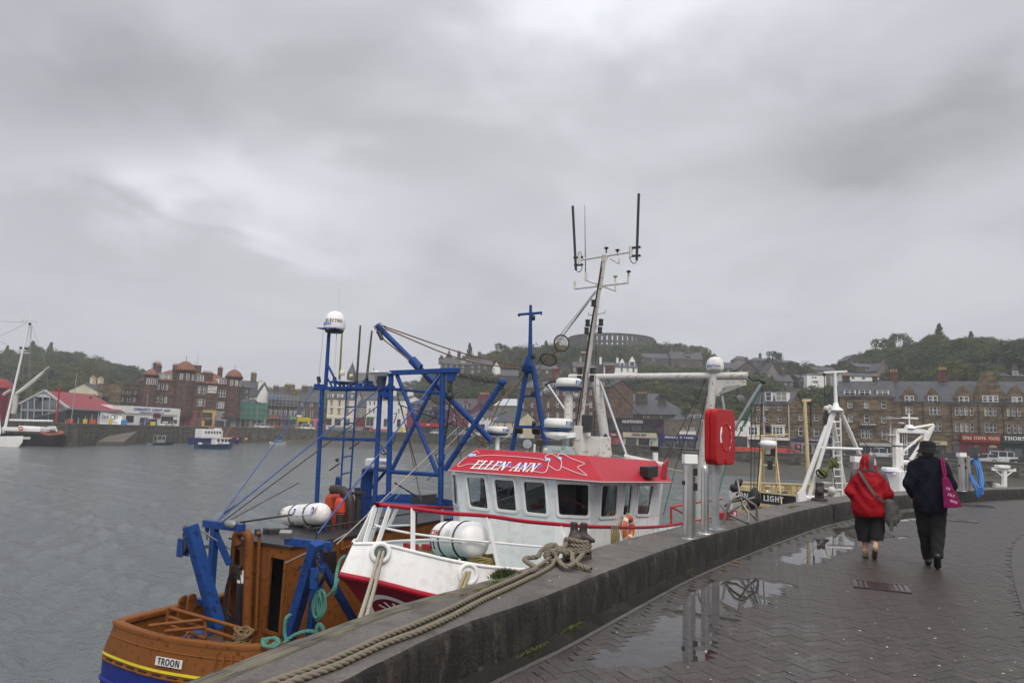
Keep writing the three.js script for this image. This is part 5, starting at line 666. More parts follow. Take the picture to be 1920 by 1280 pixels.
// gear lying on the trawler
{
  const S = (x,y,s)=>TF.onS(x,y,s),R = raft(S(533,968,4.4),S(611,962,3.9),.255,'white life raft canister with big blue letters on the trawler roof');
  const s = R.n.clone().cross(R.up).dot(camera.position.clone().sub(R.c)) > 0 ? 0 : Math.PI;
  part('lettering',M([.02,.05,.35],.5),R.t,(m)=>{ for (const [ch,k] of [['R',-.08],['F',.36],['D',.78]]) m.add(R.wrap(letters(ch,.19,'sans_bold',.003),R.h * k,s + .22)); }); part('small_print',M([.05,.05,.06],.6),R.t,(m)=>{ m.add(R.wrap(letters('08035',.06,'sans_regular',.003),-R.h * .78,s + .25)); m.add(R.wrap(letters('JUL 7-12',.05,'sans_regular',.003),-R.h * .78,s + .6)); }); part('orange_mark',M([.5,.12,.01],.5),R.t,(m)=>{ m.add(R.wrap(new THREE.BoxGeometry(.05,.05,.002),-R.h * .55,s + .15)); }); part('orange_stripe',M([.5,.12,.01],.5),R.t,(m)=>{ for (let k = 0; k < 3; k++) m.add(R.wrap(new THREE.BoxGeometry(.02,.11,.002),R.h * (.9 + .02 * k),s + .3 + .12 * k)); });
  [[623,948,5.0,'red gas cylinder further from the blue ladder'],[641,955,4.75,'red gas cylinder beside the black exhaust on the trawler roof']].forEach(([x,y,ss,l])=>{ const c = S(x,y,ss),t = thing('gas_cylinder',l,'gas cylinder',c.clone().add(V(0,-.45,0)),'gas cylinders on the trawler'); part('body',M([.55,.055,.015],.4,{ t: 'grime' }),t,(m)=>m.lathe([[0,-.46],[.17,-.45],[.19,-.4],[.19,.18],[.15,.28],[.06,.32],[0,.32]],c,UPV,20)); part('collar',M([.5,.06,.02],.45),t,(m)=>{ m.torus(c.clone().add(V(0,.42,0)),.12,.018,UPV,20,6); for (let k = 0; k < 3; k++) { const a = k * 2.1; m.cyl(c.clone().add(V(Math.cos(a) * .12,.27,Math.sin(a) * .12)),c.clone().add(V(Math.cos(a) * .12,.42,Math.sin(a) * .12)),.02,.02,6); } }); part('strap',BLACK,t,(m)=>{ m.torus(c.clone().add(V(0,-.06,0)),.193,.012,UPV,20,4); }); });
  const gr = thing('green_rope','turquoise green rope looped on the trawler gallows and the white bow','rope',S(600,1190,1)); const GREEN = M([.07,.22,.17],.9);
  part('hanging_line',GREEN,gr,(m)=>{ m.rope([EF.w(.05,.05,-.22),EF.w(-.02,.0,-.35),EF.w(-.06,.0,-.75),S(634,1082,1.2),S(622,1108,1.2),S(608,1120,1.1),S(598,1115,1.0)],.026,{ pitch: .13 }); m.rope([S(539,1208,.7),S(533,1185,.7),S(536,1160,.7),S(545,1152,.8)],.034); m.rope([S(532,1205,.6),S(552,1190,.7),S(576,1183,.8),S(596,1186,.9)],.034); });
  part('coil',GREEN,gr,(m)=>{ const r = rng(4); for (let k = 0; k < 14; k++) { const c = S(592 + r() * 10,1128 + r() * 10,.8 + .1 * r()); m.rope(Array.from({ length: 8 },(_,i)=>{ const a = i * Math.PI / 4; return c.clone().addScaledVector(TF.q,Math.cos(a) * (.07 + .03 * r())).add(V(0,Math.sin(a) * (.2 + .04 * r()),0)).addScaledVector(TF.a,(r() - .5) * .05); }),.017,{ closed: true }); } for (let k = 0; k < 9; k++) { const c = S(503 + r() * 6,1204 + r() * 3,.7); m.rope(Array.from({ length: 8 },(_,i)=>{ const a = i * Math.PI / 4; return c.clone().addScaledVector(TF.q,Math.cos(a) * (.1 + .12 * r())).add(V(0,Math.sin(a) * .05 + .03 * r(),0)).addScaledVector(TF.a,Math.sin(a) * .09); }),.02,{ closed: true }); } for (let k = 0; k < 4; k++) { const c = S(596 + r() * 5,1180 + r() * 8,.8); m.rope(Array.from({ length: 8 },(_,i)=>{ const a = i * Math.PI / 4; return c.clone().addScaledVector(TF.q,Math.cos(a) * .08).add(V(0,Math.sin(a) * .1,0)); }),.026,{ closed: true }); } });
  const tr = thing('tan_rope','tan rope heap lying on the brown stern rail','rope',S(453,1200,1)); part('coil',M([.16,.10,.045],.9),tr,(m)=>{ const r = rng(6); for (let k = 0; k < 9; k++) { const c = S(455 + (r() - .5) * 8,1192 + (r() - .5) * 10,.9),w = .1 + .08 * r(); m.rope(Array.from({ length: 9 },(_,i)=>{ const a = i * 2 * Math.PI / 9; return c.clone().addScaledVector(TF.q,Math.cos(a) * w).add(V(0,Math.sin(a + k) * .09,0)).addScaledVector(TF.a,Math.sin(a) * .1); }),.024,{ closed: true,pitch: .12 }); } m.rope([S(450,1204,.8),S(435,1206,.7),S(424,1204,.7)],.026); });
}
// ---------------------------------------------------------------- on the quay
const IRON = M([.028,.018,.015],.5,{ t: 'rust',b: 'grimeB',bs: .003 });
function bollard(p,k,label,turn) {
  const t = thing('mooring_bollard',label,'bollard',p,'iron mooring bollards on the parapet'),c = (x,y,z)=>V(x,y,z).multiplyScalar(k).applyAxisAngle(UPV,turn).add(p),m = new MB();
  m.lathe([[0,.07 * k],[.17 * k,.07 * k],[.19 * k,.05 * k],[.19 * k,0]],p,UPV,28); m.build('base',IRON,t);
  const f = union([capsule(c(0,.05,0),c(0,.2,0),.115 * k,.10 * k),capsule(c(-.045,.2,0),c(-.05,.44,0),.05 * k,.047 * k),capsule(c(.06,.2,0),c(.085,.46,0),.05 * k,.047 * k),capsule(c(-.04,.25,.04),c(-.06,.215,.12),.075 * k,.05 * k),capsule(c(.07,.28,.0),c(.21,.235,.03),.06 * k,.028 * k)],.045 * k);
  const top = (x,y,z)=>Math.max(f(x,y,z),y - p.y - .452 * k); const g = netMesh(top,p.clone().add(V(-.32,-.02,-.32).multiplyScalar(k)),p.clone().add(V(.32,.56,.32).multiplyScalar(k)),.014 * k); part('horns',IRON,t,(mm)=>mm.add(g)); return t;
}
const ROPE = M([.245,.21,.155],.92,{ t: 'fabric' });
{
  const b1 = quayAt(quayNear(...[onY(1090,1052,PH)].map((p)=>[p.x,p.z])[0])[0],.36,PH); b1.copy(onY(1082,1046,PH)); bollard(b1,.86,'dark iron twin horned bollard wrapped with thick mooring ropes',-.25);
  const b2 = onY(1537,939,PH); bollard(b2,.95,'dark iron bollard without ropes on the far parapet beside the white mast',.3);
  const ln = [[[1012,1060],[971,1082],[908,1109],[846,1140],[783,1168],[720,1193],[612,1241],[503,1281],[420,1312],[300,1360]],[[1033,1062],[971,1094],[908,1123],[846,1156],[783,1184],[720,1207],[632,1247],[549,1277],[470,1310],[340,1370]]];
  const t = thing('mooring_rope','thick grey rope knotted round the bollard and laid along the parapet','rope',b1.clone());
  ln.forEach((L,i)=>part('long_strand',ROPE,t,(m)=>{ m.rope([b1.clone().add(V(-.05,.11,.09)),b1.clone().add(V(-.2,.1,.13)),...L.map(([x,y])=>onY(x,y,PH + .023))],.022,{ pitch: .17,tension: .4 }); }));
  part('knot',ROPE,t,(m)=>{ const r = rng(12),o = (x,y,z)=>b1.clone().add(V(x,y,z));
    for (let k = 0; k < 4; k++) { const rad = .145 - .006 * k; m.rope(Array.from({ length: 12 },(_,i)=>{ const a = i * Math.PI / 6; return o(Math.cos(a) * rad,.085 + k * .038 + .012 * Math.sin(a * 2 + k),Math.sin(a) * rad); }),.026,{ closed: true,pitch: .15 }); }
    const K = onY(1035,1052,PH); const kk = (x,y,z)=>K.clone().add(V(x,y,z));
    m.rope([o(-.12,.16,.05),kk(.1,.14,.02),kk(-.02,.17,0),kk(-.12,.11,.05),kk(-.16,.06,.09),kk(-.3,.03,.11),onY(1005,1066,PH + .03),onY(975,1074,PH + .025)],.027,{ pitch: .16 });
    m.rope([kk(-.08,.05,.09),kk(-.04,.15,.07),kk(.03,.17,.0),kk(.05,.08,-.06),kk(-.02,.03,-.02),kk(-.08,.07,.06),kk(-.02,.13,.11),kk(.04,.05,.13),kk(.02,.015,.15)],.027,{ pitch: .15 });
    m.rope([o(-.1,.1,.1),kk(.16,.09,.08),kk(.05,.14,.09),kk(-.06,.08,.12),kk(-.01,.02,.13),kk(.06,.02,.1)],.027,{ pitch: .15 });
    m.rope([kk(.0,.1,.1),kk(.1,.13,.09),kk(.2,.11,.1),onY(1075,1052,PH + .07),onY(1092,1062,PH + .04),onY(1108,1068,PH + .028)],.028,{ pitch: .16 });
    m.rope([kk(.04,.05,.1),onY(1060,1062,PH + .05),onY(1078,1055,PH + .06),o(.05,.07,.15)],.027,{ pitch: .16 }); });
}
const brushed = M([.58,.57,.55],.3,{ metalness: 1,t: 'grime' });
function pedestal(px,py,h,r,label,second) {
  const p = onY(px,py,PH),t = thing('service_pedestal',label,'service pedestal',p,'steel service pedestals on the parapet'),u = (y)=>p.clone().add(V(0,y,0));
  part('flange',brushed,t,(m)=>{ m.lathe([[0,.02],[r * 1.35,.02],[r * 1.4,.014],[r * 1.4,0]],p,UPV,28); for (let k = 0; k < 6; k++) { const a = k * Math.PI / 3; m.cyl(p.clone().add(V(Math.cos(a) * r * 1.22,.015,Math.sin(a) * r * 1.22)),p.clone().add(V(Math.cos(a) * r * 1.22,.036,Math.sin(a) * r * 1.22)),.012,.012,6); } });
  part('column',brushed,t,(m)=>{ m.cyl(u(.01),u(h),r,r,40); const a = p.clone().add(V(r * .62,0,-r * .5)); m.cyl(a.clone().add(V(0,.01,0)),a.clone().add(V(0,h,0)),r * .8,r * .8,32); });
  const lamp = part('lamp_housing',M([.80,.80,.78],.35),t,(m)=>{ m.add(new RoundedBoxGeometry(r * 2.5,.14,r * 2.1,2,.015).translate(p.x + r * .3,p.y + h + .075,p.z - r * .2)); }); part('lamp_cap',M([.06,.06,.065],.4),lamp,(m)=>m.add(new RoundedBoxGeometry(r * 2.66,.03,r * 2.3,1,.012).translate(p.x + r * .3,p.y + h + .16,p.z - r * .2)));
  part('socket',BLACK,t,(m)=>{ for (const [y,hh] of [[h * .9,.10],[h * .7,.10]]) m.add(new RoundedBoxGeometry(.07,hh,.05,1,.01),basisAt(p.clone().add(V(r * 1.30,y,r * .2)),V(.3,0,-1),V(1,0,.3))); m.add(new RoundedBoxGeometry(.05,.06,.04,1,.01),basisAt(p.clone().add(V(-r * .95,h * .75,r * .3)),V(.3,0,1),V(-1,0,.4))); });
  part('label_plate',M([.35,.28,.06],.5),t,(m)=>m.add(new THREE.BoxGeometry(.045,.055,.006),basisAt(p.clone().add(V(r * 1.26,h * .8,r * .22)),V(.3,0,-1),V(1,0,.3))));
  return t;
}
pedestal(1291,1010,1.0,.074,'brushed steel service pedestal with pale lamp head, in front of the red rails');
{
  const p = onY(1322,1000,PH),t = thing('steel_post','slimmer brushed steel post between the pedestal and the lifebuoy stand','post',p); part('tube',brushed,t,(m)=>m.lathe([[0,.98],[.03,.975],[.05,.93],[.056,.86],[.056,0]],p,UPV,32)); part('flange',brushed,t,(m)=>{ m.lathe([[0,.018],[.11,.018],[.115,0]],p,UPV,28); for (let k = 0; k < 4; k++) { const a = k * 1.571 + .5; m.cyl(p.clone().add(V(Math.cos(a) * .095,.01,Math.sin(a) * .095)),p.clone().add(V(Math.cos(a) * .095,.035,Math.sin(a) * .095)),.011,.011,6); } });
  // lifebuoy stand: galvanised post with red housing
  const q = onY(1342,993,PH),s = thing('lifebuoy_stand','galvanised post carrying a red lifebuoy housing','lifebuoy stand',q); part('post',GALV,s,(m)=>m.add(new RoundedBoxGeometry(.105,1.75,.07,1,.008),basisAt(q.clone().add(V(0,.885,0)),V(.75,0,-.66),V(.66,0,.75)))); part('foot_plate',GALV,s,(m)=>{ m.add(new THREE.BoxGeometry(.27,.014,.2),basisAt(q.clone().add(V(0,.008,0)),V(.75,0,-.66),V(0,1,0)).multiply(new THREE.Matrix4().makeRotationX(-Math.PI / 2))); for (const [a,b] of [[-.11,.07],[.11,.07],[-.11,-.07],[.11,-.07]]) { const c = q.clone().add(V(.75 * a + .66 * b,.015,-.66 * a + .75 * b)); m.cyl(c,c.clone().add(V(0,.04,0)),.012,.012,6); } });
  const n = V(.76,0,.65).normalize(),x = V(n.z,0,-n.x),c = at(1356,819,-q.z + .0); const RED = M([.38,.006,.010],.4,{ specularIntensity: .5,t: 'grime' });
  const rr = (w,h,r)=>{ const sh = new THREE.Shape(); sh.moveTo(-w + r,-h); sh.lineTo(w - r,-h); sh.quadraticCurveTo(w,-h,w,-h + r); sh.lineTo(w,h - r); sh.quadraticCurveTo(w,h,w - r,h); sh.lineTo(-w + r,h); sh.quadraticCurveTo(-w,h,-w,h - r); sh.lineTo(-w,-h + r); sh.quadraticCurveTo(-w,-h,-w + r,-h); return sh; };
  const hb = part('housing_back',RED,s,(m)=>m.ext(rr(.345,.405,.12),.05,basisAt(c.clone().addScaledVector(n,-.125),x,n),.018));
  const ft = part('housing_front',RED,s,(m)=>{ const sh = rr(.345,.405,.12),ho = new THREE.Path(); ho.absellipse(0,0,.245,.30,0,6.2832); sh.holes.push(ho); m.ext(sh,.065,basisAt(c.clone().addScaledVector(n,-.035),x,n),.018); const b = rr(.33,.39,.12); m.ext(b,.01,basisAt(c.clone().addScaledVector(n,-.04),x,n)); const g = new THREE.TorusGeometry(.165,.045,10,40); g.scale(1,1.25,1); m.add(g,basisAt(c.clone().addScaledVector(n,.012),x,n)); const d = new THREE.CylinderGeometry(.15,.15,.06,32); d.rotateX(Math.PI / 2); d.scale(1,1.22,1); m.add(d,basisAt(c.clone().addScaledVector(n,-.01),x,n)); });
  part('worn_label',M([.72,.70,.68],.6),ft,(m)=>{ for (const [a0,a1,r0] of [[2.5,3.5,.215],[-1.0,.35,.205],[.6,.75,.21]]) { const A = [],B = []; for (let i = 0; i <= 16; i++) { const a = lerp(a0,a1,i / 16),w = .032 * (.5 + hash2(i,a0 * 9)),P = (r)=>c.clone().addScaledVector(x,Math.cos(a) * r).add(V(0,Math.sin(a) * r * 1.25,0)).addScaledVector(n,.060 - Math.abs(r - .18) * .35); A.push(P(r0 - w)); B.push(P(r0 + w * .6)); } m.grid([A,B]); } for (let k = 0; k < 6; k++) { const p2 = c.clone().addScaledVector(x,-.1 + hash2(k,1) * .06).add(V(0,(hash2(k,2) - .5) * .15,0)).addScaledVector(n,.024); m.add(new THREE.BoxGeometry(.02,.03,.004),basisAt(p2,x,n)); } });
  part('latch',RED,ft,(m)=>m.add(new RoundedBoxGeometry(.06,.06,.03,1,.008),basisAt(c.clone().addScaledVector(n,.05).add(V(0,-.365,0)),x,n)));
  // bent tube rack
  const rk = thing('tube_rack','bent grey steel tube rack standing on the parapet by the lifebuoy','rack',onY(1390,975,PH)); const T = M([.20,.185,.17],.45,{ metalness: .6,t: 'rust' }),X = (a,b,dd = 0)=>at(1240 + a / 4,740 + b / 4,11.1 + dd);
  for (const [pts] of [[[X(468,965),X(500,840),X(545,778),X(600,758),X(660,800),X(712,838),X(724,944)]],[[X(652,962,-.2),X(656,895,-.1),X(610,815,0),X(590,745,.2),X(572,640,.3)]],[[X(450,826,.3),X(505,892,.1),X(580,930),X(652,964,-.2)]],[[X(476,834,.3),X(530,800,.2),X(596,790)]],[[X(497,886),X(560,850,.2),X(640,790,.3),X(700,770,.4)]],[[X(724,944),X(690,905),X(640,860,.1)]]]) part('tube',T,rk,(m)=>m.tube(pts,.021,pts.length * 7,8,false,.25));
  const sg = thing('red_board','small red board with white figures low behind the tube rack','sign',onY(1365,970,PH)); part('board',M([.30,.012,.02],.5,{ t: 'grime' }),sg,(m)=>m.slab([at(1351,975,11.9),at(1382,968,11.9),at(1382,957,11.9),at(1351,962,11.9)],.16)); part('figures',WHITE,sg,(m)=>m.add(letters('0',.06),basisAt(at(1378,964,11.88),V(1,0,.1),V(0,0,1))));
}
pedestal(1610,950,.95,.1,'steel service pedestal with pale head partly hidden behind the red jacket');
{ // far right: pedestal pair with blue hose
  const p = onY(1806,921,PH); pedestal(1806,921,1.05,.09,'steel pedestal beside the coiled blue hose at the far bend'); const k = onY(1819,920,PH),pt = thing('steel_post','plain steel post carrying the coiled blue hose','post',k); part('tube',brushed,pt,(m)=>m.cyl(k,k.clone().add(V(0,1.1,0)),.06,.06,20)); part('bracket',DARK,pt,(m)=>m.bar(k.clone().add(V(0,1.05,0)),k.clone().add(V(.5,1.08,.1)),.06,.06));
  const h = thing('blue_hose','coiled bright blue hose hanging from a steel post on the parapet','hose',k.clone().add(V(.35,0,0))),r = rng(2),HB = M([.02,.13,.36],.45); part('coil',HB,h,(m)=>{ for (let i = 0; i < 11; i++) { const x0 = at(1816 + r() * 5,866 + r() * 4,-k.z + .1),x1 = at(1829 + r() * 8,863 + r() * 5,-k.z - .1),x2 = at(1838 + r() * 7,895 + r() * 20,-k.z - .45),x3 = at(1834 + r() * 8,914 + r() * 20,-k.z - .6),x5 = at(1828 + r() * 5,908 + r() * 8,-k.z - .5),x4 = at(1818 + r() * 4,885 + r() * 10,-k.z); m.tube([x0,x1,x2,x3,x5,x4],.026,40,6,true,.6); } });
}
// ---------------------------------------------------------------- the two walkers
function folds(f,amp,fy = 30,seed = 0) { return (x,y,z)=>f(x,y,z) + amp * (Math.sin(y * fy + 5 * Math.sin(x * 9 + seed) + 3 * Math.sin(z * 11)) * .5 + Math.sin(x * 26 + y * 17 + seed * 2) * .3 + .13 * Math.sin(y * 71 + 9 * Math.sin(x * 13 + seed) + 6 * z)); }
const C = (ax,ay,az,bx,by,bz,ra,rb)=>capsule(V(ax,ay,az),V(bx,by,bz),ra,rb),EL = (x,y,z,a,b,c)=>ellipsoid(V(x,y,z),V(a,b,c));
const vmat = (r,o = {})=>{ const m = new THREE.MeshPhysicalMaterial({ specularIntensity: .3,vertexColors: true,roughness: r,side: THREE.DoubleSide,...o }); return m; };
const skin = M([.50,.27,.20],.55);
function finish(g,mat,name,parent) { boxUV(g); const m = new THREE.Mesh(g,mat); m.name = name; m.castShadow = m.receiveShadow = true; parent.add(m); return m; }
function hand(wx,wy,wz,sx) { const fs = [C(wx,wy,wz,wx,wy - .05,wz - .05,.03,.036)]; for (let i = 0; i < 4; i++) { const ox = (i - 1.5) * .019,l = [.065,.078,.074,.055][i]; fs.push(C(wx + ox,wy - .06,wz - .06,wx + ox,wy - .06 - l * .4,wz - .07 - l * .55,.0095,.009)); fs.push(C(wx + ox,wy - .06 - l * .4,wz - .07 - l * .55,wx + ox,wy - .075 - l * .9,wz - .075 - l * .5,.009,.008)); } fs.push(C(wx - sx * .028,wy - .03,wz - .03,wx - sx * .05,wy - .06,wz - .075,.012,.009)); return fs; }
const H = -.5;
{ // woman in red
  const pos = onY(1634,1046,0),w = thing('person','person walking away in a hooded red and grey rain jacket and black cropped trousers','person',V(0,0,0));
  const legs = [C(-.085,.8,0,-.09,.44,-.03,.095,.062),C(-.09,.44,-.03,-.075,.09,0,.058,.036),C(.09,.8,0,.085,.42,.02,.095,.062),C(.085,.42,.02,.06,.165,.2,.058,.036)];
  const body = union([...legs,EL(0,.9,0,.17,.2,.12),EL(0,1.12,0,.16,.22,.11),C(-.13,1.27,0,.13,1.27,0,.06,.06),C(0,1.26,0,0,1.38,-.02,.055,.05),EL(0,1.44,-.03,.075,.11,.092),C(0,1.43,-.12,0,1.42,-.135,.014,.012),EL(-.075,1.43,-.02,.012,.03,.02),EL(.075,1.43,-.02,.012,.03,.02),C(-.16,1.25,0,-.25,1.0,.03,.045,.04),C(-.25,1.0,.03,-.19,.86,-.16,.038,.028),C(.16,1.25,0,.25,1.0,.03,.045,.04),C(.25,1.0,.03,.19,.86,-.16,.038,.028),C(-.075,.08,.03,-.075,.035,-.13,.034,.03),C(.06,.16,.21,.055,.05,.12,.036,.03),...hand(-.19,.86,-.16,-1),...hand(.19,.86,-.16,1)],.03);
  finish(netMesh(body,V(-.42,-.02,-.36),V(.42,1.6,.36),.012),skin,'body',w);
  const jk = folds((x,y,z)=>Math.max(union([EL(0,1.1,.01,.205,.27,.155),EL(0,.84,.02,.25,.27,.195),EL(0,.72,.02,.255,.2,.2),C(-.14,1.27,0,.14,1.27,0,.075,.075),C(-.17,1.24,0,-.262,.98,.05,.08,.07),C(-.262,.98,.05,-.21,.87,-.12,.07,.05),C(.17,1.24,0,.262,.98,.05,.08,.07),C(.262,.98,.05,.21,.87,-.12,.07,.05)],.05)(x,y,z),.625 + .012 * Math.sin(x * 14) - y),.011,26,1);
  const RD = [.27,.003,.009],GY = [.085,.085,.088],jc = (x,y,z)=>{ const sh = y > 1.13 + .35 * Math.max(0,.2 - Math.abs(x)) * 0 && Math.abs(x) > .155 + .10 * Math.max(0,1.3 - y) ; if (Math.abs(x) > .15 && y > 1.3 - (Math.abs(x) - .15) * 1.2 && y > 1.10) return GY; if (x > .21 && y < .82 && z > -.02 && Math.abs(x) < .28) return GY; return y < .64 ? [.2,.002,.007] : RD; };
  finish(netMesh(jk,V(-.46,.58,-.3),V(.46,1.42,.3),.011,jc),vmat(.62,{ bumpMap: TX.fabric,bumpScale: .001 }),'jacket',w);
  const hood = folds(union([EL(0,1.435,-.005,.118,.145,.132),C(-.06,1.33,.04,.06,1.33,.04,.075,.075)],.04),.004,40,2);
  finish(netMesh((x,y,z)=>Math.max(hood(x,y,z),-(z + .125)),V(-.2,1.2,-.2),V(.2,1.62,.2),.009,(x,y,z)=>y < 1.345 ? GY : x > .015 && x < .10 - (1.56 - y) * .1 && z > -.05 ? GY : x < -.03 && x > -.055 && y < 1.5 ? [.25,.05,.06] : x > .085 && y > 1.42 ? [.55,.45,.38] : RD),vmat(.6),'hood',w);
  const tr = folds(union([EL(0,.72,0,.2,.2,.16),C(-.095,.72,0,-.1,.44,-.02,.125,.11),C(-.1,.44,-.02,-.088,.255,-.01,.108,.098),C(.1,.72,0,.095,.44,.02,.125,.105),C(.095,.44,.02,.085,.30,.10,.104,.095)],.03),.004,30,4);
  finish(netMesh((x,y,z)=>Math.max(tr(x,y,z),(x < .0 ? .235 : .285) - y,y - .74),V(-.3,.2,-.25),V(.3,.78,.3),.011),M([.009,.008,.011],.95,{ t: 'fabric' }),'trousers',w);
  const shoe = (f,lo,hi,cut)=>finish(netMesh(f,lo,hi,.008),M([.20,.15,.09],.6,{ t: 'grime' }),'sandal',w);
  shoe(union([C(-.075,.03,.05,-.078,.025,-.14,.042,.038),C(-.075,.07,.05,-.075,.05,.0,.04,.03)],.02),V(-.15,-.02,-.22),V(0,.14,.13)); const so = shoe(union([C(.062,.155,.235,.05,.04,.12,.042,.04),C(.05,.04,.12,.05,.02,.06,.038,.03)],.02),V(-.03,-.03,-.02),V(.15,.23,.32)); finish(netMesh(union([C(.062,.14,.262,.052,.035,.155,.033,.036)],.01),V(-.03,-.02,.05),V(.14,.2,.34),.008),M([.09,.05,.025],.7),'sole',so);
  w.position.set(pos.x,.008,pos.z); w.rotation.y = H; w.scale.setScalar(.97);
  const bg = thing('shoulder_bag','grey shoulder bag slung across the red jacket','bag',V(0,0,0)),GB = M([.13,.125,.11],.8,{ t: 'fabric',b: 'fabric',bs: .001 });
  finish(netMesh(folds(union([C(.27,.84,.12,.33,.62,.12,.07,.075),EL(.3,.74,.13,.1,.15,.06),EL(.29,.6,.13,.075,.1,.05)],.04),.005,40,7),V(.12,.42,-.05),V(.5,1.0,.3),.01),GB,'pouch',bg); part('strap',GB,bg,(m)=>{ const pts = [V(-.14,1.345,.03),V(-.1,1.27,.135),V(0,1.1,.192),V(.1,.96,.222),V(.2,.88,.205),V(.27,.84,.16)],rows = [[],[]],d = V(.55,.35,0).normalize().multiplyScalar(.02); for (const p of new THREE.CatmullRomCurve3(pts).getPoints(30)) { rows[0].push(p.clone().add(d)); rows[1].push(p.clone().sub(d)); } m.grid(rows); m.grid(rows.map((r)=>r.map((p)=>p.clone().add(V(0,0,.006)))),true); }); part('buckle',DARK,bg,(m)=>m.box(.12,.945,.228,.05,.04,.012,0,.004)); part('loose_strap',GB,bg,(m)=>{ m.bar(V(.345,.72,.18),V(.36,.52,.18),.025,.006); m.bar(V(.3,.6,.19),V(.285,.44,.18),.05,.012); });
  bg.position.copy(w.position); bg.rotation.y = H; bg.scale.copy(w.scale);
}
{ // man in dark coat
  const pos = onY(1750,1063,0),w = thing('person','person walking away in a long dark coat, black trousers and black hat','person',V(0,0,0));
  const legs = [C(-.09,.92,0,-.075,.5,-.1,.1,.065),C(-.075,.5,-.1,-.05,.1,-.16,.06,.04),C(.09,.92,0,.075,.5,.03,.1,.065),C(.075,.5,.03,.045,.17,.24,.06,.04)];
  const body = union([...legs,EL(0,1.05,0,.17,.2,.12),EL(0,1.32,0,.18,.25,.12),C(-.16,1.5,0,.16,1.5,0,.07,.07),C(0,1.5,0,0,1.62,-.015,.06,.058),EL(0,1.7,-.03,.08,.12,.1),C(0,1.69,-.13,0,1.68,-.145,.016,.013),EL(-.082,1.68,-.02,.013,.032,.02),EL(.082,1.68,-.02,.013,.032,.02),C(-.18,1.48,0,-.26,1.2,.04,.05,.044),C(-.26,1.2,.04,-.2,1.02,-.17,.042,.03),C(.18,1.48,0,.26,1.2,.04,.05,.044),C(.26,1.2,.04,.2,1.02,-.17,.042,.03),...hand(-.2,1.02,-.17,-1),...hand(.2,1.02,-.17,1),C(-.05,.07,-.13,-.055,.035,-.3,.036,.032),C(.045,.17,.25,.045,.05,.16,.038,.034)],.03);
  finish(netMesh(body,V(-.45,-.03,-.38),V(.45,1.86,.38),.012),skin,'body',w);
  const ct = folds((x,y,z)=>Math.max(union([EL(0,1.34,.01,.205,.28,.155),EL(0,1.08,.02,.215,.3,.17),EL(0,.9,.02,.225,.25,.17),C(-.15,1.5,.0,.15,1.5,.0,.085,.085),C(-.19,1.47,0,-.272,1.2,.05,.085,.077),C(-.272,1.2,.05,-.22,1.03,-.13,.076,.055),C(.19,1.47,0,.272,1.2,.05,.085,.077),C(.272,1.2,.05,.22,1.03,-.13,.076,.055),C(-.04,1.57,.01,.04,1.57,.01,.085,.085)],.05)(x,y,z),.795 + .01 * Math.sin(x * 12) - y,y - 1.63),.010,22,3);
  finish(netMesh(ct,V(-.48,.74,-.3),V(.48,1.68,.32),.011),M([.0075,.009,.019],.95,{ specularIntensity: .4,t: 'fabric',b: 'fabric',bs: .001 }),'coat',w);
  const tr = folds(union([EL(0,.86,0,.2,.16,.15),C(-.095,.86,0,-.08,.5,-.08,.125,.095),C(-.08,.5,-.08,-.055,.12,-.12,.094,.075),C(.095,.86,0,.08,.5,.04,.125,.098),C(.08,.5,.04,.05,.2,.215,.096,.078)],.03),.006,28,6);
  finish(netMesh((x,y,z)=>Math.max(tr(x,y,z),(x < 0.0 ? .07 : .15) - y,y - .92),V(-.3,.04,-.3),V(.3,.96,.36),.011),M([.007,.007,.009],.95,{ t: 'fabric' }),'trousers',w);
  const hat = part('hat',M([.006,.006,.007],.95,{ t: 'fabric',b: 'fabric',bs: .001 }),w,(m)=>{ m.lathe([[0,.128],[.06,.13],[.095,.115],[.112,.06],[.117,0],[.138,-.024],[.154,-.042],[.155,-.047],[.138,-.035],[.11,-.02]],V(0,1.735,-.01),V(.03,1,.02),36); }); part('hat_band',BLACK,hat,(m)=>m.lathe([[.1175,0],[.1165,.03]],V(0,1.737,-.01),V(.03,1,.02),36));
  part('hair',M([.06,.05,.045],.8),w,(m)=>m.add(new THREE.SphereGeometry(.098,20,14).scale(.88,1,1.02).translate(0,1.695,.0)));
  const SH = M([.008,.008,.009],.3); finish(netMesh(union([C(-.05,.05,-.08,-.055,.042,-.32,.048,.042),C(-.05,.1,-.1,-.05,.06,-.12,.05,.05)],.02),V(-.14,-.03,-.42),V(.05,.2,.0),.009),SH,'shoe',w); const so = finish(netMesh(union([C(.045,.19,.27,.05,.05,.17,.05,.05),C(.05,.05,.17,.05,.03,.1,.046,.036)],.02),V(-.04,-.03,.0),V(.14,.28,.36),.009),SH,'shoe',w);
  w.position.set(pos.x,.008,pos.z); w.rotation.y = H; w.scale.setScalar(.945);
  const bg = thing('tote_bag','pink cloth tote bag with pale lettering on the shoulder of the dark coat','bag',V(0,0,0)),PK = M([.30,.015,.11],.8,{ specularIntensity: .3,t: 'fabric',b: 'fabric',bs: .001 });
  const B = folds((x,y,z)=>{ const u = (y - .92) / .4,wd = lerp(.105,.03,clamp(u)),cx = lerp(.275,.195,clamp(u)),dx = Math.abs(x - cx) - wd,dz = Math.abs(z - .235) - lerp(.03,.02,clamp(u)),dy = Math.max(.92 - .35 * (x - cx) * -.4 - y,y - 1.32); const q = Math.max(dx,dz,dy); return q - .012; },.004,30,9);
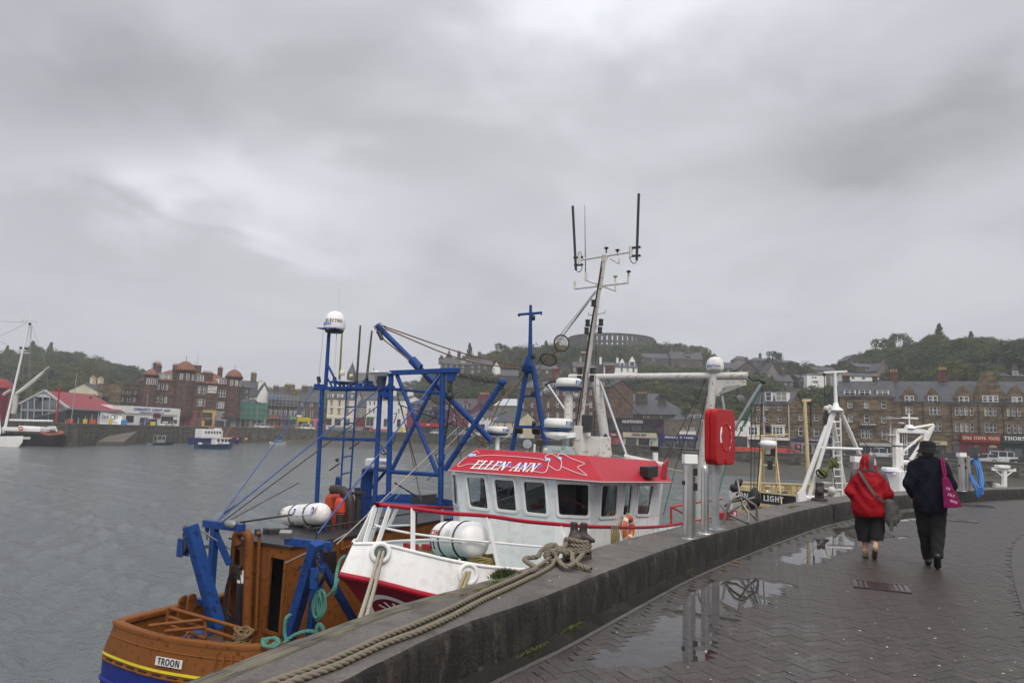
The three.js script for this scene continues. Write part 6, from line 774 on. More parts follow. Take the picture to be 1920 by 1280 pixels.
  finish(netMesh(B,V(.08,.78,.12),V(.48,1.38,.36),.01),PK,'sack',bg); part('strap',PK,bg,(m)=>{ for (const o of [0,.03]) m.tube([V(.19 + o * .3,1.31,.235),V(.175 + o,1.42,.20),V(.165 + o,1.53,.13),V(.16 + o,1.6,.05),V(.16 + o,1.605,.0)],.013,24,6); });
  part('lettering',M([.75,.68,.70],.7),bg,(m)=>{ ['OF','ISLE','BAN'].forEach((s,i)=>m.add(letters(s,.034,'sans_regular',.003),new THREE.Matrix4().makeRotationZ(-.3).setPosition(.225 + i * .03,1.17 - i * .09,.274))); });
  bg.position.copy(w.position); bg.rotation.y = H; bg.scale.copy(w.scale);
}
// ---------------------------------------------------------------- boats further along the quay
const CREAM = paint([.56,.46,.25],.5,{ t: 'rust' });
function simpleHull(t,A,B,beam,y0,y1,mt,name = 'hull',flare = .8) {      // a pointed hull from stern A to bow B
  const d = B.clone().sub(A).setY(0),L = d.length(),a = d.normalize(),q = V(-a.z,0,a.x),rows = []; const prof = [[0,.8],[.08,.92],[.3,1],[.6,.96],[.8,.72],[.92,.38],[1,.0]];
  const P = (u,w,k,y)=>A.clone().setY(0).addScaledVector(a,u * L - (k < .5 && u > .9 ? (u - .9) * L * .8 : 0)).addScaledVector(q,w * beam / 2).setY(y);
  for (const [k,f] of [[0,flare],[.5,(1 + flare) / 2],[1,1]]) { const r = []; for (const [u,w] of prof) r.push(P(u,w * f,k,lerp(y0,y1,k) + .12 * L * .25 * k * u * u)); for (const [u,w] of [...prof].reverse()) r.push(P(u,-w * f,k,lerp(y0,y1,k) + .12 * L * .25 * k * u * u)); r.push(r[0].clone()); rows.push(r); }
  return part(name,mt,t,(m)=>{ m.grid(rows); m.face(rows[2].slice(0,-1).map((p)=>p.clone().add(V(0,-.25,0)))); });
}
{ // cream boat
  const D = 23.5,p = (x,y,d = 0)=>at(x,y,D + d),t = thing('fishing_boat','cream fishing boat with goalpost mast and white name on a dark bow band','fishing boat',p(1450,1000).setY(SEA));
  const by = p(1445,934).y; simpleHull(t,p(1345,950,3).setY(0),p(1545,950,0).setY(0),5,SEA - .3,-1.75,CREAM);
  part('bulwark_band',M([.018,.018,.02],.5,{ t: 'grime' }),t,(m)=>m.slab([[1380,.8,-.17],[1499,-1.2,-.17],[1500,-1.2,.17],[1380,.8,.17]].map(([x,d,y])=>p(x,934,d).setY(by + y)),.08));
  part('band_edge',CREAM,t,(m)=>{ m.bar(p(1378,926,.8).setY(by + .2),p(1502,938,-1.25).setY(by + .2),.1,.05); m.bar(p(1378,946,.7).setY(by - .24),p(1510,951,-1.3).setY(by - .24),.12,.09); m.bar(p(1378,958,.7),p(1510,965,-1.3),.06,.1); });
  part('name_lettering',WHITE,t,(m)=>{ const n = V(-.15,0,1).normalize(),X = p(1499,944,-1.2).sub(p(1380,933,.8)); X.y = 0; m.add(letters('MORNING LIGHT',.19,'sans_bold',.01),basisAt(p(1416,933,.16).setY(by).addScaledVector(n,.07),X.clone().add(V(0,-.01,0)),n)); });
  for (let k = 0; k < 9; k++) part('bulwark_stay',CREAM,t,(m)=>m.bar(p(1395 + k * 13,948 + k,.6 - k * .2),p(1395 + k * 13,975,.6 - k * .2),.16,.05)); part('rail',CREAM,t,(m)=>{ const a = p(1388,905,1),b = p(1528,910,-1); m.cyl(a,b,.045,.045,8); for (let k = 0; k < 10; k++) { const q = a.clone().lerp(b,k / 9); m.cyl(q,q.clone().add(V(0,-.7,0)),.035,.035,6); } });
  part('goalpost_mast',CREAM,t,(m)=>{ m.cyl(p(1428.5,816),p(1425,945),.032).cyl(p(1455,813),p(1456,945),.04); m.cyl(p(1393,818),p(1478,814),.026); m.cyl(p(1429,845),p(1456,847),.022); m.cyl(p(1430,872),p(1456,872),.022); m.cyl(p(1428,860),p(1419,945,-.8),.026); m.cyl(p(1457,860),p(1466,945,-.8),.026); m.cyl(p(1430,820,.5),p(1434,935,.7),.03); }); part('radar',WHITE,t,(m)=>m.lathe([[0,.28],[.22,.26],[.3,.16],[.28,.06],[.1,0],[.08,-.2],[0,-.2]],p(1440,840),UPV,20)); part('mast_lamp',BLACK,t,(m)=>{ m.cyl(p(1440,800),p(1440,811),.08); m.box(...p(1445,848).toArray(),.3,.25,.1); m.box(...p(1444,872).toArray(),.15,.3,.1); });
  part('crane_post',CREAM,t,(m)=>{ m.cyl(p(1509,750,1),p(1519,945,1),.06,.07,10); m.bar(p(1504,750.5,1),p(1521,750.5,1),.09,.1); }); part('crane_cable',DARK,t,(m)=>{ m.cyl(p(1520,752,1),p(1521,800,1),.03,.03,5); m.cyl(p(1520,800,1),p(1520,905,1),.01,.01,5); m.bar(p(1519,752,1),p(1522,758,1),.15,.15); });
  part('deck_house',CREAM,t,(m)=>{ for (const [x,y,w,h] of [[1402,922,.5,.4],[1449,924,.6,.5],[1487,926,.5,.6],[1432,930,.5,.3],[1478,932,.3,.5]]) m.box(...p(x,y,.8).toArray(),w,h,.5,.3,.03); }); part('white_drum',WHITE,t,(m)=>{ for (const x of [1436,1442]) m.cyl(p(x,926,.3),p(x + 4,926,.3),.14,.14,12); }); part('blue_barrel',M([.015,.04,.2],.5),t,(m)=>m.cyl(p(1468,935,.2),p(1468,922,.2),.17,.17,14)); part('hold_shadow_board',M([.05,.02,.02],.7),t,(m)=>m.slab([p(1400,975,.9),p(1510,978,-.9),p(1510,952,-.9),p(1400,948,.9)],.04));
}
{ // white boat: tripod A frame and radar mast
  const D = 22,p = (x,y,d = 0)=>at(x,y,D + d),t = thing('fishing_boat','white fishing boat with a white tripod mast, ladder and radar arch','fishing boat',p(1620,1000,3).setY(SEA));
  simpleHull(t,p(1490,950,1.5).setY(0),p(1765,950,7.5).setY(0),4.2,SEA - .3,-.9,WHITE2);
  const leg = (a,b,r = .1)=>part('mast_leg',WHITE,t,(m)=>m.cyl(p(...a),p(...b),r,r * .9,12)); leg([1494,952],[1562,768],.075); leg([1512,950],[1566,769],.068); leg([1624,880,1],[1576,768],.068); leg([1590,950,1.8],[1563,790,.6],.075);
  part('mast_head',WHITE,t,(m)=>{ m.lathe([[0,.25],[.07,.22],[.1,.1],[.22,0],[.22,-.05],[0,-.08]],p(1568,768),UPV,16); m.cyl(p(1568,765),p(1566,696),.06,.045,12); m.bar(p(1545,698),p(1588,696),.09,.06); m.slab([p(1494,925),p(1506,912),p(1512,950),p(1492,952)],.15); }); part('mast_lamp',WHITE2,t,(m)=>{ for (const [x,y] of [[1550,766],[1556,764],[1555,772]]) m.ball(p(x,y),.1,8,6); }); part('mast_fitting',BLACK,t,(m)=>{ m.tube([p(1546,700),p(1546,705)],.04); m.bar(p(1551,770),p(1547,788),.12,.12); m.bar(p(1547,788),p(1552,800),.1,.1); });
  part('ladder',WHITE,t,(m)=>{ const a0 = p(1563,778,.8),a1 = p(1564,945,.8),b0 = p(1576,778,.8),b1 = p(1580,945,.8); m.bar(a0,a1,.04).bar(b0,b1,.04); for (let k = 1; k < 13; k++) m.cyl(a0.clone().lerp(a1,k / 13),b0.clone().lerp(b1,k / 13),.02,.02,6); }); part('mast_brace',WHITE,t,(m)=>{ m.cyl(p(1533,839),p(1617,842),.045); m.cyl(p(1495,933),p(1530,934),.09); });
  for (const [x,y,nx] of [[1566,866,1],[1541,888,-1]]) part('net_basket',M([.10,.11,.025],.8),t,(m)=>{ const c = p(x,y,-.3),tip = p(1553,877,-.3); m.torus(c,.16,.025,c.clone().sub(tip).add(V(0,0,.2)),20,6); const n = c.clone().sub(tip).normalize(),u = V(0,0,1).cross(n).normalize(),v = n.clone().cross(u); const A = [],B = []; for (let k = 0; k <= 14; k++) { const a = k * Math.PI / 7; A.push(c.clone().addScaledVector(u,Math.cos(a) * .16).addScaledVector(v,Math.sin(a) * .16)); B.push(tip.clone().addScaledVector(u,Math.cos(a) * .05).addScaledVector(v,Math.sin(a) * .05)); } m.grid([A,B]); });
  part('deck_rail',WHITE2,t,(m)=>{ for (const y of [905,916,928]) m.cyl(p(1540,y,.6),p(1600,y + 2,1.5),.03,.03,6); for (const x of [1542,1556,1570,1585,1598]) m.cyl(p(x,904,1),p(x,945,1),.03,.03,6); }); part('deck_gear',WHITE2,t,(m)=>{ m.bar(p(1555,925,.9),p(1585,928,1),.25,.25); m.ball(p(1560,920,.7),.14,10,8); }); part('stay',DARK,t,(m)=>{ for (const [a,b] of [[[1552,790],[1568,930,.9]],[[1582,775],[1700,850,5]],[[1570,775],[1640,850,3]],[[1700,850,5],[1800,960,2]],[[1690,870,4],[1720,930,2]],[[1546,705],[1548,770]]]) m.cyl(p(...a),p(...b),.014,.014,5); });
  const r = (x,y,d = 0)=>p(x,y,4 + d); part('radar_column',WHITE,t,(m)=>{ m.bar(r(1686,935),r(1684,838),.26,.3,V(1,0,0),.03); m.lathe([[.38,-.5],[.32,0],[.16,.5]],r(1688,910),UPV,16); m.bar(r(1668,887),r(1700,888),.5,.05); m.box(...r(1690,905).toArray(),.75,.9,.6,.3,.05); m.bar(r(1678,848),r(1694,848),.2,.2); }); part('radar',WHITE,t,(m)=>m.add(new RoundedBoxGeometry(.52,.2,.4,3,.06).translate(...r(1670,881).toArray()))); part('radar_band',M([.03,.06,.25],.5),t,(m)=>m.add(new RoundedBoxGeometry(.525,.05,.405,1,.01).translate(...r(1670,885).toArray())));
  part('radar_arch',WHITE,t,(m)=>{ m.bar(r(1680,807),r(1734,809),.22,.16,UPV,.02); m.bar(r(1681,807),r(1681,833),.16,.16); m.bar(r(1733,809),r(1733,835),.16,.16); m.bar(r(1676,832),r(1690,833),.25,.1); m.lathe([[.2,0],[.12,.12],[.03,.16],[.03,.55],[0,.55]],r(1706,803),UPV,12); m.bar(r(1692,783),r(1721,784),.1,.06); }); part('scanner',WHITE2,t,(m)=>{ m.lathe([[0,.06],[.4,.04],[.38,0],[0,-.04]],r(1671,785),UPV,18); m.cyl(r(1671,786),r(1670,830),.03); m.bar(r(1683,792),r(1694,793),.15,.06); m.bar(r(1664,815),r(1678,815),.2,.05); });
  part('derrick',WHITE,t,(m)=>{ for (const [a,b,q] of [[[1690,850],[1740,808],.05],[[1708,862],[1751,797],.07],[[1712,860],[1746,800],.05],[[1738,828],[1752,798],.05],[[1706,803],[1751,796],.05],[[1692,866],[1745,872],.09]]) m.cyl(r(...a),r(...b),q,q,8); }); part('derrick_band',paint([.55,.42,.10],.5),t,(m)=>{ m.cyl(r(1726,832),r(1748,799),.055,.055,8); m.cyl(r(1738,800),r(1751,796.5),.056,.056,8); }); part('net_frame',WHITE2,t,(m)=>{ for (const x of [1693,1697,1701]) m.cyl(r(x,812),r(x,850),.015,.015,4); m.poly([r(1690,833),r(1702,834),r(1702,852),r(1690,851)],.025); });
}
{ // low boat at the bend with a T shaped mast
  const p = (x,y,d = 0)=>at(x,y,29 + d),t = thing('workboat','small workboat showing only its white T shaped mast above the far parapet','boat',p(1884,1000).setY(SEA)); simpleHull(t,p(1845,940,0).setY(0),p(1990,940,3).setY(0),2.6,SEA - .2,-1.1,WHITE2);
  part('mast',WHITE,t,(m)=>{ m.bar(p(1884,960),p(1884,878),.16,.12); m.bar(p(1861,880),p(1905,882),.08,.08); m.cyl(p(1866,881),p(1882,894),.03).cyl(p(1900,883),p(1886,894),.03); for (const [x,y] of [[1862,876],[1904,878]]) m.cyl(p(x,y),p(x,y + 6),.04); }); part('lamp_box',WHITE,t,(m)=>m.add(new RoundedBoxGeometry(.5,.14,.3,1,.03).translate(...p(1880,875).toArray()))); part('deck_gear',WHITE2,t,(m)=>{ for (const [x,y] of [[1868,910],[1873,913],[1880,914]]) m.box(...p(x,y).toArray(),.25,.18,.2,.4,.03); m.cyl(p(1862,913),p(1884,913),.03); }); part('dark_frame',DARK,t,(m)=>{ for (let k = 0; k < 4; k++) m.tube([p(1843 + k * 4,918),p(1845 + k * 4,903),p(1852 + k * 4,905),p(1862 + k * 2,917)],.02,14,5); });
}
// ---------------------------------------------------------------- boats across the harbour
function farBoat(name,label,x0,x1,yw,dir,hullMat,o) {                   // afloat at pixel row yw, stern x0 to bow x1
  const a = onY(x0,yw,SEA),b = onY(x1,yw,SEA); const sc = a.distanceTo(b); b.z += dir * sc; const t = thing(name,label,name.includes('dinghy') ? 'dinghy' : 'boat',a.clone().lerp(b,.5)); simpleHull(t,a,b,o.beam || sc * .32,SEA - .15,SEA + o.fb,hullMat,'hull',.7);
  const ax = b.clone().sub(a).normalize(),P = (u,y,w = 0)=>a.clone().lerp(b,u).setY(SEA + y).add(V(-ax.z * w,0,ax.x * w)); return [t,P,sc];
}
{
  const BL = paint([.02,.03,.17],.45),NV = paint([.015,.05,.13],.45),OR = paint([.26,.075,.03],.6);
  { const [t,P,s] = farBoat('fishing_boat','blue hulled fishing boat with white wheelhouse and orange crane by the far sea wall',358,452,832,.0,BL,{ fb: 1.6,beam: 4.6 }); part('waterline_band',paint([.16,.07,.05],.6),t,(m)=>{ m.bar(P(.02,.1,2.25),P(.75,.1,2.3),.1,.5); }); part('wheelhouse',WHITE,t,(m)=>{ m.bar(P(.12,2.9),P(.5,2.9),3.2,2.5,UPV,.1); m.bar(P(.36,4.3),P(.5,4.3),2.6,.8); }); for (let k = 0; k < 6; k++) part('window',M([.03,.035,.04],.1),t,(m)=>m.bar(P(.17 + k * .055,3.3,1.62),P(.2 + k * .055,3.3,1.62),.06,.7)); part('roof_rail',OR,t,(m)=>{ m.bar(P(.3,4.8),P(.56,4.7),2.8,.2); m.cyl(P(.4,4.7),P(.42,8.2),.1); m.bar(P(.36,5.6),P(.48,5.6),.1,.1); }); part('crane',OR,t,(m)=>{ m.bar(P(.66,2.2),P(.74,4.6),.4,.4); m.bar(P(.74,4.6),P(.86,3.2),.35,.35); m.bar(P(.62,2.0),P(.84,2.0),1.4,.6); }); for (const [u,c,l] of [[.8,[.5,.03,.04]],[.98,[.6,.25,.02]],[.38,[.6,.28,.02]]]) part('buoy',M(c,.5),t,(m)=>m.ball(P(u,1.5,2.2),.42,12,8)); }
  { const [t,P] = farBoat('fishing_boat','small dark blue boat with white cabin crossing in front of the blue fishing boat',367,437,841,.05,NV,{ fb: 1.05,beam: 3 }); part('cabin',WHITE,t,(m)=>{ m.bar(P(.44,1.75),P(.84,1.75),1.9,1.5,UPV,.08); m.bar(P(.42,2.6),P(.9,2.55),2.2,.14); }); for (const u of [.49,.6,.7,.79]) part('window',M([.03,.035,.04],.1),t,(m)=>m.bar(P(u,2.0,.98),P(u + .07,2.0,.98),.05,.65)); part('gunwale',paint([.45,.1,.05],.5),t,(m)=>m.bar(P(.5,1.28,1.2),P(.97,1.5,.3),.12,.1)); part('mast',WHITE,t,(m)=>m.cyl(P(.68,2.6),P(.68,4.4),.06)); part('engine',WHITE,t,(m)=>m.bar(P(.06,1.2),P(.13,1.2),.6,.5)); }
  { const [t,P] = farBoat('dinghy','grey inflatable boat with pale arch on the water below the sea wall',283,326,834,0,paint([.03,.03,.035],.5),{ fb: .55,beam: 2 }); part('arch',GALV,t,(m)=>{ for (const u of [.15,.5]) m.tube([P(u,.5,.8),P(u,2.2,.7),P(u,2.4,0),P(u,2.2,-.7),P(u,.5,-.8)],.08,20,6); m.cyl(P(.15,2.3,.5),P(.5,2.3,.5),.07); m.bar(P(.2,.9),P(.5,.9),1,.9); }); }
  { const [t,P] = farBoat('dinghy','tiny pale dinghy moored close to the slipway',277,292,834,0,paint([.25,.28,.32],.5),{ fb: .5,beam: 1.2 }); part('thwart',WHITE2,t,(m)=>m.bar(P(.4,.45),P(.6,.45),.9,.06)); }
  { const [t,P] = farBoat('motor_dinghy','small white open boat with a blue cover afloat near the beach',508,536,834,0,WHITE2,{ fb: .7,beam: 1.7 }); part('cover',paint([.10,.2,.35],.7),t,(m)=>m.bar(P(.3,1.1),P(.68,1.1),1.3,.8,UPV,.2)); part('engine',WHITE,t,(m)=>m.bar(P(-.12,.8),P(-.05,.8),.4,.3)); }
  { const [t,P] = farBoat('dinghy','small tan boat lying at the edge of the beach behind the gantry ladder',625,642,836,0,paint([.25,.2,.14],.6),{ fb: .6,beam: 1.3 }); part('thwart',WHITE2,t,(m)=>m.bar(P(.3,.5),P(.6,.5),.9,.06)); }
  { // sailing ship with black hull, at the left edge
    const D = 146,p = (x,y,d = 0)=>at(x,y,D + d),t = thing('sailing_ship','black hulled sailing ship with tall raked white mast at the far quay','sailing ship',p(60,830).setY(SEA)); simpleHull(t,p(118,833,3).setY(0),p(-60,833,-4).setY(0),6,SEA - .3,SEA + 2.4,paint([.015,.015,.017],.4)); part('deckhouse',WHITE,t,(m)=>{ m.bar(p(12,804),p(84,806),3,.8,UPV,.1); m.bar(p(40,801),p(80,803),2,.7); }); part('name_board',WHITE2,t,(m)=>m.bar(p(28,821,-3.2),p(56,821,-3.2),.1,.5)); part('mast',WHITE,t,(m)=>{ m.cyl(p(6,812),p(54,605),.28,.15,12).cyl(p(54,605),p(59,575),.12,.05,8); }); part('spreader',WHITE2,t,(m)=>{ m.bar(p(32,660),p(55,662),.25,.18); m.bar(p(42,600),p(67,603),.15,.12); for (const [x,y] of [[42,599],[67,601],[49,600]]) m.cyl(p(x,y),p(x,y + 4),.08); }); part('gaff',WHITE,t,(m)=>{ m.cyl(p(29,737),p(91,687),.16,.08); m.cyl(p(17,787),p(98,789),.18); }); part('furled_sail',M([.62,.60,.55],.85,{ t: 'fabric' }),t,(m)=>{ m.tube([p(29,739),p(48,727),p(66,712),p(82,697)],.3,24,8); m.tube([p(28,740),p(27,760),p(24,775)],.5,16,8); m.tube([p(6,740),p(14,734),p(21,731)],.35,12,8); }); part('rigging',M([.2,.2,.2],.7),t,(m)=>{ for (const [a,b] of [[[0,602],[50,604]],[[0,630],[50,605]],[[0,640],[14,646]],[[58,607],[87,690]],[[57,605],[57,790]],[[53,605],[20,790]],[[55,606],[30,780]],[[87,690],[90,790]],[[59,610],[45,800]],[[56,607],[52,800]],[[30,660],[8,790]]]) m.cyl(p(...a),p(...b),.035,.035,4); }); part('lamp',BLACK,t,(m)=>{ for (const [x,y] of [[38,652],[48,653],[55,607],[38,717]]) m.ball(p(x,y),.3,8,6); }); part('flag',M([.02,.015,.06],.8),t,(m)=>m.slab([p(92,691),p(95,698),p(104,698),p(99,694)],.05));
    const o = thing('inflatable_boat','orange inflatable with a white frame hung beside the black hull','boat',p(95,812,-4)); part('tube',paint([.26,.09,.055],.6),o,(m)=>{ m.tube([p(75,810,-4),p(90,815,-4),p(113,813,-4),p(115,811,-3),p(100,809,-3)],.32,30,8); }); part('frame',WHITE,o,(m)=>{ m.poly([p(84,809,-4),p(89,800,-4),p(103,800,-4),p(106,809,-4)],.1); m.poly([p(84,806,-4),p(106,806,-4)],.08); m.bar(p(88,803,-4),p(103,803,-4),.6,.3); });
    const c = thing('catamaran','white catamaran hull at the edge of the harbour beside the black ship','boat',p(10,830,-6).setY(SEA)); simpleHull(c,p(-60,830,-6).setY(0),p(41,830,-8).setY(0),2,SEA - .2,SEA + 1.9,WHITE); part('crossbeam',WHITE,c,(m)=>{ m.bar(p(-2,812,-7),p(-2,803,-3),.5,.5); m.cyl(p(0,812,-7),p(-3,770,-7),.1); }); const lr = thing('lifebuoy','tiny orange and white lifebuoy on the ship deckhouse','lifebuoy',p(38,803,-2)); part('ring',paint([.55,.12,.05],.5),lr,(m)=>m.torus(p(38,803,-2),.36,.12,V(0,0,1),20,8));
  }
}
// ---------------------------------------------------------------- the town across the harbour
const table = (rows)=>(x)=>{ if (x <= rows[0][0]) return rows[0].slice(1); for (let i = 0; i + 1 < rows.length; i++) if (x <= rows[i + 1][0]) { const u = (x - rows[i][0]) / (rows[i + 1][0] - rows[i][0]); return rows[i].slice(1).map((v,k)=>lerp(v,rows[i + 1][k + 1],u)); } return rows[rows.length - 1].slice(1); };
const shore = table([[-400,152,-.2],[150,152,-.25],[168,156,-.25],[235,172,-.4],[340,196,-.5],[450,213,-.3],[560,226,-.2],[700,224,-.15],[800,206,-.1],[900,190,-.15],[1100,165,-.6],[1300,146,-1.05],[1400,138,-1.0],[1500,131,-.9],[1700,122,-.85],[1950,112,-.9],[2300,104,-.9]]);
const ridge = table([[-400,690,420],[0,690,400],[60,684,400],[130,690,400],[200,705,420],[280,722,430],[330,752,450],[450,750,600],[520,738,700],[600,738,700],[700,745,600],[780,745,420],[830,702,340],[900,682,350],[960,674,370],[1040,670,400],[1070,664,440],[1220,664,440],[1300,672,410],[1350,690,380],[1450,690,350],[1550,692,330],[1620,684,310],[1700,678,290],[1760,660,270],[1920,664,250],[2400,672,250]]);
const horizonY = (px)=>808 + .0349 * (px - 960);
const groundXZ = (px,D)=>at(px,horizonY(px),D);
const terrainY = (px,D)=>{ const [ds,sy] = shore(px),[ry,dr] = ridge(px),top = 1.7 + (horizonY(px) - ry) / 1280 * dr,f = ds + 34; if (D <= f) return sy; const u = (D - f) / (dr - f); const bump = 5 * (fbm(px * .02,D * .03,3,0,6) - .5) * smooth(0,.2,u); return u < 1 ? lerp(sy,top,Math.pow(u,.8) * .55 + .45 * smooth(0,1,u)) + bump : top + bump - (D - dr) * .12; };
const pxOf = (x,z)=>960 + 1280 * x / -z;
const SEAW = M([.115,.108,.088],.75,{ t: 'seawall',b: 'concreteB',bs: .03 }),CONC2 = M([.20,.19,.17],.8,{ t: 'concrete' });
{
  const xs = []; for (let x = -420; x <= 2320; x += 10) xs.push(x);
  const pt = (x,dd,y)=>groundXZ(x,shore(x)[0] + dd).setY(y);
  struct('sea_wall',SEAW,(m)=>m.grid([xs.map((x)=>pt(x,-.6,SEA - .8)),xs.map((x)=>pt(x,0,shore(x)[1] + .02))]));
  const par = thing('promenade_wall','long low stone wall topping the far sea wall along the street','wall',V(0,0,-150)); part('wall',SEAW,par,(m)=>m.grid([xs.map((x)=>pt(x,0,shore(x)[1])),xs.map((x)=>pt(x,0,shore(x)[1] + .24)),xs.map((x)=>pt(x,.5,shore(x)[1] + .24)),xs.map((x)=>pt(x,.5,shore(x)[1]))])); part('coping',CONC2,par,(m)=>m.grid([[-.08,.24],[-.08,.36],[.58,.36],[.58,.24]].map(([d,y])=>xs.map((x)=>pt(x,d,shore(x)[1] + y)))));
  struct('street',M([.06,.06,.062],.5,{ t: 'paver' }),(m)=>m.grid([0,6,14,24,36].map((d)=>xs.map((x)=>pt(x,d,shore(x)[1])))));
  struct('pavement',CONC2,(m)=>m.grid([[15.5,0],[15.5,.14],[24,.14]].map(([d,y])=>xs.map((x)=>pt(x,d,shore(x)[1] + y)))));
  // beach: dark weedy shingle left by the tide
  const bd = table([[440,0],[560,9],[650,16],[800,22],[1000,22],[1200,20],[1400,15],[1600,12],[2000,10]]);
  struct('beach',M([.085,.078,.06],.8,{ t: 'concrete',b: 'concreteB',bs: .08,rep: .12 }),(m)=>{ const bx = xs.filter((x)=>x >= 440 && x < 2000); m.grid([[0,.9],[.15,.62],[.5,.28],[.85,.08],[1,-.12],[1.15,-.5]].map(([u,h])=>bx.map((x)=>pt(x,-u * bd(x)[0] - .2,SEA + h * Math.min(1,bd(x)[0] / 12) * 2.4 + .3 * (fbm(x * .15,u * 9,3) - .5))))); });
  const r = rng(21); { const g = new THREE.SphereGeometry(.5,6,4),pos = []; const im = new THREE.InstancedMesh(g,M([.07,.065,.05],.8),420); im.name = 'beach_stones'; const mx = new THREE.Matrix4(); for (let i = 0; i < 420; i++) { const x = 460 + r() * 1000,u = r(),p = pt(x,-u * bd(x)[0],SEA + lerp(.9,-.05,Math.pow(u,.6)) * 2.0 * Math.min(1,bd(x)[0] / 12)),s = .2 + .7 * r() * r(); mx.makeScale(s * 1.4,s * .7,s).setPosition(p); im.setMatrixAt(i,mx); } tag(im,'dark weedy stones strewn over the beach below the sea wall','stones',null,'stuff'); scene.add(im); }
  // fender posts and slipway
  for (const [x,l] of [[340,'one beside the dinghies'],[466,'nearest the blue bow'],[489,'second past the blue bow'],[511,'third past the blue bow'],[128,'below the red roofed building']]) { const t = thing('fender_post',`upright timber fender post on the sea wall, ${l}`,'post',pt(x,-.5,SEA),'fender posts on the sea wall'); part('post',M([.14,.13,.12],.8,{ t: 'wood' }),t,(m)=>{ const p = pt(x,-.5,SEA - .5); m.bar(p,p.clone().setY(shore(x)[1] + .1),.45,.35); }); }
  struct('slipway',M([.17,.155,.125],.75,{ t: 'concrete',b: 'concreteB',bs: .02,rep: .3 }),(m)=>{ const a = at(236,799,178),b = at(268,800,184),c = at(232,826,165),d = at(182,824,158); a.y = shore(240)[1] + .05; b.y = a.y; c.y = d.y = SEA + .9; m.slab([d,c,b,a],.4); m.slab([c.clone().setY(SEA - .5),c,d,d.clone().setY(SEA - .5)],.3); m.slab([c.clone().setY(SEA - .5),b.clone().setY(SEA - .5),b,c],.3); });
}
// hills
struct('hillside',M([.040,.048,.022],.9,{ t: 'concrete',rep: .05 }),(m)=>{ const rows = []; for (let i = 0; i <= 46; i++) { const row = []; for (let x = -420; x <= 2340; x += 20) { const [ds] = shore(x),dr = ridge(x)[1],D = i <= 36 ? lerp(ds + 33,dr,i / 36) : dr + (i - 36) * 40; row.push(groundXZ(x,D).setY(terrainY(x,D))); } rows.push(row); } m.grid(rows); });

// ---- buildings
const stone = (c)=>M(c,.85,{ t: 'stone' }),SLATE = M([.060,.063,.070],.6,{ t: 'slate' }),harl = (c)=>M(c,.8,{ t: 'concrete',rep: .15 }),LEAD = M([.10,.105,.11],.6),FRAMEW = M([.72,.72,.70],.5),PANE = M([.035,.04,.045],.12),PANES = [PANE,M([.07,.075,.08],.1),M([.02,.022,.026],.15),M([.26,.25,.225],.5),M([.12,.125,.12],.3)],POT = M([.38,.22,.10],.8);
const winCache = new Map();
function winGeo(w,h,st) {
  const key = `${w.toFixed(1)}_${h.toFixed(1)}_${st}`; if (winCache.has(key)) return winCache.get(key);
  const m = new MB(),f = st === 9 ? .07 : .1,n = st === 9 ? Math.max(1,Math.round(w / 1.3)) : st; m.box(-w / 2 + f / 2,0,0,f,h,.08).box(w / 2 - f / 2,0,0,f,h,.08).box(0,h / 2 - f / 2,0,w - 2 * f,f,.08).box(0,-h / 2 + f / 2,0,w - 2 * f,f,.08);
  for (let k = 1; k < n; k++) m.box(-w / 2 + w * k / n,0,.003,f * (st === 9 ? 1 : 1.2),h - 2 * f,.08); if (st !== 9) m.box(0,h * .04,.006,w - 2 * f,f * .8,.07);
  const g = mergeGeometries(m.g); boxUV(g); const p = new THREE.PlaneGeometry(w - .04,h - .04); p.translate(0,0,-.02); const r = [g,p]; winCache.set(key,r); return r;
}
function addWindow(t,x,y,z,w,h,st,frame = FRAMEW,ry = 0,pane = PANES[st === 9 ? Math.floor(hash2(x * 9,y * 7,3) * 3) : Math.floor(hash2(x * 37,y * 23,t.id) * 5)]) { const [g,p] = winGeo(w,h,st),f = new THREE.Mesh(g,frame); f.name = st === 9 ? 'shop_window' : 'window'; f.position.set(x,y,z); f.rotation.y = ry; const q = new THREE.Mesh(p,pane); q.name = 'pane'; f.add(q); t.add(f); f.castShadow = f.receiveShadow = true; return f; }
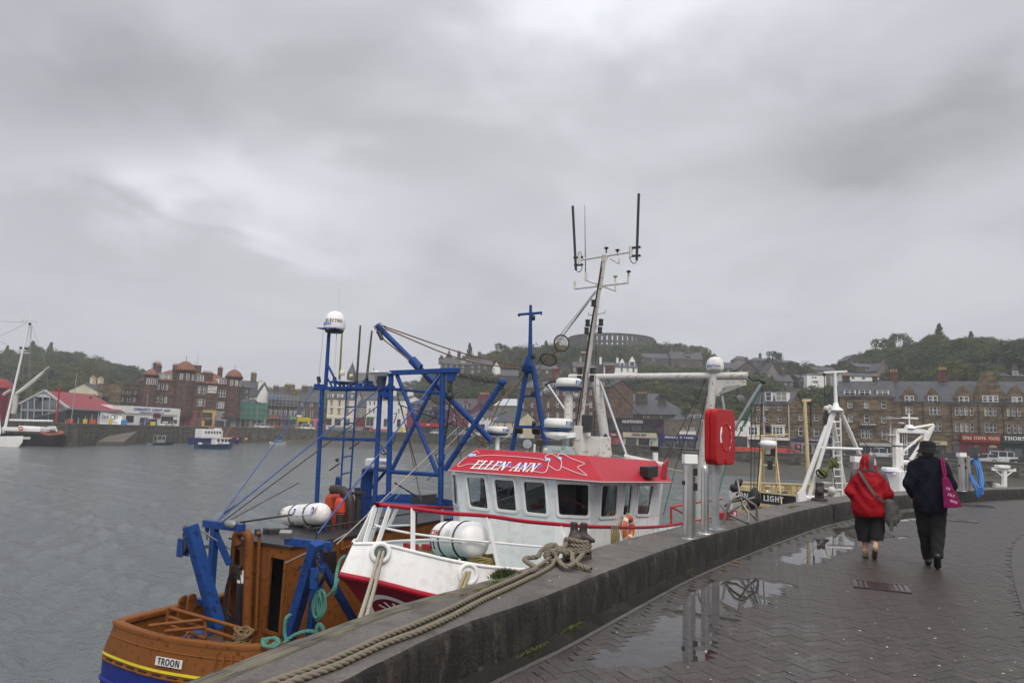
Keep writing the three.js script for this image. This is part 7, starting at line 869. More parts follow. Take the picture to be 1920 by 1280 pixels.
function bld(name,label,x0,x1,eave,o = {}) {
  const mid = (x0 + x1) / 2,d0 = o.D ?? shore(x0)[0] + (o.gap ?? 24),d1 = o.D1 ?? o.D ?? shore(x1)[0] + (o.gap1 ?? o.gap ?? 24),P0 = groundXZ(x0,d0),P1 = groundXZ(x1,d1),dm = (d0 + d1) / 2;
  const base = o.base ?? (o.D ? terrainY(mid,dm) - 1.5 : shore(mid)[1] + .1),W = Math.hypot(P1.x - P0.x,P1.z - P0.z),ry = Math.atan2(-(P1.z - P0.z),P1.x - P0.x),n = V(Math.sin(ry),0,Math.cos(ry));
  const loc = (px,py)=>{ const p = onPlane(px,py,P0,n); return [Math.hypot(p.x - P0.x,p.z - P0.z) * Math.sign((p.x - P0.x) * (P1.x - P0.x) + (p.z - P0.z) * (P1.z - P0.z)),p.y - base]; };
  const t = thing(name,label,o.cat || 'building',V(0,0,0),o.group),H = loc(mid,eave)[1],dep = o.dep ?? 9,wall = o.wall || stone([.2,.17,.13]);
  const sh = new THREE.Shape([[0,0],[W,0],[W,H],[0,H]].map(([a,b])=>new THREE.Vector2(a,b))),todo = []; if (o.front) { sh.curves.length = 0; sh.moveTo(0,0); sh.lineTo(W,0); sh.lineTo(W,H); sh.lineTo(W / 2,H + o.front); sh.lineTo(0,H); sh.lineTo(0,0); }
  for (const [y0,y1,xs,w,st = 1,fr = FRAMEW] of o.rows || []) { const v1 = loc(mid,y0)[1],v0 = loc(mid,y1)[1]; const list = typeof xs === 'number' ? Array.from({ length: xs },(_,k)=>lerp(x0,x1,(k + .5) / xs)) : xs; for (const x of list) { const u0 = Math.max(.08,loc(x - w / 2,(y0 + y1) / 2)[0]),u1 = Math.min(W - .08,loc(x + w / 2,(y0 + y1) / 2)[0]); if (u1 - u0 < .25 || v1 - v0 < .3) continue; const lo = Math.max(.06,v0),hi = Math.min(v1,H + (o.front ? o.front * .5 : -.06)); const h = new THREE.Path(); h.moveTo(u0,lo); h.lineTo(u0,hi); h.lineTo(u1,hi); h.lineTo(u1,lo); h.closePath(); if (st !== 9) sh.holes.push(h); todo.push([(u0 + u1) / 2,(lo + hi) / 2,u1 - u0,hi - lo,st,fr]); } }
  part('wall',wall,t,(m)=>{ m.ext(sh,.35,new THREE.Matrix4().makeTranslation(0,0,-.35)); m.box(W / 2,H / 2,-.36 - (dep - .36) / 2,W - .03,H - .02,dep - .36); if (o.front) { const s2 = new THREE.Shape([[0.03,H - .03],[W - .03,H - .03],[W / 2,H + o.front - .03]].map(([a,b])=>new THREE.Vector2(a,b))); m.ext(s2,.3,new THREE.Matrix4().makeTranslation(0,0,-dep)); } });
  for (const [u,v,w,h,st,fr] of todo) { addWindow(t,u,v,st === 9 ? .13 : -.2,w,h,st,fr); if (o.sills && st !== 9) part('sill',o.sills,t,(m)=>m.box(u,v - h / 2 - .07,.02,w + .3,.14,.2)); if (o.lintels && st !== 9) part('lintel',o.lintels,t,(m)=>m.box(u,v + h / 2 + .12,.01,w + .35,.24,.08)); }
  const rm = o.roofMat || SLATE,rh = o.rh ? loc(mid,eave - o.rh)[1] - H : 0;
  if (o.front) part('roof',rm,t,(m)=>{ const e = .25,F = (x,y,z)=>V(x,y,z); m.slab([F(-e,H - e,.3),F(W / 2,H + o.front + .05,.3),F(W / 2,H + o.front + .05,-dep - .2),F(-e,H - e,-dep - .2)].reverse(),.15); m.slab([F(W + e,H - e,.3),F(W / 2,H + o.front + .05,.3),F(W / 2,H + o.front + .05,-dep - .2),F(W + e,H - e,-dep - .2)],.15); });
  else if (rh > 0) { const roof = part('roof',rm,t,(m)=>{ const e = .25,hp = o.hip ? Math.min(dep / 2,W * .3) : 0,R0 = V(hp - (hp ? 0 : e),H + rh,-dep / 2),R1 = V(W - hp + (hp ? 0 : e),H + rh,-dep / 2),A = V(-e,H - .05,e),B = V(W + e,H - .05,e),Cc = V(W + e,H - .05,-dep - e),Dd = V(-e,H - .05,-dep - e); m.slab([A,B,R1,R0],.12); m.slab([Cc,Dd,R0,R1],.12); if (hp) { m.slab([B,Cc,R1],.12); m.slab([Dd,A,R0],.12); } }); if (!o.hip) for (const x of [.02,W - .32]) part('gable',wall,t,(m)=>{ m.ext(new THREE.Shape([[-dep,H - .02],[-.05,H - .02],[-dep / 2,H + rh - .1]].map(([a,b])=>new THREE.Vector2(a,b))),.3,new THREE.Matrix4().makeBasis(V(0,0,1),V(0,1,0),V(-1,0,0)).setPosition(x + .3,0,0)); }); }
  else if (!o.front) part('parapet',o.trim || wall,t,(m)=>{ m.box(W / 2,H + .12,-.16,W + .2,.24,.5).box(W / 2,H + .02,-dep / 2,W - .05,.06,dep - .1); });
  for (const c of o.dorm || []) { const [px,py,w,h,st = 2,pitched] = c,[u,v] = loc(px,py),z = o.dz ?? -.7; const d = part('dormer',pitched ? wall : FRAMEW,t,(m)=>{ m.box(u,v,z - 1.1,w + .3,h + .2,2.2); if (pitched) m.ext(new THREE.Shape([[u - w / 2 - .4,v + h / 2 + .08],[u + w / 2 + .4,v + h / 2 + .08],[u,v + h / 2 + pitched]].map(([a,b])=>new THREE.Vector2(a,b))),.4,new THREE.Matrix4().makeTranslation(0,0,z - .38)); }); if (!pitched) part('dormer_roof',LEAD,d,(m)=>m.box(u,v + h / 2 + .16,z - 1,w + .5,.14,2.4)); addWindow(t,u,v,z + .04,w,h,st); }
  for (const [px,w,h,dz = .5,pots = 3,mt] of o.chim || []) { const u = loc(px,eave)[0]; const c = part('chimney',mt || wall,t,(m)=>m.box(u,H + rh * (1 - Math.abs(dz - .5) * 2) + h / 2 - .6,-dep * dz,w,h + 1.2,.9).box(u,H + rh * (1 - Math.abs(dz - .5) * 2) + h - .05,-dep * dz,w + .2,.2,1.1)); part('chimney_pot',POT,c,(m)=>{ for (let k = 0; k < pots; k++) m.cyl(V(u + (k - (pots - 1) / 2) * w / pots * .9,H + rh * (1 - Math.abs(dz - .5) * 2) + h,-dep * dz),V(u + (k - (pots - 1) / 2) * w / pots * .9,H + rh * (1 - Math.abs(dz - .5) * 2) + h + .7,-dep * dz),.16,.14,8); }); }
  for (const [xa,xb,ya,yb,mt,txt,tm,z = .25,font = 'sans_bold'] of o.fascia || []) { const [u0,v0] = loc(xa,yb),[u1] = loc(xb,yb),[,v1] = loc(xa,ya); const fa = part('fascia',mt,t,(m)=>m.box((u0 + u1) / 2,(v0 + v1) / 2,z - .1,u1 - u0,v1 - v0,z)); if (txt) { const lines = Array.isArray(txt) ? txt : [txt]; lines.forEach((s,k)=>{ const sz = (v1 - v0) * (lines.length > 1 ? (k ? .24 : .42) : .5),g = letters(s,sz,font,.04); g.computeBoundingBox(); const gw = g.boundingBox.max.x - g.boundingBox.min.x,f = Math.min(1,(u1 - u0) * .92 / gw); g.scale(f,lines.length > 1 ? 1 : Math.max(f,.85),1); part('sign_lettering',tm,fa,(m)=>m.add(g,new THREE.Matrix4().makeTranslation((u0 + u1) / 2,(v0 + v1) / 2 + (lines.length > 1 ? (k ? -.3 : .16) * (v1 - v0) : 0),z * .5 + z - .1 - z * .5 + .28 - .25 + z * .5))); }); } }
  for (const [y,mt,h = .35] of o.bands || []) part('string_course',mt,t,(m)=>m.box(W / 2,loc(mid,y)[1],.06,W + .06,h,.14));
  for (const [xa,xb,ya,yb,mt,z = .12] of o.panels || []) { const [u0,v0] = loc(xa,yb),[u1] = loc(xb,yb),[,v1] = loc(xa,ya); part('shopfront_panel',mt,t,(m)=>m.box((u0 + u1) / 2,(Math.max(0,v0) + v1) / 2,.02,u1 - u0,v1 - Math.max(0,v0),z)); }
  t.position.set(P0.x,base,P0.z); t.rotation.y = ry; t.userData.label = label; return { t,loc,W,H,dep,rh,base };
}
const RSAND = stone([.135,.072,.05]),TSAND = stone([.21,.155,.095]),GSTONE = stone([.125,.115,.10]),DSTONE = stone([.085,.08,.075]),CREAMW = M([.62,.56,.41],.8,{ t: 'grime',rep: .1 }),WHITEW = M([.80,.80,.78],.8,{ t: 'grime',rep: .1 }),GREYW = harl([.38,.38,.37]),TILE = M([.28,.09,.04],.7,{ t: 'slate' });
const col = (r,g,b)=>paint([r,g,b],.5),SIGNW = M([.72,.70,.66],.5),SIGND = M([.03,.03,.05],.5);
const shopRow = (a,b,xs,w)=>[a,b,xs,w,9,DARK];
// left: pier buildings
bld('terrace_house','long cream terrace with grey roof behind the red roofed building',177,224,734,{ gap: 58,wall: CREAMW,rh: 14,rows: [[738,745,6,4],[750,758,6,4]],chim: [[198,1.6,2],[212,1.6,2]],dep: 10 });
bld('stone_villa','tan stone building with parapet left of the red sandstone block',222,277,722,{ gap: 48,wall: stone([.20,.15,.09]),rows: [[731,739,[229,237,242,253,271],4.5],[743,754,[228,237,242,251,269],5]],bands: [[741,TSAND]],trim: TSAND,sills: TSAND });
const CS = bld('charity_shop','white single storey shop with blue lettering beside the slipway',209,336,762,{ gap: 13,gap1: 8,wall: WHITEW,rows: [shopRow(780,792,[242],14),shopRow(783,797,[268],14),shopRow(779,794,[312],22),shopRow(785,792,[327],7)],fascia: [[230,331,762,774,SIGNW,['COMMUNITY  CHARITY  SHOP','MacQueen Bros. Charitable Trust'],M([.05,.07,.25],.5),.25],[286,299,775,783,col(.12,.015,.02)]],dep: 12,trim: DARK });
{ // sandstone block with domed turrets
  const H = bld('sandstone_block','red sandstone tenement with orange domed turrets beside the charity shop',277,447,716,{ gap: 30,gap1: 18,wall: RSAND,roofMat: TILE,rh: 22,hip: true,dep: 14,sills: RSAND,rows: [[722,734,[296,304,312],4.4],[722,734,[333,340,348],5.2],[722,737,[373,379,384],4.8],[727,741,[411,416,421],4.8],[728,742,[442],4.5],[744,758,[294,302,310],5],[744,758,[331,337,346],5.2],[746,761,[371,376,382],4.8],[749,763,[408,413,418],4.8],[752,764,[440],4.5],shopRow(772,783,[342,350,359,371],5),shopRow(787,797,[342,352,368],6),shopRow(772,782,[388],18),shopRow(785,797,[390],14),shopRow(787,798,[407,415,427],9),shopRow(773,776,[418,429],4)],panels: [[337,377,768,799,col(.20,.06,.05)],[377,402,768,799,col(.48,.34,.13)],[402,441,770,799,GREYW]],fascia: [[379,397,784,787.5,SIGND,'CAFE',M([.5,.3,.05],.5),.22],[413,431,781,784,col(.08,.03,.10)]],dorm: [[311,707,5,2.2,3],[371,708,3.4,1.7,4],[420,714,3.2,1.7,4]],chim: [[296,1.8,3.6,.1],[306,2.2,2.6,.6,4],[328,1.8,4.6,.05],[390,3.4,2.6,.1,8],[374,4.6,2.2,.5,0],[425,1.4,2,.5]],dz: -.4,bands: [[743,RSAND,.3],[765,RSAND,.5],[720,RSAND,.3]] });
  for (const [px,r,top] of [[284,1.35,692],[348,2.05,684],[440,1.75,696]]) { const [u,v] = H.loc(px,top + 13),rr = r * 1.5; const tt = part('turret',RSAND,H.t,(m)=>m.cyl(V(u,H.H - 11,-.8),V(u,v,-.8),rr,rr,16)); part('turret_dome',TILE,tt,(m)=>m.lathe([[0,rr * 1.15],[rr * .35,rr * 1.05],[rr * .75,rr * .75],[rr * 1.02,rr * .3],[rr * 1.15,0],[0,-.05]],V(u,v,-.8),UPV,20)); part('finial',DARK,tt,(m)=>m.cyl(V(u,v + rr,-.8),V(u,v + rr + 2,-.8),.07,.07,6)); for (const a of [-.6,0,.6]) addWindow(H.t,u + Math.sin(a) * (rr + .02),v - 1.7,-.8 + Math.cos(a) * (rr + .02),.85,1.8,1,FRAMEW,a); }
  const [su,sv] = H.loc(397,730); const sg = part('name_panel',SIGNW,H.t,(m)=>m.box(su,sv,.1,2.9,2.2,.1)); part('sign_lettering',RSAND,sg,(m)=>{ m.add(letters('ARGYLL',.75,'sans_bold',.04),new THREE.Matrix4().makeTranslation(su,sv + .55,.15)); m.add(letters('HOTEL',.75,'sans_bold',.04),new THREE.Matrix4().makeTranslation(su,sv - .5,.15)); }); part('aerial',DARK,H.t,(m)=>{ const [u,v] = H.loc(378,690); m.cyl(V(u,v - 1,-6),V(u + .6,v + 5,-6),.05,.03,5); m.bar(V(u - .6,v + 2,-6),V(u + 1,v + 2,-6),.05); });
}
{ // glazed building with a red roof at the pier head
  const D = 166,t = thing('glazed_pavilion','glass fronted pavilion with a bright red roof at the head of the pier','building',groundXZ(110,D)),RR = M([.33,.008,.016],.6,{ t: 'slate',rep: .3 }),p = (x,y,d = 0)=>at(x,y,D + d),gy = -.15,g = (x,d)=>groundXZ(x,D + d).setY(gy);
  const L = p(35,757,2),A = p(82,732,4),R = p(128,766,-5),R2 = p(233,772,14),A2 = p(172,739,26),B2 = p(150,760,40);
  part('roof',RR,t,(m)=>{ m.slab([R,R2,A2,A],.3); m.slab([A,A2,B2,L].map((q)=>q.clone()),.3); m.slab([R2,B2,A2],.3); }); part('roof_edge',GALV,t,(m)=>{ m.bar(L,A,.7,.5); m.bar(A,R,.7,.5); m.bar(R,R2,.3,.3); }); part('roof_vent',DARK,t,(m)=>m.cyl(p(169,747,5),p(169,743,5),.3));
  const xs = [40,52,64,80,93,106,124],glassD = M([.06,.07,.075],.08,{ metalness: .2 }); part('glazing',glassD,t,(m)=>{ m.face([g(38,2),g(125,-4),R.clone().add(V(-.4,-.3,0)),A.clone().add(V(0,-.6,0)),L.clone().add(V(.3,-.3,0))]); m.face([g(126,-4),g(184,5),R.clone().lerp(R2,.55).add(V(0,-.3,0)),R.clone().add(V(0,-.3,0))]); });
  for (const x of xs) part('mullion',GALV,t,(m)=>{ const d = lerp(2,-4,(x - 38) / 87) - .15,yt = x < 82 ? lerp(757,732,(x - 35) / 47) : lerp(732,766,(x - 82) / 46); m.bar(g(x,d),p(x,yt + 4,d),.22,.2); }); for (const x of [135,147,160,172,184]) part('mullion',GALV,t,(m)=>m.bar(g(x,lerp(-4,5,(x - 126) / 58) - .2),p(x,770,lerp(-4,5,(x - 126) / 58) - .2),.3,.2)); part('transom',GALV,t,(m)=>{ m.bar(p(38,768,1.8),p(125,770,-4.2),.3,.5); });
  part('white_panel',WHITEW,t,(m)=>m.slab([g(184,5),g(229,12),R2.clone().add(V(-.5,-.4,0)),R.clone().lerp(R2,.55).add(V(0,-.3,0))],.2)); part('mural',SIGND,t,(m)=>{ const c = p(211,782,8); m.torus(c,.55,.09,V(0,0,1),20,6); m.torus(c.clone().add(V(.8,0,.2)),.4,.08,V(0,0,1),20,6); m.add(letters('PIER',.8),new THREE.Matrix4().makeTranslation(...p(195,782,6.2).toArray())); }); part('gable_infill',GALV,t,(m)=>m.face([A.clone().add(V(0,-.5,.05)),p(66,742,3).add(V(0,-.2,.1)),p(97,744,0).add(V(0,-.2,.1))]));
  const rd = thing('red_cupola','red domed roof of a hut at the photo edge beside the raked mast','building',groundXZ(-5,172)),c = at(-6,727,172); part('dome',RR,rd,(m)=>m.lathe([[0,2.6],[1.6,2.3],[3,1.3],[3.9,0],[4.3,-.1],[0,-.3]],c,UPV,24)); part('wall',col(.16,.02,.03),rd,(m)=>m.cyl(c.clone().setY(-.2),c,3.6,3.6,20)); const pr = thing('red_pole','tall red pole standing by the pavilion gable','pole',g(106,-9)); part('pole',col(.38,.02,.03),pr,(m)=>{ m.cyl(g(106,-9),p(111,724,-9),.2,.16,8); m.bar(p(107,729,-9),p(113,730,-9),.3,.3); });
}
// centre-left row
bld('stone_tenement','dark stone gabled tenement behind the green netted scaffold',452,496,727,{ gap: 46,wall: DSTONE,rh: 14,rows: [[730,738,[461,472],5],[742,750,[461,472],5]],chim: [[480,2,3,.5,4,TSAND]],sills: GSTONE });
{ const b = bld('netted_house','low gabled house wrapped in green scaffold netting',448,494,762,{ gap: 22,wall: harl([.4,.42,.40]),front: 2.4,rows: [[766,771,[470,488],5],shopRow(788,800,[455,463,478,486],6)] }),NET = M([.03,.17,.12],.7,{ transmission: .35,thickness: 0 }); part('netting',NET,b.t,(m)=>{ const r = []; for (let j = 0; j <= 6; j++) { const w = []; for (let i = 0; i <= 16; i++) w.push(V(-.6 + (b.W + 1.2) * i / 16,3 + (b.H - 1.5) * j / 6,1.25 + .12 * Math.sin(i * 2 + j))); r.push(w); } m.grid(r); }); for (const z of [1.3]) for (let k = 0; k <= 5; k++) part('scaffold_pole',GALV,b.t,(m)=>m.cyl(V(b.W * k / 5,0,z),V(b.W * k / 5,b.H + 1,z),.05,.05,6)); part('scaffold_rail',GALV,b.t,(m)=>{ for (const y of [3,5,7]) m.cyl(V(-.5,y,1.3),V(b.W + .5,y,1.3),.05,.05,6); }); }
bld('white_gable_house','narrow white gable end beside the scaffolded terrace',478,501,742,{ gap: 30,wall: WHITEW,front: 4.2,chim: [[491,1.6,5.2,.3,2]] });
{ const b = bld('stone_terrace','dark stone terrace with slate roof, scaffolding and bright shopfronts',499,603,752,{ gap: 24,wall: GSTONE,rh: 20,dep: 10,sills: GSTONE,rows: [[753.5,761,[567,584,600],4.5],[768,778,[507,516,526,535,545,553],4.5],[768,779,[568,584,601],4.6],shopRow(786,798,[508,522,537,548],9),shopRow(789,799,[563,572],8),shopRow(788,798,[584,597],7)],panels: [[497,524,782,800,col(.32,.07,.04)],[524,556,782,800,col(.14,.10,.13)],[556,581,782,800,col(.55,.45,.02)],[582,603,784,800,col(.45,.14,.22)]],fascia: [[500,522,779,783,col(.3,.08,.05)],[530,538,777,781,col(.06,.03,.2)],[544,554,781,786,col(.2,.5,.02)],[556,565,778,781,SIGNW],[557,580,782,785,col(.6,.5,.02)]],dorm: [[509,751,1.7,1.4,1],[520,751,1.7,1.4,1],[531,752,1.7,1.4,2],[549,753,2.2,1.4,2]],chim: [[516,2,1.4],[542,3.6,2.2,.5,5,TSAND],[552,2.6,1.6,.35,3,TSAND],[571,2.2,2]] }); const sc = (x)=>b.loc(x,760)[0]; for (const x of [501,508,515,522,529,536,543,550,557]) part('scaffold_pole',GALV,b.t,(m)=>m.cyl(V(sc(x),0,1.2),V(sc(x),b.H + 2.4,1.2),.05,.05,6)); part('scaffold_deck',M([.25,.25,.24],.7),b.t,(m)=>{ for (const y of [3.4,b.H - 1.7]) m.box((sc(501) + sc(557)) / 2,y,.8,sc(557) - sc(501),.12,1.1); }); part('scaffold_rail',GALV,b.t,(m)=>{ for (const y of [4.4,6,b.H - .6,b.H + .6,b.H + 1.6]) m.cyl(V(sc(500),y,1.25),V(sc(558),y,1.25),.045,.045,6); }); part('blue_sheet',col(.05,.12,.28),b.t,(m)=>m.box(b.loc(515,750)[0],b.H + .4,.9,3.2,1.0,.06)); }
bld('cream_house','cream house with dark window surrounds and dormers behind the blue ladder',611,663,748,{ gap: 22,wall: CREAMW,rh: 16,sills: stone([.25,.17,.12]),lintels: stone([.25,.17,.12]),rows: [[752,760,[621,636,652],4.6],[767,776,[621,635,651],5],shopRow(785,797,[616,633,650],11)],dorm: [[618,741,1.7,1.5,2],[636,742,1.7,1.5,1],[654,743,1.7,1.5,1]],bands: [[763,SIGNW,.25],[781,SIGNW,.4]],chim: [[656,1.8,2.4]] });
bld('small_grey_house','small pale grey house between the cream and white houses',664,686,762,{ gap: 24,wall: GREYW,rh: 14,rows: [[762.5,768,[679],3.4],[774,781,[678],3.4]],panels: [[664,684,782,799,col(.14,.02,.02)]] });
bld('white_hotel','white three storey house with green shop sign behind the blue gantry',685,757,749,{ gap: 22,wall: WHITEW,rh: 9,rows: [[752.5,760,[693,701,727,747],3.8],[766,775,[692,700,727,747],3.8],shopRow(785,799,[690,697,723,748],6)],fascia: [[688,702,781,783.5,col(.03,.22,.06)]],chim: [[720,2,2],[752,2,2]] });
bld('brown_house','brown stone house with a dark red bar front',755,791,757,{ gap: 24,wall: stone([.22,.16,.12]),rh: 8,rows: [[760,772,[779],5]],panels: [[752,788,776,800,col(.24,.03,.035)]],fascia: [[750,789,775,778,col(.35,.03,.04),null,null,.4]] });
bld('dark_bar','black walled bar with a bright red canopy',790,829,769,{ gap: 22,wall: harl([.06,.06,.065]),rh: 10,front: 0,rows: [[769.5,776,[795,803,812],3.6],shopRow(800,808,[797,812],10)],fascia: [[789,825,793,799,col(.5,.02,.03),'BAR',SIGNW,.7],[811,823,762,769,SIGND]] });
bld('purple_house','magenta painted house with a tall chimney stack',828,883,768,{ gap: 22,wall: harl([.24,.055,.13]),rh: 22,rows: [[776,790,[840,852,867],5],[770,776,[866],4.5],shopRow(803,812,[838,850,862,874],7)],panels: [[830,880,797,813,harl([.06,.06,.065])]],sills: TSAND,dorm: [[870,762,1.6,1.6,1,1.4],[848,762,1.4,1.4,1,1.2]],chim: [[892,4.6,2,.4,7,harl([.24,.055,.13])]] });
bld('white_shop','white painted shop with dark slate roof beside the purple house',878,927,781,{ gap: 15,wall: WHITEW,rh: 12,rows: [[783,788,[910,917,922],4.5],shopRow(795,808,[893,905],8)] });
bld('cream_cottage','cream cottage with steep slate roof beside the blue A mast',924,966,790,{ gap: 14,wall: CREAMW,rh: 20,rows: [[791,801,[933,946,960],3.4]],dep: 11 });
bld('roof_shed','pale metal roofed shed behind the cream cottage',925,970,760,{ gap: 40,wall: GREYW,rh: 14,roofMat: M([.4,.42,.43],.5),rows: [[764,769,[940,952],4]] });
bld('sandstone_hotel','large four storey brown sandstone hotel behind the blue A mast',968,1142,726,{ gap: 26,wall: stone([.19,.115,.08]),rh: 16,dep: 13,sills: TSAND,rows: [[731,741,[982,999,1015,1029,1046,1058,1075,1090,1108,1125],6,2],[752,764,[980,998,1014,1028,1046,1060,1076,1092,1108,1126],6,2],[772,784,[980,998,1014,1028,1046,1060,1076,1092,1108,1126],6,2],[790,801,[979,997,1013,1028,1046,1060,1076,1092,1108,1126],6,2],shopRow(808,822,[985,1005,1025,1050,1075,1100,1125],14)],dorm: [[1000,720,2,2,2,2],[1040,720,2,2,2,2.4],[1090,722,2,2,2,2],[1125,723,2,2,2,2]],chim: [[1022,2.2,4,.4,4,harl([.22,.05,.04])],[1063,2.4,4],[1120,2.6,4]],bands: [[768,TSAND,.25],[804,TSAND,.5]],panels: [[968,1142,805,826,harl([.12,.03,.04])]] });
// centre-right
bld('slate_roofed_hall','stone hall with broad slate roofs above the dark fascia shop',1140,1262,776,{ gap: 44,wall: GSTONE,rh: 30,dep: 18,rows: [[778,784,[1208,1216,1240],4]],chim: [[1186,3.6,3,.35,5],[1155,3,2.4,.3,4,TSAND],[1228,2.4,2,.3,0]],hip: true }); bld('grey_gable_house','slate roofed house behind the hall',1140,1222,752,{ gap: 62,wall: DSTONE,rh: 17,dep: 14 });
bld('pediment_building','low stone building with a shallow pediment above the tan box',1262,1345,786,{ gap: 40,wall: stone([.2,.16,.11]),rh: 14,dep: 12,dorm: [[1300,781,4,1.2,2,2]] });
bld('concert_shop','shop with a dark purple lettered fascia and long glass front',1135,1245,785,{ gap: 18,wall: DARK,rows: [shopRow(796,808,[1150,1172,1194,1216],20),shopRow(814,834,[1145,1160],10),shopRow(821,835,[1184,1208],20)],fascia: [[1136,1243,785,795,col(.035,.022,.035),'SKIPINNISH',SIGNW,.4,'serif_bold'],[1136,1169,811,818,col(.28,.02,.03),'Fish',SIGNW,.4],[1170,1233,810,819,col(.58,.54,.40),'OBAN BAY',SIGND,.45],[1234,1244,795,812,col(.10,.04,.10)]],panels: [[1136,1169,818,838,col(.22,.02,.025)],[1169,1234,819,838,CREAMW],[1234,1245,812,838,col(.02,.03,.14)]],dep: 12 });
bld('tan_box_shop','tan rendered box over a blue fascia chemist',1244,1312,788,{ gap: 18,wall: harl([.27,.225,.17]),rows: [[798.5,807,[1285,1299],12,3],[798.5,807,[1290],3,1],shopRow(826,839,[1255,1275,1297],17)],fascia: [[1243,1309,815,823,col(.025,.03,.20),'pharmacy   O   beauty',SIGNW,.4],[1275,1305,808,814,SIGNW]],panels: [[1243,1312,823,842,GREYW]] });
bld('white_link','narrow white rendered link beside the tan box',1311,1402,790,{ gap: 20,wall: WHITEW,rows: [[799,808,[1380,1390],7],shopRow(828,845,[1330,1350,1388],14)],panels: [[1311,1402,815,848,harl([.07,.06,.06])]] });
{ const b = bld('stone_house','tall tan stone house with white bay windows and terrace awning',1403,1483,757,{ gap: 22,wall: TSAND,rh: 26,dep: 12,sills: TSAND,rows: [[758,769,[1421,1438,1462],7,1],[780,791,[1407,1421,1438,1462],7,1],[803,813,[1436],5],shopRow(828,850,[1413,1430,1448,1466],15)],dorm: [[1440,743,1.3,2,1],[1464,743,2.4,2,2]],panels: [[1402,1482,820,852,harl([.10,.05,.045])]],fascia: [[1402,1482,818,823,SIGNW,null,null,1.4]] }); for (const x of [1414,1461]) { const [u,v] = b.loc(x,808); const bay = part('bay_window',FRAMEW,b.t,(m)=>m.box(u,v,.5,2.6,2.3,1).box(u,v + 1.3,.55,2.9,.2,1.2)); addWindow(b.t,u,v,1.03,2.3,1.9,3); } for (const x of [1433,1480]) part('downpipe',FRAMEW,b.t,(m)=>{ const u = b.loc(x,790)[0]; m.cyl(V(u,3,.1),V(u,b.H,.1),.07,.07,6); }); }
bld('bank_building','three storey stone bank with balustrade and blue sign',1483,1577,767,{ gap: 22,wall: TSAND,sills: TSAND,rows: [[777,789,[1502,1531,1560],8],[801,818,[1502,1531,1560],9],shopRow(834,852,[1497,1516,1535,1556],12)],bands: [[771,TSAND,.4],[793,TSAND,.4]],panels: [[1484,1577,828,856,GREYW]],fascia: [[1487,1575,821,826,col(.03,.03,.14),'Royal Bank of Scotland',SIGNW,.3]] });
{ const b = bld('palace_hotel','four storey stone hotel with three white dormers and a black name sign',1577,1680,743,{ gap: 23,wall: stone([.205,.15,.09]),rh: 33,dep: 12,sills: TSAND,lintels: TSAND,rows: [[752,765,[1594.5,1625.5,1657.5],9.5],[777,792,[1595,1626,1658],9.5],[805,822,[1596],8,1],[805,822,[1618,1625,1633],6],[805,823,[1659],10],shopRow(834,856,[1596,1628,1660],20)],dorm: [[1594,735,2.1,1.1,2],[1622,735,2.1,1.1,2],[1656,735,2.1,1.1,2]],chim: [[1588,1.6,1.2,.5,4,DSTONE],[1644,1.0,1.0,.5,2,DSTONE]],bands: [[745,TSAND,.5],[770,TSAND,.2],[826,TSAND,.5]],fascia: [[1612,1645,792,799,M([.02,.02,.022],.5),'PALACE HOTEL',SIGNW,.5],[1612,1672,829,835,col(.4,.4,.38)]] }); }
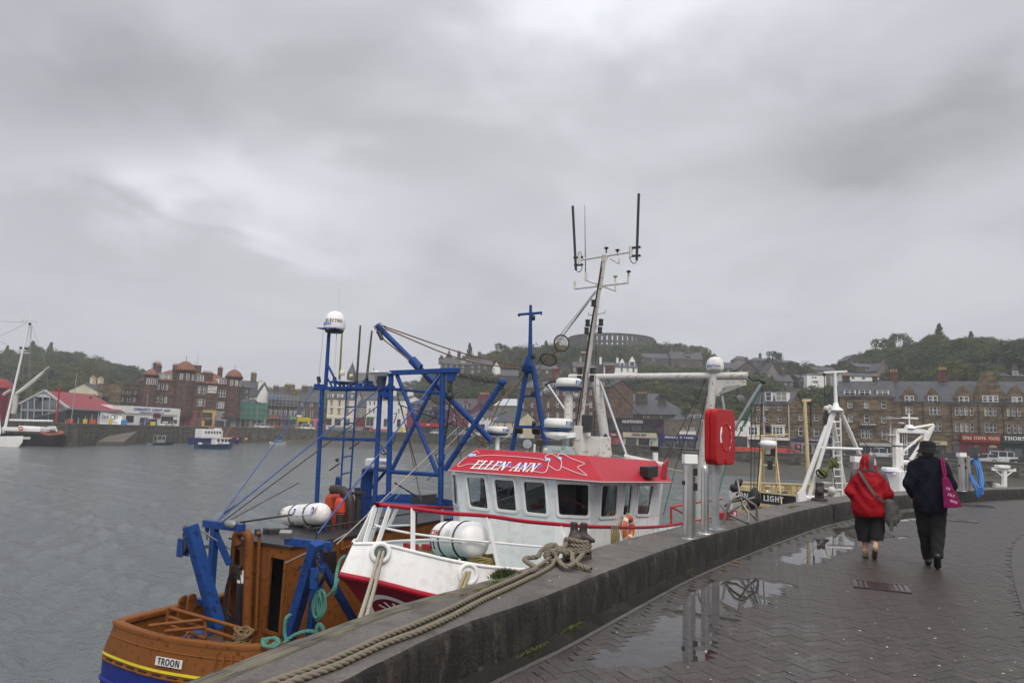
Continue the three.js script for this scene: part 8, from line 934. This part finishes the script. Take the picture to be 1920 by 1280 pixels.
{ // long gabled terrace at the right
  const SH = stone([.20,.145,.088]); const b = bld('gabled_terrace','long stone terrace with gabled dormers, tall chimneys and shops at the photo edge',1679,1990,754,{ gap: 24,gap1: 24,wall: SH,rh: 44,dep: 13,sills: SH,rows: [[763,779,[1702,1709,1747,1754,1761,1795,1803.5,1812.5,1823,1850,1858,1866,1892,1902,1912,1944,1954,1964],6.6],[793,810,[1702,1709,1747,1755,1763,1795,1805,1814,1824,1851,1859,1867,1893,1904,1914,1945,1955,1965],6.6],shopRow(836,862,[1700,1718,1748,1764,1795],13),shopRow(838,862,[1822,1834],13),shopRow(838,862,[1858,1868],12),shopRow(838,864,[1892,1910,1940,1960],15)],bands: [[757.5,SH,.4],[783,SH,.3],[815,SH,.5]],chim: [[1684,1.7,2.0,.5,3,stone([.16,.06,.04])],[1780,1.8,2.4,.5,4,stone([.14,.06,.045])]],fascia: [[1802,1877,814,828,col(.20,.012,.018),'IONA  STAFFA  TOURS',M([.6,.48,.3],.5),.5],[1879,1960,814,830,col(.02,.04,.035),'THORNTONS',SIGNW,.5,'serif_bold'],[1735,1776,826,833,col(.5,.44,.28),'Cakes',SIGND,.4],[1684,1733,826,834,col(.03,.03,.06),'SHOES',SIGNW,.4]],panels: [[1802,1878,828,866,col(.15,.012,.018)],[1879,1960,830,866,col(.015,.03,.026)],[1684,1776,833,864,col(.04,.04,.05)]] });
  for (const [px,w,top,big] of [[1706,3.0,722,0],[1750,2.6,726,0],[1808,3.4,722,0],[1858,5.4,694,1],[1908,3.4,722,0],[1955,3.4,722,0]]) { const [u,v] = b.loc(px,754),vt = b.loc(px,top)[1]; const gb = part('gabled_dormer',SH,b.t,(m)=>m.ext(new THREE.Shape([[u - w / 2,b.H - .1],[u + w / 2,b.H - .1],[u + w / 2,b.H + 1.2],[u + w * .28,b.H + (vt - b.H) * .62],[u + w * .14,vt - .4],[u,vt],[u - w * .14,vt - .4],[u - w * .28,b.H + (vt - b.H) * .62],[u - w / 2,b.H + 1.2]].map(([x,y])=>new THREE.Vector2(x,y))),big ? 4 : 2.6,new THREE.Matrix4().makeTranslation(0,0,big ? -4.02 : -2.62))); for (const k of big ? [-1,0,1] : [-.5,.5]) addWindow(b.t,u + k * .92,b.H + .35 + (big ? .35 : 0),.03,.8,big ? 1.3 : 1.7,1); if (big) part('clock_disc',TSAND,gb,(m)=>m.lathe([[0,.08],[.45,.06],[.5,0]],V(u,b.H + 3.4,.02),V(0,0,1),20)); }
  for (const x of [1693,1732,1785,1836,1882,1930]) part('downpipe',DARK,b.t,(m)=>{ const u = b.loc(x,780)[0]; m.cyl(V(u,3.6,.12),V(u,b.H,.12),.08,.08,6); }); for (const x of [1838,1866]) { const [u,v] = b.loc(x,838); part('oval_sign',M([.55,.45,.2],.5),b.t,(m)=>m.add(new THREE.CylinderGeometry(.7,.7,.06,20).rotateX(Math.PI / 2).scale(1,.62,1).translate(u - .3,v,.05))); }
}
// ---- houses up the hill
const VG = 'villas on the hillside';
const siteD = (px,eave,w)=>{ const [ds] = shore(px),dr = ridge(px)[1]; for (let D = ds + 44; D < dr; D += 2) if (horizonY(px) - (terrainY(px,D) - 1.7 + w) / D * 1280 < eave) return D; return dr; };
const house = (n,l,x0,x1,eave,D,o = {})=>bld(n,l,x0,x1,eave,{ D: siteD((x0 + x1) / 2,eave,o.rows && o.rows.length > 1 ? 6 : 4.2),dep: 8,group: VG,wall: DSTONE,cat: 'house',...o });
house('turreted_hotel','dark grey hotel with a pointed turret high on the wooded hill',820,918,683,325,{ rh: 14,dep: 12,sills: TSAND,rows: [[684,690,[827,836,846,857,868,886,898,910],3.4],[693,699,[827,845,867,886,898],4]],dorm: [[827,678,2.4,2,1,2.5],[868,679,2,2,1,2.5],[888,680,2,2,1,2.5]],chim: [[858,1.6,3],[897,1.6,3]] });
{ const p = at(841.5,672,322),t = thing('hotel_turret','pointed slate turret rising from the grey hotel on the hill','turret',p); part('drum',DSTONE,t,(m)=>m.cyl(p.clone().add(V(0,-8,0)),p,1.7,1.7,14)); part('spire',SLATE,t,(m)=>m.lathe([[0,4.6],[.7,2.4],[2.1,0],[0,-.1]],p,UPV,14)); const q = at(659.5,700,300),s = thing('church_spire','dark pointed church spire seen between the whip aerials','church',q); part('tower',DSTONE,s,(m)=>m.box(q.x,q.y - 5,q.z,3.4,10,3.4)); part('spire',SLATE,s,(m)=>m.add(new THREE.ConeGeometry(2.4,5.2,4).rotateY(.78).translate(q.x,q.y + 2.5,q.z))); part('finial',DARK,s,(m)=>m.cyl(q.clone().add(V(0,5,0)),q.clone().add(V(0,6.4,0)),.06,.06,5)); }
house('church_nave','dark church nave with steep roof beside its spire',664,702,714,302,{ rh: 16,dep: 9,cat: 'church',rows: [[716,722,[672,682,692],3]] });
house('white_gabled_villa','small white gable house right of the turreted hotel',919,934,690,330,{ wall: WHITEW,front: 3,rows: [[690,695,[926],3]] }); house('slate_cottage','low slate roofed cottage under the blue A mast head',936,968,704,320,{ rh: 12 });
house('double_villa','long white villa with twin gables and grey roof below the round tower',1131,1194,688,330,{ wall: WHITEW,rh: 10,rows: [[689,697,[1146,1152,1166,1177,1188],4]],dorm: [[1167,684,1.8,2,1,2.2],[1186,682,2.2,2.2,1,2.6]],chim: [[1128,1,2],[1160,1,2]] }); house('grey_white_villa','grey roofed villa with white trim left of the long white villa',1072,1108,688,330,{ wall: harl([.45,.45,.43]),rh: 11,rows: [[691,697,[1081,1095],4]],chim: [[1090,1,2]] }); house('stone_villa','stone villa with slate gable under the round tower',1108,1130,688,334,{ front: 3.4 }); house('slate_villas','pair of slate roofed stone houses behind the blue A mast',1000,1040,692,335,{ rh: 10,rows: [[694,699,[1010,1026],4]] }); house('dark_gable_house','dark stone gable house beneath the net cones',1042,1072,694,336,{ front: 3.6,rows: [[694,700,[1050,1064],3.5]] });
house('school_house','long grey slate roofed house with chimneys among the trees below the tower',1194,1256,671,375,{ wall: GSTONE,rh: 10,rows: [[672,677,[1205,1225],4]],chim: [[1196,1.2,2]] }); house('white_front_house','slate roofed house with a white pointed gable among trees',1258,1318,673,365,{ wall: GSTONE,rh: 15,chim: [[1263,1.4,3],[1290,1.4,3],[1302,1.4,3]],dorm: [[1291,671,3.4,3,1,4]] });
[[1360,1385,690,330,12,0,'stone villa right of the white dome, with a small attic window'],[1384,1422,692,325,14,3.2,'slate villa with pale bargeboards on its gable'],[1380,1408,674,352,8,0,'hipped roof house on the skyline right of the dome'],[1410,1446,676,350,7,0,'long hipped house on the skyline with pale end wall'],[1424,1440,697,318,0,4,'twin gabled stone house above the tan stone house'],[1440,1462,700,316,0,4,'second gable of the twin gabled stone house'],[1470,1502,680,345,6,0,'low white walled bungalow on the skyline'],[1458,1490,715,300,14,0,'steep slate roof with a skylight above the bank'],[1530,1572,694,300,8,0,'slate roofed house with two small dormers'],[1592,1625,676,300,0,2.6,'brown timber house on the skyline'],[1612,1660,688,285,8,0,'stone house with pale gable trim under the big trees'],[1650,1682,695,280,8,3,'grey stone gable house beside the tall chimney'],[1500,1515,708,290,7,0,'small tan cottage left of the white flat villa']].forEach(([a,b,e,D,rh,fr,l],i)=>house('hill_house',l,a,b,e,D,{ rh,...(fr ? { front: fr } : {}),wall: [DSTONE,GSTONE,harl([.3,.28,.26])][i % 3],rows: [[e + 2,e + 7,2 + (i % 2),3.4]],chim: i % 2 ? [[(a + b) / 2 + 3,1.2,2]] : [],hip: [2,3,6].includes(i) }));
house('white_flat_villa','white two storey modern villa above the bank',1516,1552,702,288,{ wall: WHITEW,rh: 4,hip: true,rows: [[706,710,[1525,1530],4],[714,719,[1526,1532],6]] }); house('white_bungalow','long white bungalow behind the white tripod mast',1590,1656,705,270,{ wall: WHITEW,rh: 7,rows: [[707,712,[1600,1620,1640],6]] }); house('bay_house','grey white house with bay windows left of the long bungalow',1560,1590,703,275,{ wall: harl([.5,.5,.5]),rh: 7,rows: [[705,711,[1572,1584],6,2]] });
house('slate_roof_house','slate roof with a small spike gable showing at the photo edge',1886,1940,705,235,{ rh: 8,dorm: [[1908,702,1.5,2,1,2.5]] });
// the round hilltop folly
{ const c = groundXZ(1143,470),R = 28.5,top = at(1143,624,470 - R).y,h = 13,t = thing('round_folly','round roofless stone tower with arched openings crowning the hill','tower',V(c.x,0,c.z)),n = 54,w = 2 * R * Math.tan(Math.PI / n) + .05,mt = stone([.07,.068,.068]); const sh = new THREE.Shape([[-w / 2,0],[w / 2,0],[w / 2,h],[-w / 2,h]].map(([a,b])=>new THREE.Vector2(a,b))); for (const [y0,y1,ww] of [[h - 4.7,h - 2.4,.46],[h - 9.6,h - 7,.5]]) { const p = new THREE.Path(); p.moveTo(-ww,y0); p.lineTo(-ww,y1); p.quadraticCurveTo(-ww,y1 + .7,0,y1 + 1.0); p.quadraticCurveTo(ww,y1 + .7,ww,y1); p.lineTo(ww,y0); p.closePath(); sh.holes.push(p); } const g = new THREE.ExtrudeGeometry(sh,{ depth: 1,bevelEnabled: false,curveSegments: 4 }); boxUV(g); for (let k = 0; k < n; k++) { const a = k * 2 * Math.PI / n,m = new THREE.Mesh(g,mt); m.name = 'arched_bay'; m.position.set(Math.sin(a) * R,top - h,Math.cos(a) * R); m.rotation.y = a; m.castShadow = m.receiveShadow = true; t.add(m); } part('coping',mt,t,(m)=>{ const a = []; for (const [r,y] of [[R + 1.25,top - .35],[R + 1.25,top],[R - .2,top],[R - .2,top - .35]]) a.push(Array.from({ length: 73 },(_,i)=>V(c.x + Math.sin(i * Math.PI / 36) * r,y,c.z + Math.cos(i * Math.PI / 36) * r))); m.grid(a); }); }
// ---------------------------------------------------------------- trees
const leafTone = [[.060,.080,.026],[.078,.102,.029],[.044,.062,.024],[.100,.115,.033]].map((c)=>M(c,.9,{ specularIntensity: .2,transmission: .4,thickness: 0 }));
const BARK = M([.05,.042,.034],.9,{ t: 'wood' });
function crownGeo(seed,kind) {
  const r = rng(seed),pos = [],nor = [],lumps = []; const N1 = kind === 'pine' ? 34 : 46;
  for (let i = 0; i < N1; i++) { if (kind === 'pine') { const u = i / N1,a = r() * 6.28,R = (1 - u) * .34 * (.5 + .5 * r()); lumps.push([Math.cos(a) * R,.12 + u * .86,Math.sin(a) * R,.06 + .1 * (1 - u)]); } else { const a = r() * 6.28,b = Math.acos(2 * r() - 1),k = .55 + .45 * Math.cbrt(r()),x = Math.sin(b) * Math.cos(a) * k,y = Math.cos(b) * k,z = Math.sin(b) * Math.sin(a) * k; lumps.push([x * .42 * (1 + .25 * (r() - .5)),.58 + y * .36,z * .42 * (1 + .25 * (r() - .5)),.09 + .09 * r()]); } }
  for (const [x,y,z,s] of lumps) for (let k = 0; k < 46; k++) {
    const a = r() * 6.28,b = Math.acos(2 * r() - 1),d = V(Math.sin(b) * Math.cos(a),Math.cos(b),Math.sin(b) * Math.sin(a)),R = s * (.65 + .45 * r()),p = V(x + d.x * R,y + d.y * R * .85,z + d.z * R),n = d.clone().add(V(r() - .5,r() - .3,r() - .5).multiplyScalar(.8)).normalize(),u = n.clone().cross(V(r() - .5,r() - .5,r() - .5)).normalize(),v = n.clone().cross(u),l = .022 + .018 * r();
    const q = [p.clone().addScaledVector(u,-l),p.clone().addScaledVector(v,l * .7).addScaledVector(n,.005),p.clone().addScaledVector(u,l),p.clone().addScaledVector(v,-l * .7)]; for (const i of [0,2,1,0,3,2]) { pos.push(q[i].x,q[i].y,q[i].z); nor.push(n.x,n.y,n.z); }
  }
  const g = new THREE.BufferGeometry(); g.setAttribute('position',new THREE.Float32BufferAttribute(pos,3)); g.setAttribute('normal',new THREE.Float32BufferAttribute(nor,3)); g.setAttribute('uv',new THREE.BufferAttribute(new Float32Array(pos.length / 3 * 2),2)); return g;
}
const crowns = [1,2,3,4].map((s)=>crownGeo(s * 13,'broad')),pines = [crownGeo(91,'pine'),crownGeo(92,'pine')];
const trunkG = (()=>{ const m = new MB(); m.cyl(V(0,-.1,0),V(.01,.3,0),.028,.02,7).cyl(V(.01,.3,0),V(-.02,.6,.02),.02,.012,6); for (let k = 0; k < 6; k++) { const a = k * 1.1 + .3; m.cyl(V(0,.26 + k * .045,0),V(Math.cos(a) * .25,.5 + k * .05,Math.sin(a) * .25),.011,.004,5); } return mergeGeometries(m.g); })();
function tree(px,D,h,w,kind,tone,label,group,seed = 0,gy) {
  const p = groundXZ(px,D).setY(gy ?? terrainY(px,D)),t = thing(kind === 'pine' ? 'conifer_tree' : 'broadleaf_tree',label,'tree',p,group); const tr = new THREE.Mesh(trunkG,BARK),c = new THREE.Mesh((kind === 'pine' ? pines : crowns)[seed % (kind === 'pine' ? 2 : 4)],leafTone[tone]); tr.name = 'trunk'; c.name = 'crown'; for (const m of [tr,c]) { m.scale.set(w,h,w); m.rotation.y = seed * 1.7; m.castShadow = m.receiveShadow = true; t.add(m); } return t;
}
{
  const r = rng(404),zones = [[-40,285,'wooded hill above the red roofed pavilion',48,.55],[455,640,'low wood on the far skyline behind the terrace',20,.3],[735,1075,'trees on the slope round the turreted hotel',62,.12],[1030,1345,'trees on the hill under the round tower',64,.12],[1345,1700,'trees among the hill houses',40,.12],[1690,1990,'dense trees on the hill behind the gabled terrace',50,.15]];
  const blocks = scene.children.filter((o)=>o.userData.group === VG || ['round_folly','church_spire','hotel_turret'].some((n)=>o.name.startsWith(n))).map((o)=>o.position).map((p)=>[p.x,p.z]);
  const houses = []; scene.traverse((o)=>{ if (o.userData && o.userData.group === VG) { const w = o.children.find((c)=>c.name === 'wall'); w.geometry.computeBoundingBox(); const b = w.geometry.boundingBox,q = new THREE.Vector3(b.max.x,b.max.y,0).applyEuler(o.rotation).add(o.position); const x0 = pxOf(o.position.x,o.position.z),x1 = pxOf(q.x,q.z); houses.push([x0 - 4,x1 + 4,-o.position.z,o.position.y + b.max.y]); } });
  const skyline = table([[-400,650],[0,652],[60,648],[120,655],[175,668],[200,682],[240,685],[275,690],[290,715],[640,716],[740,712],[790,702],[830,692],[880,668],[960,650],[1035,645],[1060,650],[1075,649],[1235,645],[1245,641],[1325,650],[1335,688],[1420,690],[1440,672],[1470,674],[1490,688],[1560,684],[1600,676],[1640,655],[1710,652],[1725,642],[1760,628],[1830,630],[1920,636],[2300,640]]);
  const fit = (px,D,h)=>{ const gy = terrainY(px,D); h = Math.min(h,((horizonY(px) - skyline(px)[0]) / 1280 * D + 1.7 - gy) / .95); for (const [a,b,hd,hy] of houses) { if (px < a - 6 || px > b + 6) continue; if (Math.abs(D - hd) < 14 && px > a && px < b) return 0; if (D < hd && D > hd - 70) h = Math.min(h,(hy - 3.2 - 1.7) * D / hd + 1.7 - gy); } return h < 1.6 ? 0 : h; };
  const bulk = []; let made = 0;
  let tone;
  for (const [a,b,where,n,near] of zones) {
    let k = 0,tries = 0; while (k < n && tries++ < n * 14) {
      const px = lerp(a,b,r()),[ds] = shore(px),dr = ridge(px)[1],u = 1 - Math.pow(r(),1.25) * (1 - near),D = lerp(ds + 40,dr * 1.02,u),h0 = (5 + 7 * r()) * (a === 455 ? .8 : 1); if (px > 1050 && px < 1235 && D > 425) continue; const h = fit(px,D,h0); if (h < 3) continue;
      const kind = r() < .07 ? 'pine' : 'broad'; tree(px,D,kind === 'pine' ? h * 1.25 : h,h * (.85 + .35 * r()),kind,tone = r() < .25 ? 3 : Math.floor(r() * 3),`${h > 8.5 ? 'tall ' : h < 5 ? 'small ' : ''}${['mid', 'fresh', 'dark', 'pale'][tone]} green ${kind === 'pine' ? 'conifer' : 'broadleaf tree'} in the ${where}`.replace('in the trees','of the trees').replace('in the dense trees','of the dense trees'),where,Math.floor(r() * 8)); k++; made++;
    }
    for (let i = 0; i < n * (a === 1345 ? 20 : 10); i++) { const px = lerp(a - 20,b + 20,r()),[ds] = shore(px),dr = ridge(px)[1],D = lerp(ds + 42,dr * 1.04,Math.pow(r(),.75)),h = fit(px,D,3.5 + 5.5 * r()); if (px > 1045 && px < 1240 && D > 432) continue; if (h) bulk.push([px,D,h]); }
  }
  for (let i = 0; i < 2200; i++) { const px = lerp(735,1995,r()),[ds] = shore(px),dr = ridge(px)[1],D = lerp(ds + 40,dr,Math.pow(r(),.8)); if (px > 1045 && px < 1240 && D > 432) continue; if (!houses.some(([a,b,hd])=>px > a - 2 && px < b + 2 && D > hd - 9 && D < hd + 14)) bulk.push([px,D,1.6 + 1.8 * r()]); }
  // single trees that stand out
  for (const [px,py,D,h,w,kind,tone,l] of [[1772,664,262,12,9,'pine',2,'tall dark conifer topping the skyline above the gabled terrace'],[874,690,345,13,8,'pine',2,'tall conifer standing behind the grey hotel turret'],[932,680,360,11,9,'broad',2,'tall dark tree on the skyline left of the blue A mast'],[1452,682,350,9,10,'broad',2,'round headed tree on the skyline above the tan stone house'],[1489,712,300,8,8,'broad',2,'round dark tree in front of the skyline bungalow'],[1515,712,300,8,8,'broad',2,'second round dark tree beside the white villa'],[1660,690,285,13,12,'broad',1,'loose spreading tree on the skyline above the hotel dormers'],[1694,686,285,14,12,'broad',1,'large loose tree left of the dense hill wood'],[1619,674,300,6,5,'broad',2,'small round tree beside the brown timber house']]) { const y = at(px,py,D).y; tree(px,D,h,w,kind,tone,l,undefined,px % 8,Math.min(y,terrainY(px,D) + 1)); }
  leafTone.forEach((mt,k)=>{ const list = bulk.filter((_,i)=>i % 4 === k); const im = new THREE.InstancedMesh(crowns[k],mt,list.length),mx = new THREE.Matrix4(),q = new THREE.Quaternion(); list.forEach(([px,D,h],i)=>{ q.setFromAxisAngle(UPV,r() * 6.28); const p = groundXZ(px,D).setY(terrainY(px,D) - h * .2); mx.compose(p,q,V(h * 1.15,h * (.85 + .3 * r()),h * 1.15)); im.setMatrixAt(i,mx); }); im.name = numbered('woodland'); im.castShadow = im.receiveShadow = true; tag(im,['mid green underwood filling the wooded slopes','fresh green underwood filling the wooded slopes','dark green underwood filling the wooded slopes','pale green underwood filling the wooded slopes'][k],'woodland',null,'stuff'); scene.add(im); });
}
// ---------------------------------------------------------------- street life across the water
function carModel(kind,c) {                                          // side outline extruded; length along x
  const van = kind === 'van',L = van ? 4.9 : 4.3,Hh = van ? 1.95 : kind === 'suv' ? 1.75 : 1.45,bodyY = van ? 1.05 : .85; const t = new THREE.Group(),add = (g,m,n,p = t)=>{ const q = new THREE.Mesh(g,m); q.name = n; q.castShadow = q.receiveShadow = true; p.add(q); return q; };
  const S = (pts)=>new THREE.Shape(pts.map(([x,y])=>new THREE.Vector2(x * L / 2,y))); const ex = (s,d,z)=>{ const g = new THREE.ExtrudeGeometry(s,{ depth: d,bevelEnabled: true,bevelSize: .06,bevelThickness: .06,bevelSegments: 2 }); g.translate(0,0,z); boxUV(g); return g; };
  const b = add(ex(S([[-1,.3],[1,.3],[1,.6],[.93,bodyY * .88],[.5,bodyY],[-.97,bodyY],[-1,.6]]),1.6,-.8),paint(c,.3,{ clearcoat: .6 }),'body'); add(ex(S(van ? [[-.96,bodyY],[.56,bodyY],[.36,Hh],[-.94,Hh]] : [[-.9,bodyY],[.5,bodyY],[.18,Hh],[-.6,Hh]]),1.4,-.7),PANE,'glass_cabin'); add(ex(S(van ? [[-.95,Hh - .1],[.4,Hh - .1],[.35,Hh + .03],[-.93,Hh + .03]] : [[-.64,Hh - .07],[.2,Hh - .07],[.16,Hh + .03],[-.58,Hh + .03]]),1.36,-.68),paint(c,.3,{ clearcoat: .6 }),'roof');
  { const m = new MB(); for (const x of van ? [-.93,-.45,.05,.44] : [-.84,-.2,.42]) m.box(x * L / 2 - .1,(bodyY + Hh) / 2,0,.1,Hh - bodyY,1.54); const g = mergeGeometries(m.g); boxUV(g); add(g,paint(c,.3,{ clearcoat: .6 }),'pillar'); }
  const wg = new THREE.CylinderGeometry(.33,.33,.22,16).rotateX(Math.PI / 2),rg = new THREE.CylinderGeometry(.2,.2,.23,12).rotateX(Math.PI / 2); for (const x of [-.62,.62]) for (const z of [-.76,.76]) { const w = add(wg,BLACK,'wheel'); w.position.set(x * L / 2,.33,z); add(rg,GALV,'rim',w); } const lg = new THREE.BoxGeometry(.08,.14,.3); for (const z of [-.6,.6]) { add(lg,M([.6,.6,.58],.2),'headlight').position.set(L / 2 + .03,.68,z); add(lg,M([.3,.02,.02],.3),'tail_light').position.set(-L / 2 - .03,.72,z); } return t;
}
function car(px,gap,kind,c,dir,label,turn = 0) { const t = carModel(kind,c),D = shore(px)[0] + gap,p = groundXZ(px,D).setY(shore(px)[1] + .02),q = groundXZ(px + 10,shore(px + 10)[0] + gap),ry = Math.atan2(-(q.z - p.z),q.x - p.x); t.name = numbered(kind === 'van' ? 'parked_van' : 'parked_car'); t.position.copy(p); t.rotation.y = ry + (dir < 0 ? Math.PI : 0) + turn; tag(t,label,kind === 'van' ? 'van' : 'car','cars parked along the far street'); scene.add(t); }
car(279,5,'van',[.02,.035,.14],-1,'dark blue people carrier outside the white charity shop'); car(313,5,'car',[.6,.6,.6],-1,'white car partly behind the fence outside the charity shop'); car(490,8,'car',[.62,.62,.62],1,'white car by the wall below the netted house'); car(501,14,'car',[.3,.33,.36],1,'silver car behind the white one below the netted house'); car(578,6,'suv',[.68,.68,.68],1,'white estate car below the yellow shopfront'); car(567,12,'car',[.35,.35,.36],1,'grey car tucked behind the white estate'); car(693,6,'car',[.03,.035,.04],1,'dark car in front of the white house'); car(820,6,'car',[.62,.64,.66],-1,'white hatchback in front of the black bar'); car(855,8,'car',[.12,.13,.15],1,'dark grey car in front of the purple house'); car(867,5,'car',[.25,.27,.30],1,'silver grey car beside the dark one'); car(898,4,'van',[.68,.68,.66],-1,'white camper van in front of the white shop'); car(1152,6,'car',[.40,.02,.03],1,'red and white car under the dark purple fascia'); car(969,5,'car',[.5,.5,.48],1,'pale car between the blue A mast legs'); car(1475,5,'car',[.35,.02,.03],1,'red car below the bank'); car(1550,5,'car',[.03,.03,.035],1,'black car behind the white tripod mast'); car(1598,8,'car',[.04,.04,.05],1,'dark car left of the silver estate'); car(1655,4,'suv',[.55,.57,.60],1,'silver estate car behind the red hood'); car(1790,6,'car',[.05,.05,.055],1,'dark saloon below the shoe shop'); car(1846,4,'car',[.50,.52,.54],-1,'silver car below the red tour office'); car(1888,5,'van',[.68,.68,.68],1,'white minibus below the dark green shop'); car(1922,3,'car',[.04,.04,.05],-1,'black car at the photo edge by the white minibus');
// walkers on the far pavement
{ const bodyG = netMesh(union([C(-.09,.85,0,-.1,.45,-.06,.1,.07),C(-.1,.45,-.06,-.1,.06,.03,.07,.05),C(.09,.85,0,.1,.45,.06,.1,.07),C(.1,.45,.06,.1,.06,.1,.07,.05),EL(0,1,0,.19,.22,.14),C(0,1.5,0,0,1.62,0,.06,.06),EL(0,1.7,0,.09,.13,.1)],.04),V(-.35,-.05,-.3),V(.35,1.9,.35),.04),coatG = netMesh(union([EL(0,1.22,0,.24,.36,.18),C(-.24,1.42,0,-.3,1.0,.05,.09,.07),C(.24,1.42,0,.3,1.0,.05,.09,.07)],.05),V(-.5,.7,-.3),V(.5,1.7,.3),.04);
  [[1222,'teal',[.03,.28,.30]],[1279,'blue',[.03,.08,.3]],[1283,'red',[.4,.03,.04]],[1290,'dark',[.03,.03,.035]],[1271,'grey',[.15,.15,.15]],[1307,'black',[.02,.02,.02]],[1296,'brown',[.14,.08,.05]],[1497,'bright pink',[.6,.06,.16]],[1508,'dark navy',[.02,.02,.05]],[474,'dark green',[.03,.06,.03]],[463,'dark maroon',[.1,.02,.03]],[551,'yellow',[.45,.4,.03]],[1746,'charcoal',[.05,.05,.05]],[1768,'olive',[.10,.09,.05]]].forEach(([px,cn,c],i)=>{ const p = groundXZ(px,shore(px)[0] + 16.5 + (i % 3)).setY(shore(px)[1] + .15),t = thing('person',`far pedestrian in a ${cn} coat on the pavement across the harbour`,'person',p,'people on the far pavement'); const a = new THREE.Mesh(bodyG,M([.06,.05,.05],.8)),b = new THREE.Mesh(coatG,M(c,.8)); a.name = 'body'; b.name = 'coat'; for (const m of [a,b]) { m.rotation.y = i * 1.3; t.add(m); m.castShadow = true; } });
}
// lamp posts, barriers, bins and stalls along the far quay
{ const pole = (px,gap,h,label)=>{ const p = groundXZ(px,shore(px)[0] + gap).setY(shore(px)[1]),t = thing('street_lamp',label,'street lamp',p,'street lamps along the far quay'); part('pole',GALV,t,(m)=>m.cyl(p,p.clone().add(V(0,h,0)),.1,.06,8)); part('lamp_head',DARK,t,(m)=>{ for (const k of [-1,1]) m.bar(p.clone().add(V(0,h - .1,0)),p.clone().add(V(k * .9,h + .5,0)),.14,.14); }); }; pole(134,-.1 + 4,12,'tall twin headed lamp by the red pavilion roof'); pole(272,3,9,'twin headed lamp before the charity shop'); pole(481,5,8,'twin headed lamp before the netted house');
  const bar = (px,gap,w,c,label,h = 1)=>{ const p = groundXZ(px,shore(px)[0] + gap).setY(shore(px)[1]),t = thing('barrier',label,'barrier',p,'plastic barriers on the far quay'); part('panel',M(c,.5),t,(m)=>{ m.box(p.x,p.y + h * .55 + .1,p.z,w,h * .9,.12,0,.04); }); part('foot',DARK,t,(m)=>{ for (const k of [-.4,.4]) m.box(p.x + k * w,p.y + .06,p.z,.3,.12,.5); }); };
  [[1395,4,4,[.42,.04,.02],'orange barrier left of the stone house awning'],[1408,4,3,[.42,.05,.02],'orange barrier below the stone house awning'],[1440,3,5,[.40,.03,.02],'red barrier right of the goalpost mast'],[1458,3,4,[.40,.03,.02],'second red barrier right of the goalpost mast'],[1470,4,3,[.38,.05,.03],'red barrier below the bank corner'],[706,6,5,[.38,.06,.04],'red barrier before the white house'],[722,6,4,[.40,.07,.04],'second red barrier before the white house'],[752,5,1.5,[.5,.4,.03],'yellow skip by the blue gantry post',1.8],[285,3,2,[.55,.45,.04],'yellow grit bin before the charity shop',1.2],[233,4,1.6,[.03,.2,.5],'blue bin at the head of the slipway',1.4],[207,4,.8,[.55,.42,.03],'yellow post bin left of the blue bin',1.5],[174,4,1.4,[.5,.06,.03],'red float by the pavilion wall',1.2],[132,4,1.4,[.45,.03,.03],'red crate under the twin headed lamp',1.2],[160,4,1,[.5,.38,.03],'yellow drum by the pavilion',1.2],[640,9,9,[.10,.16,.18],'blue grey fence boards before the cream house',1.2]].forEach((a)=>bar(...a));
  const p = groundXZ(900,shore(900)[0] - .2); }
renderer.render(scene,camera);
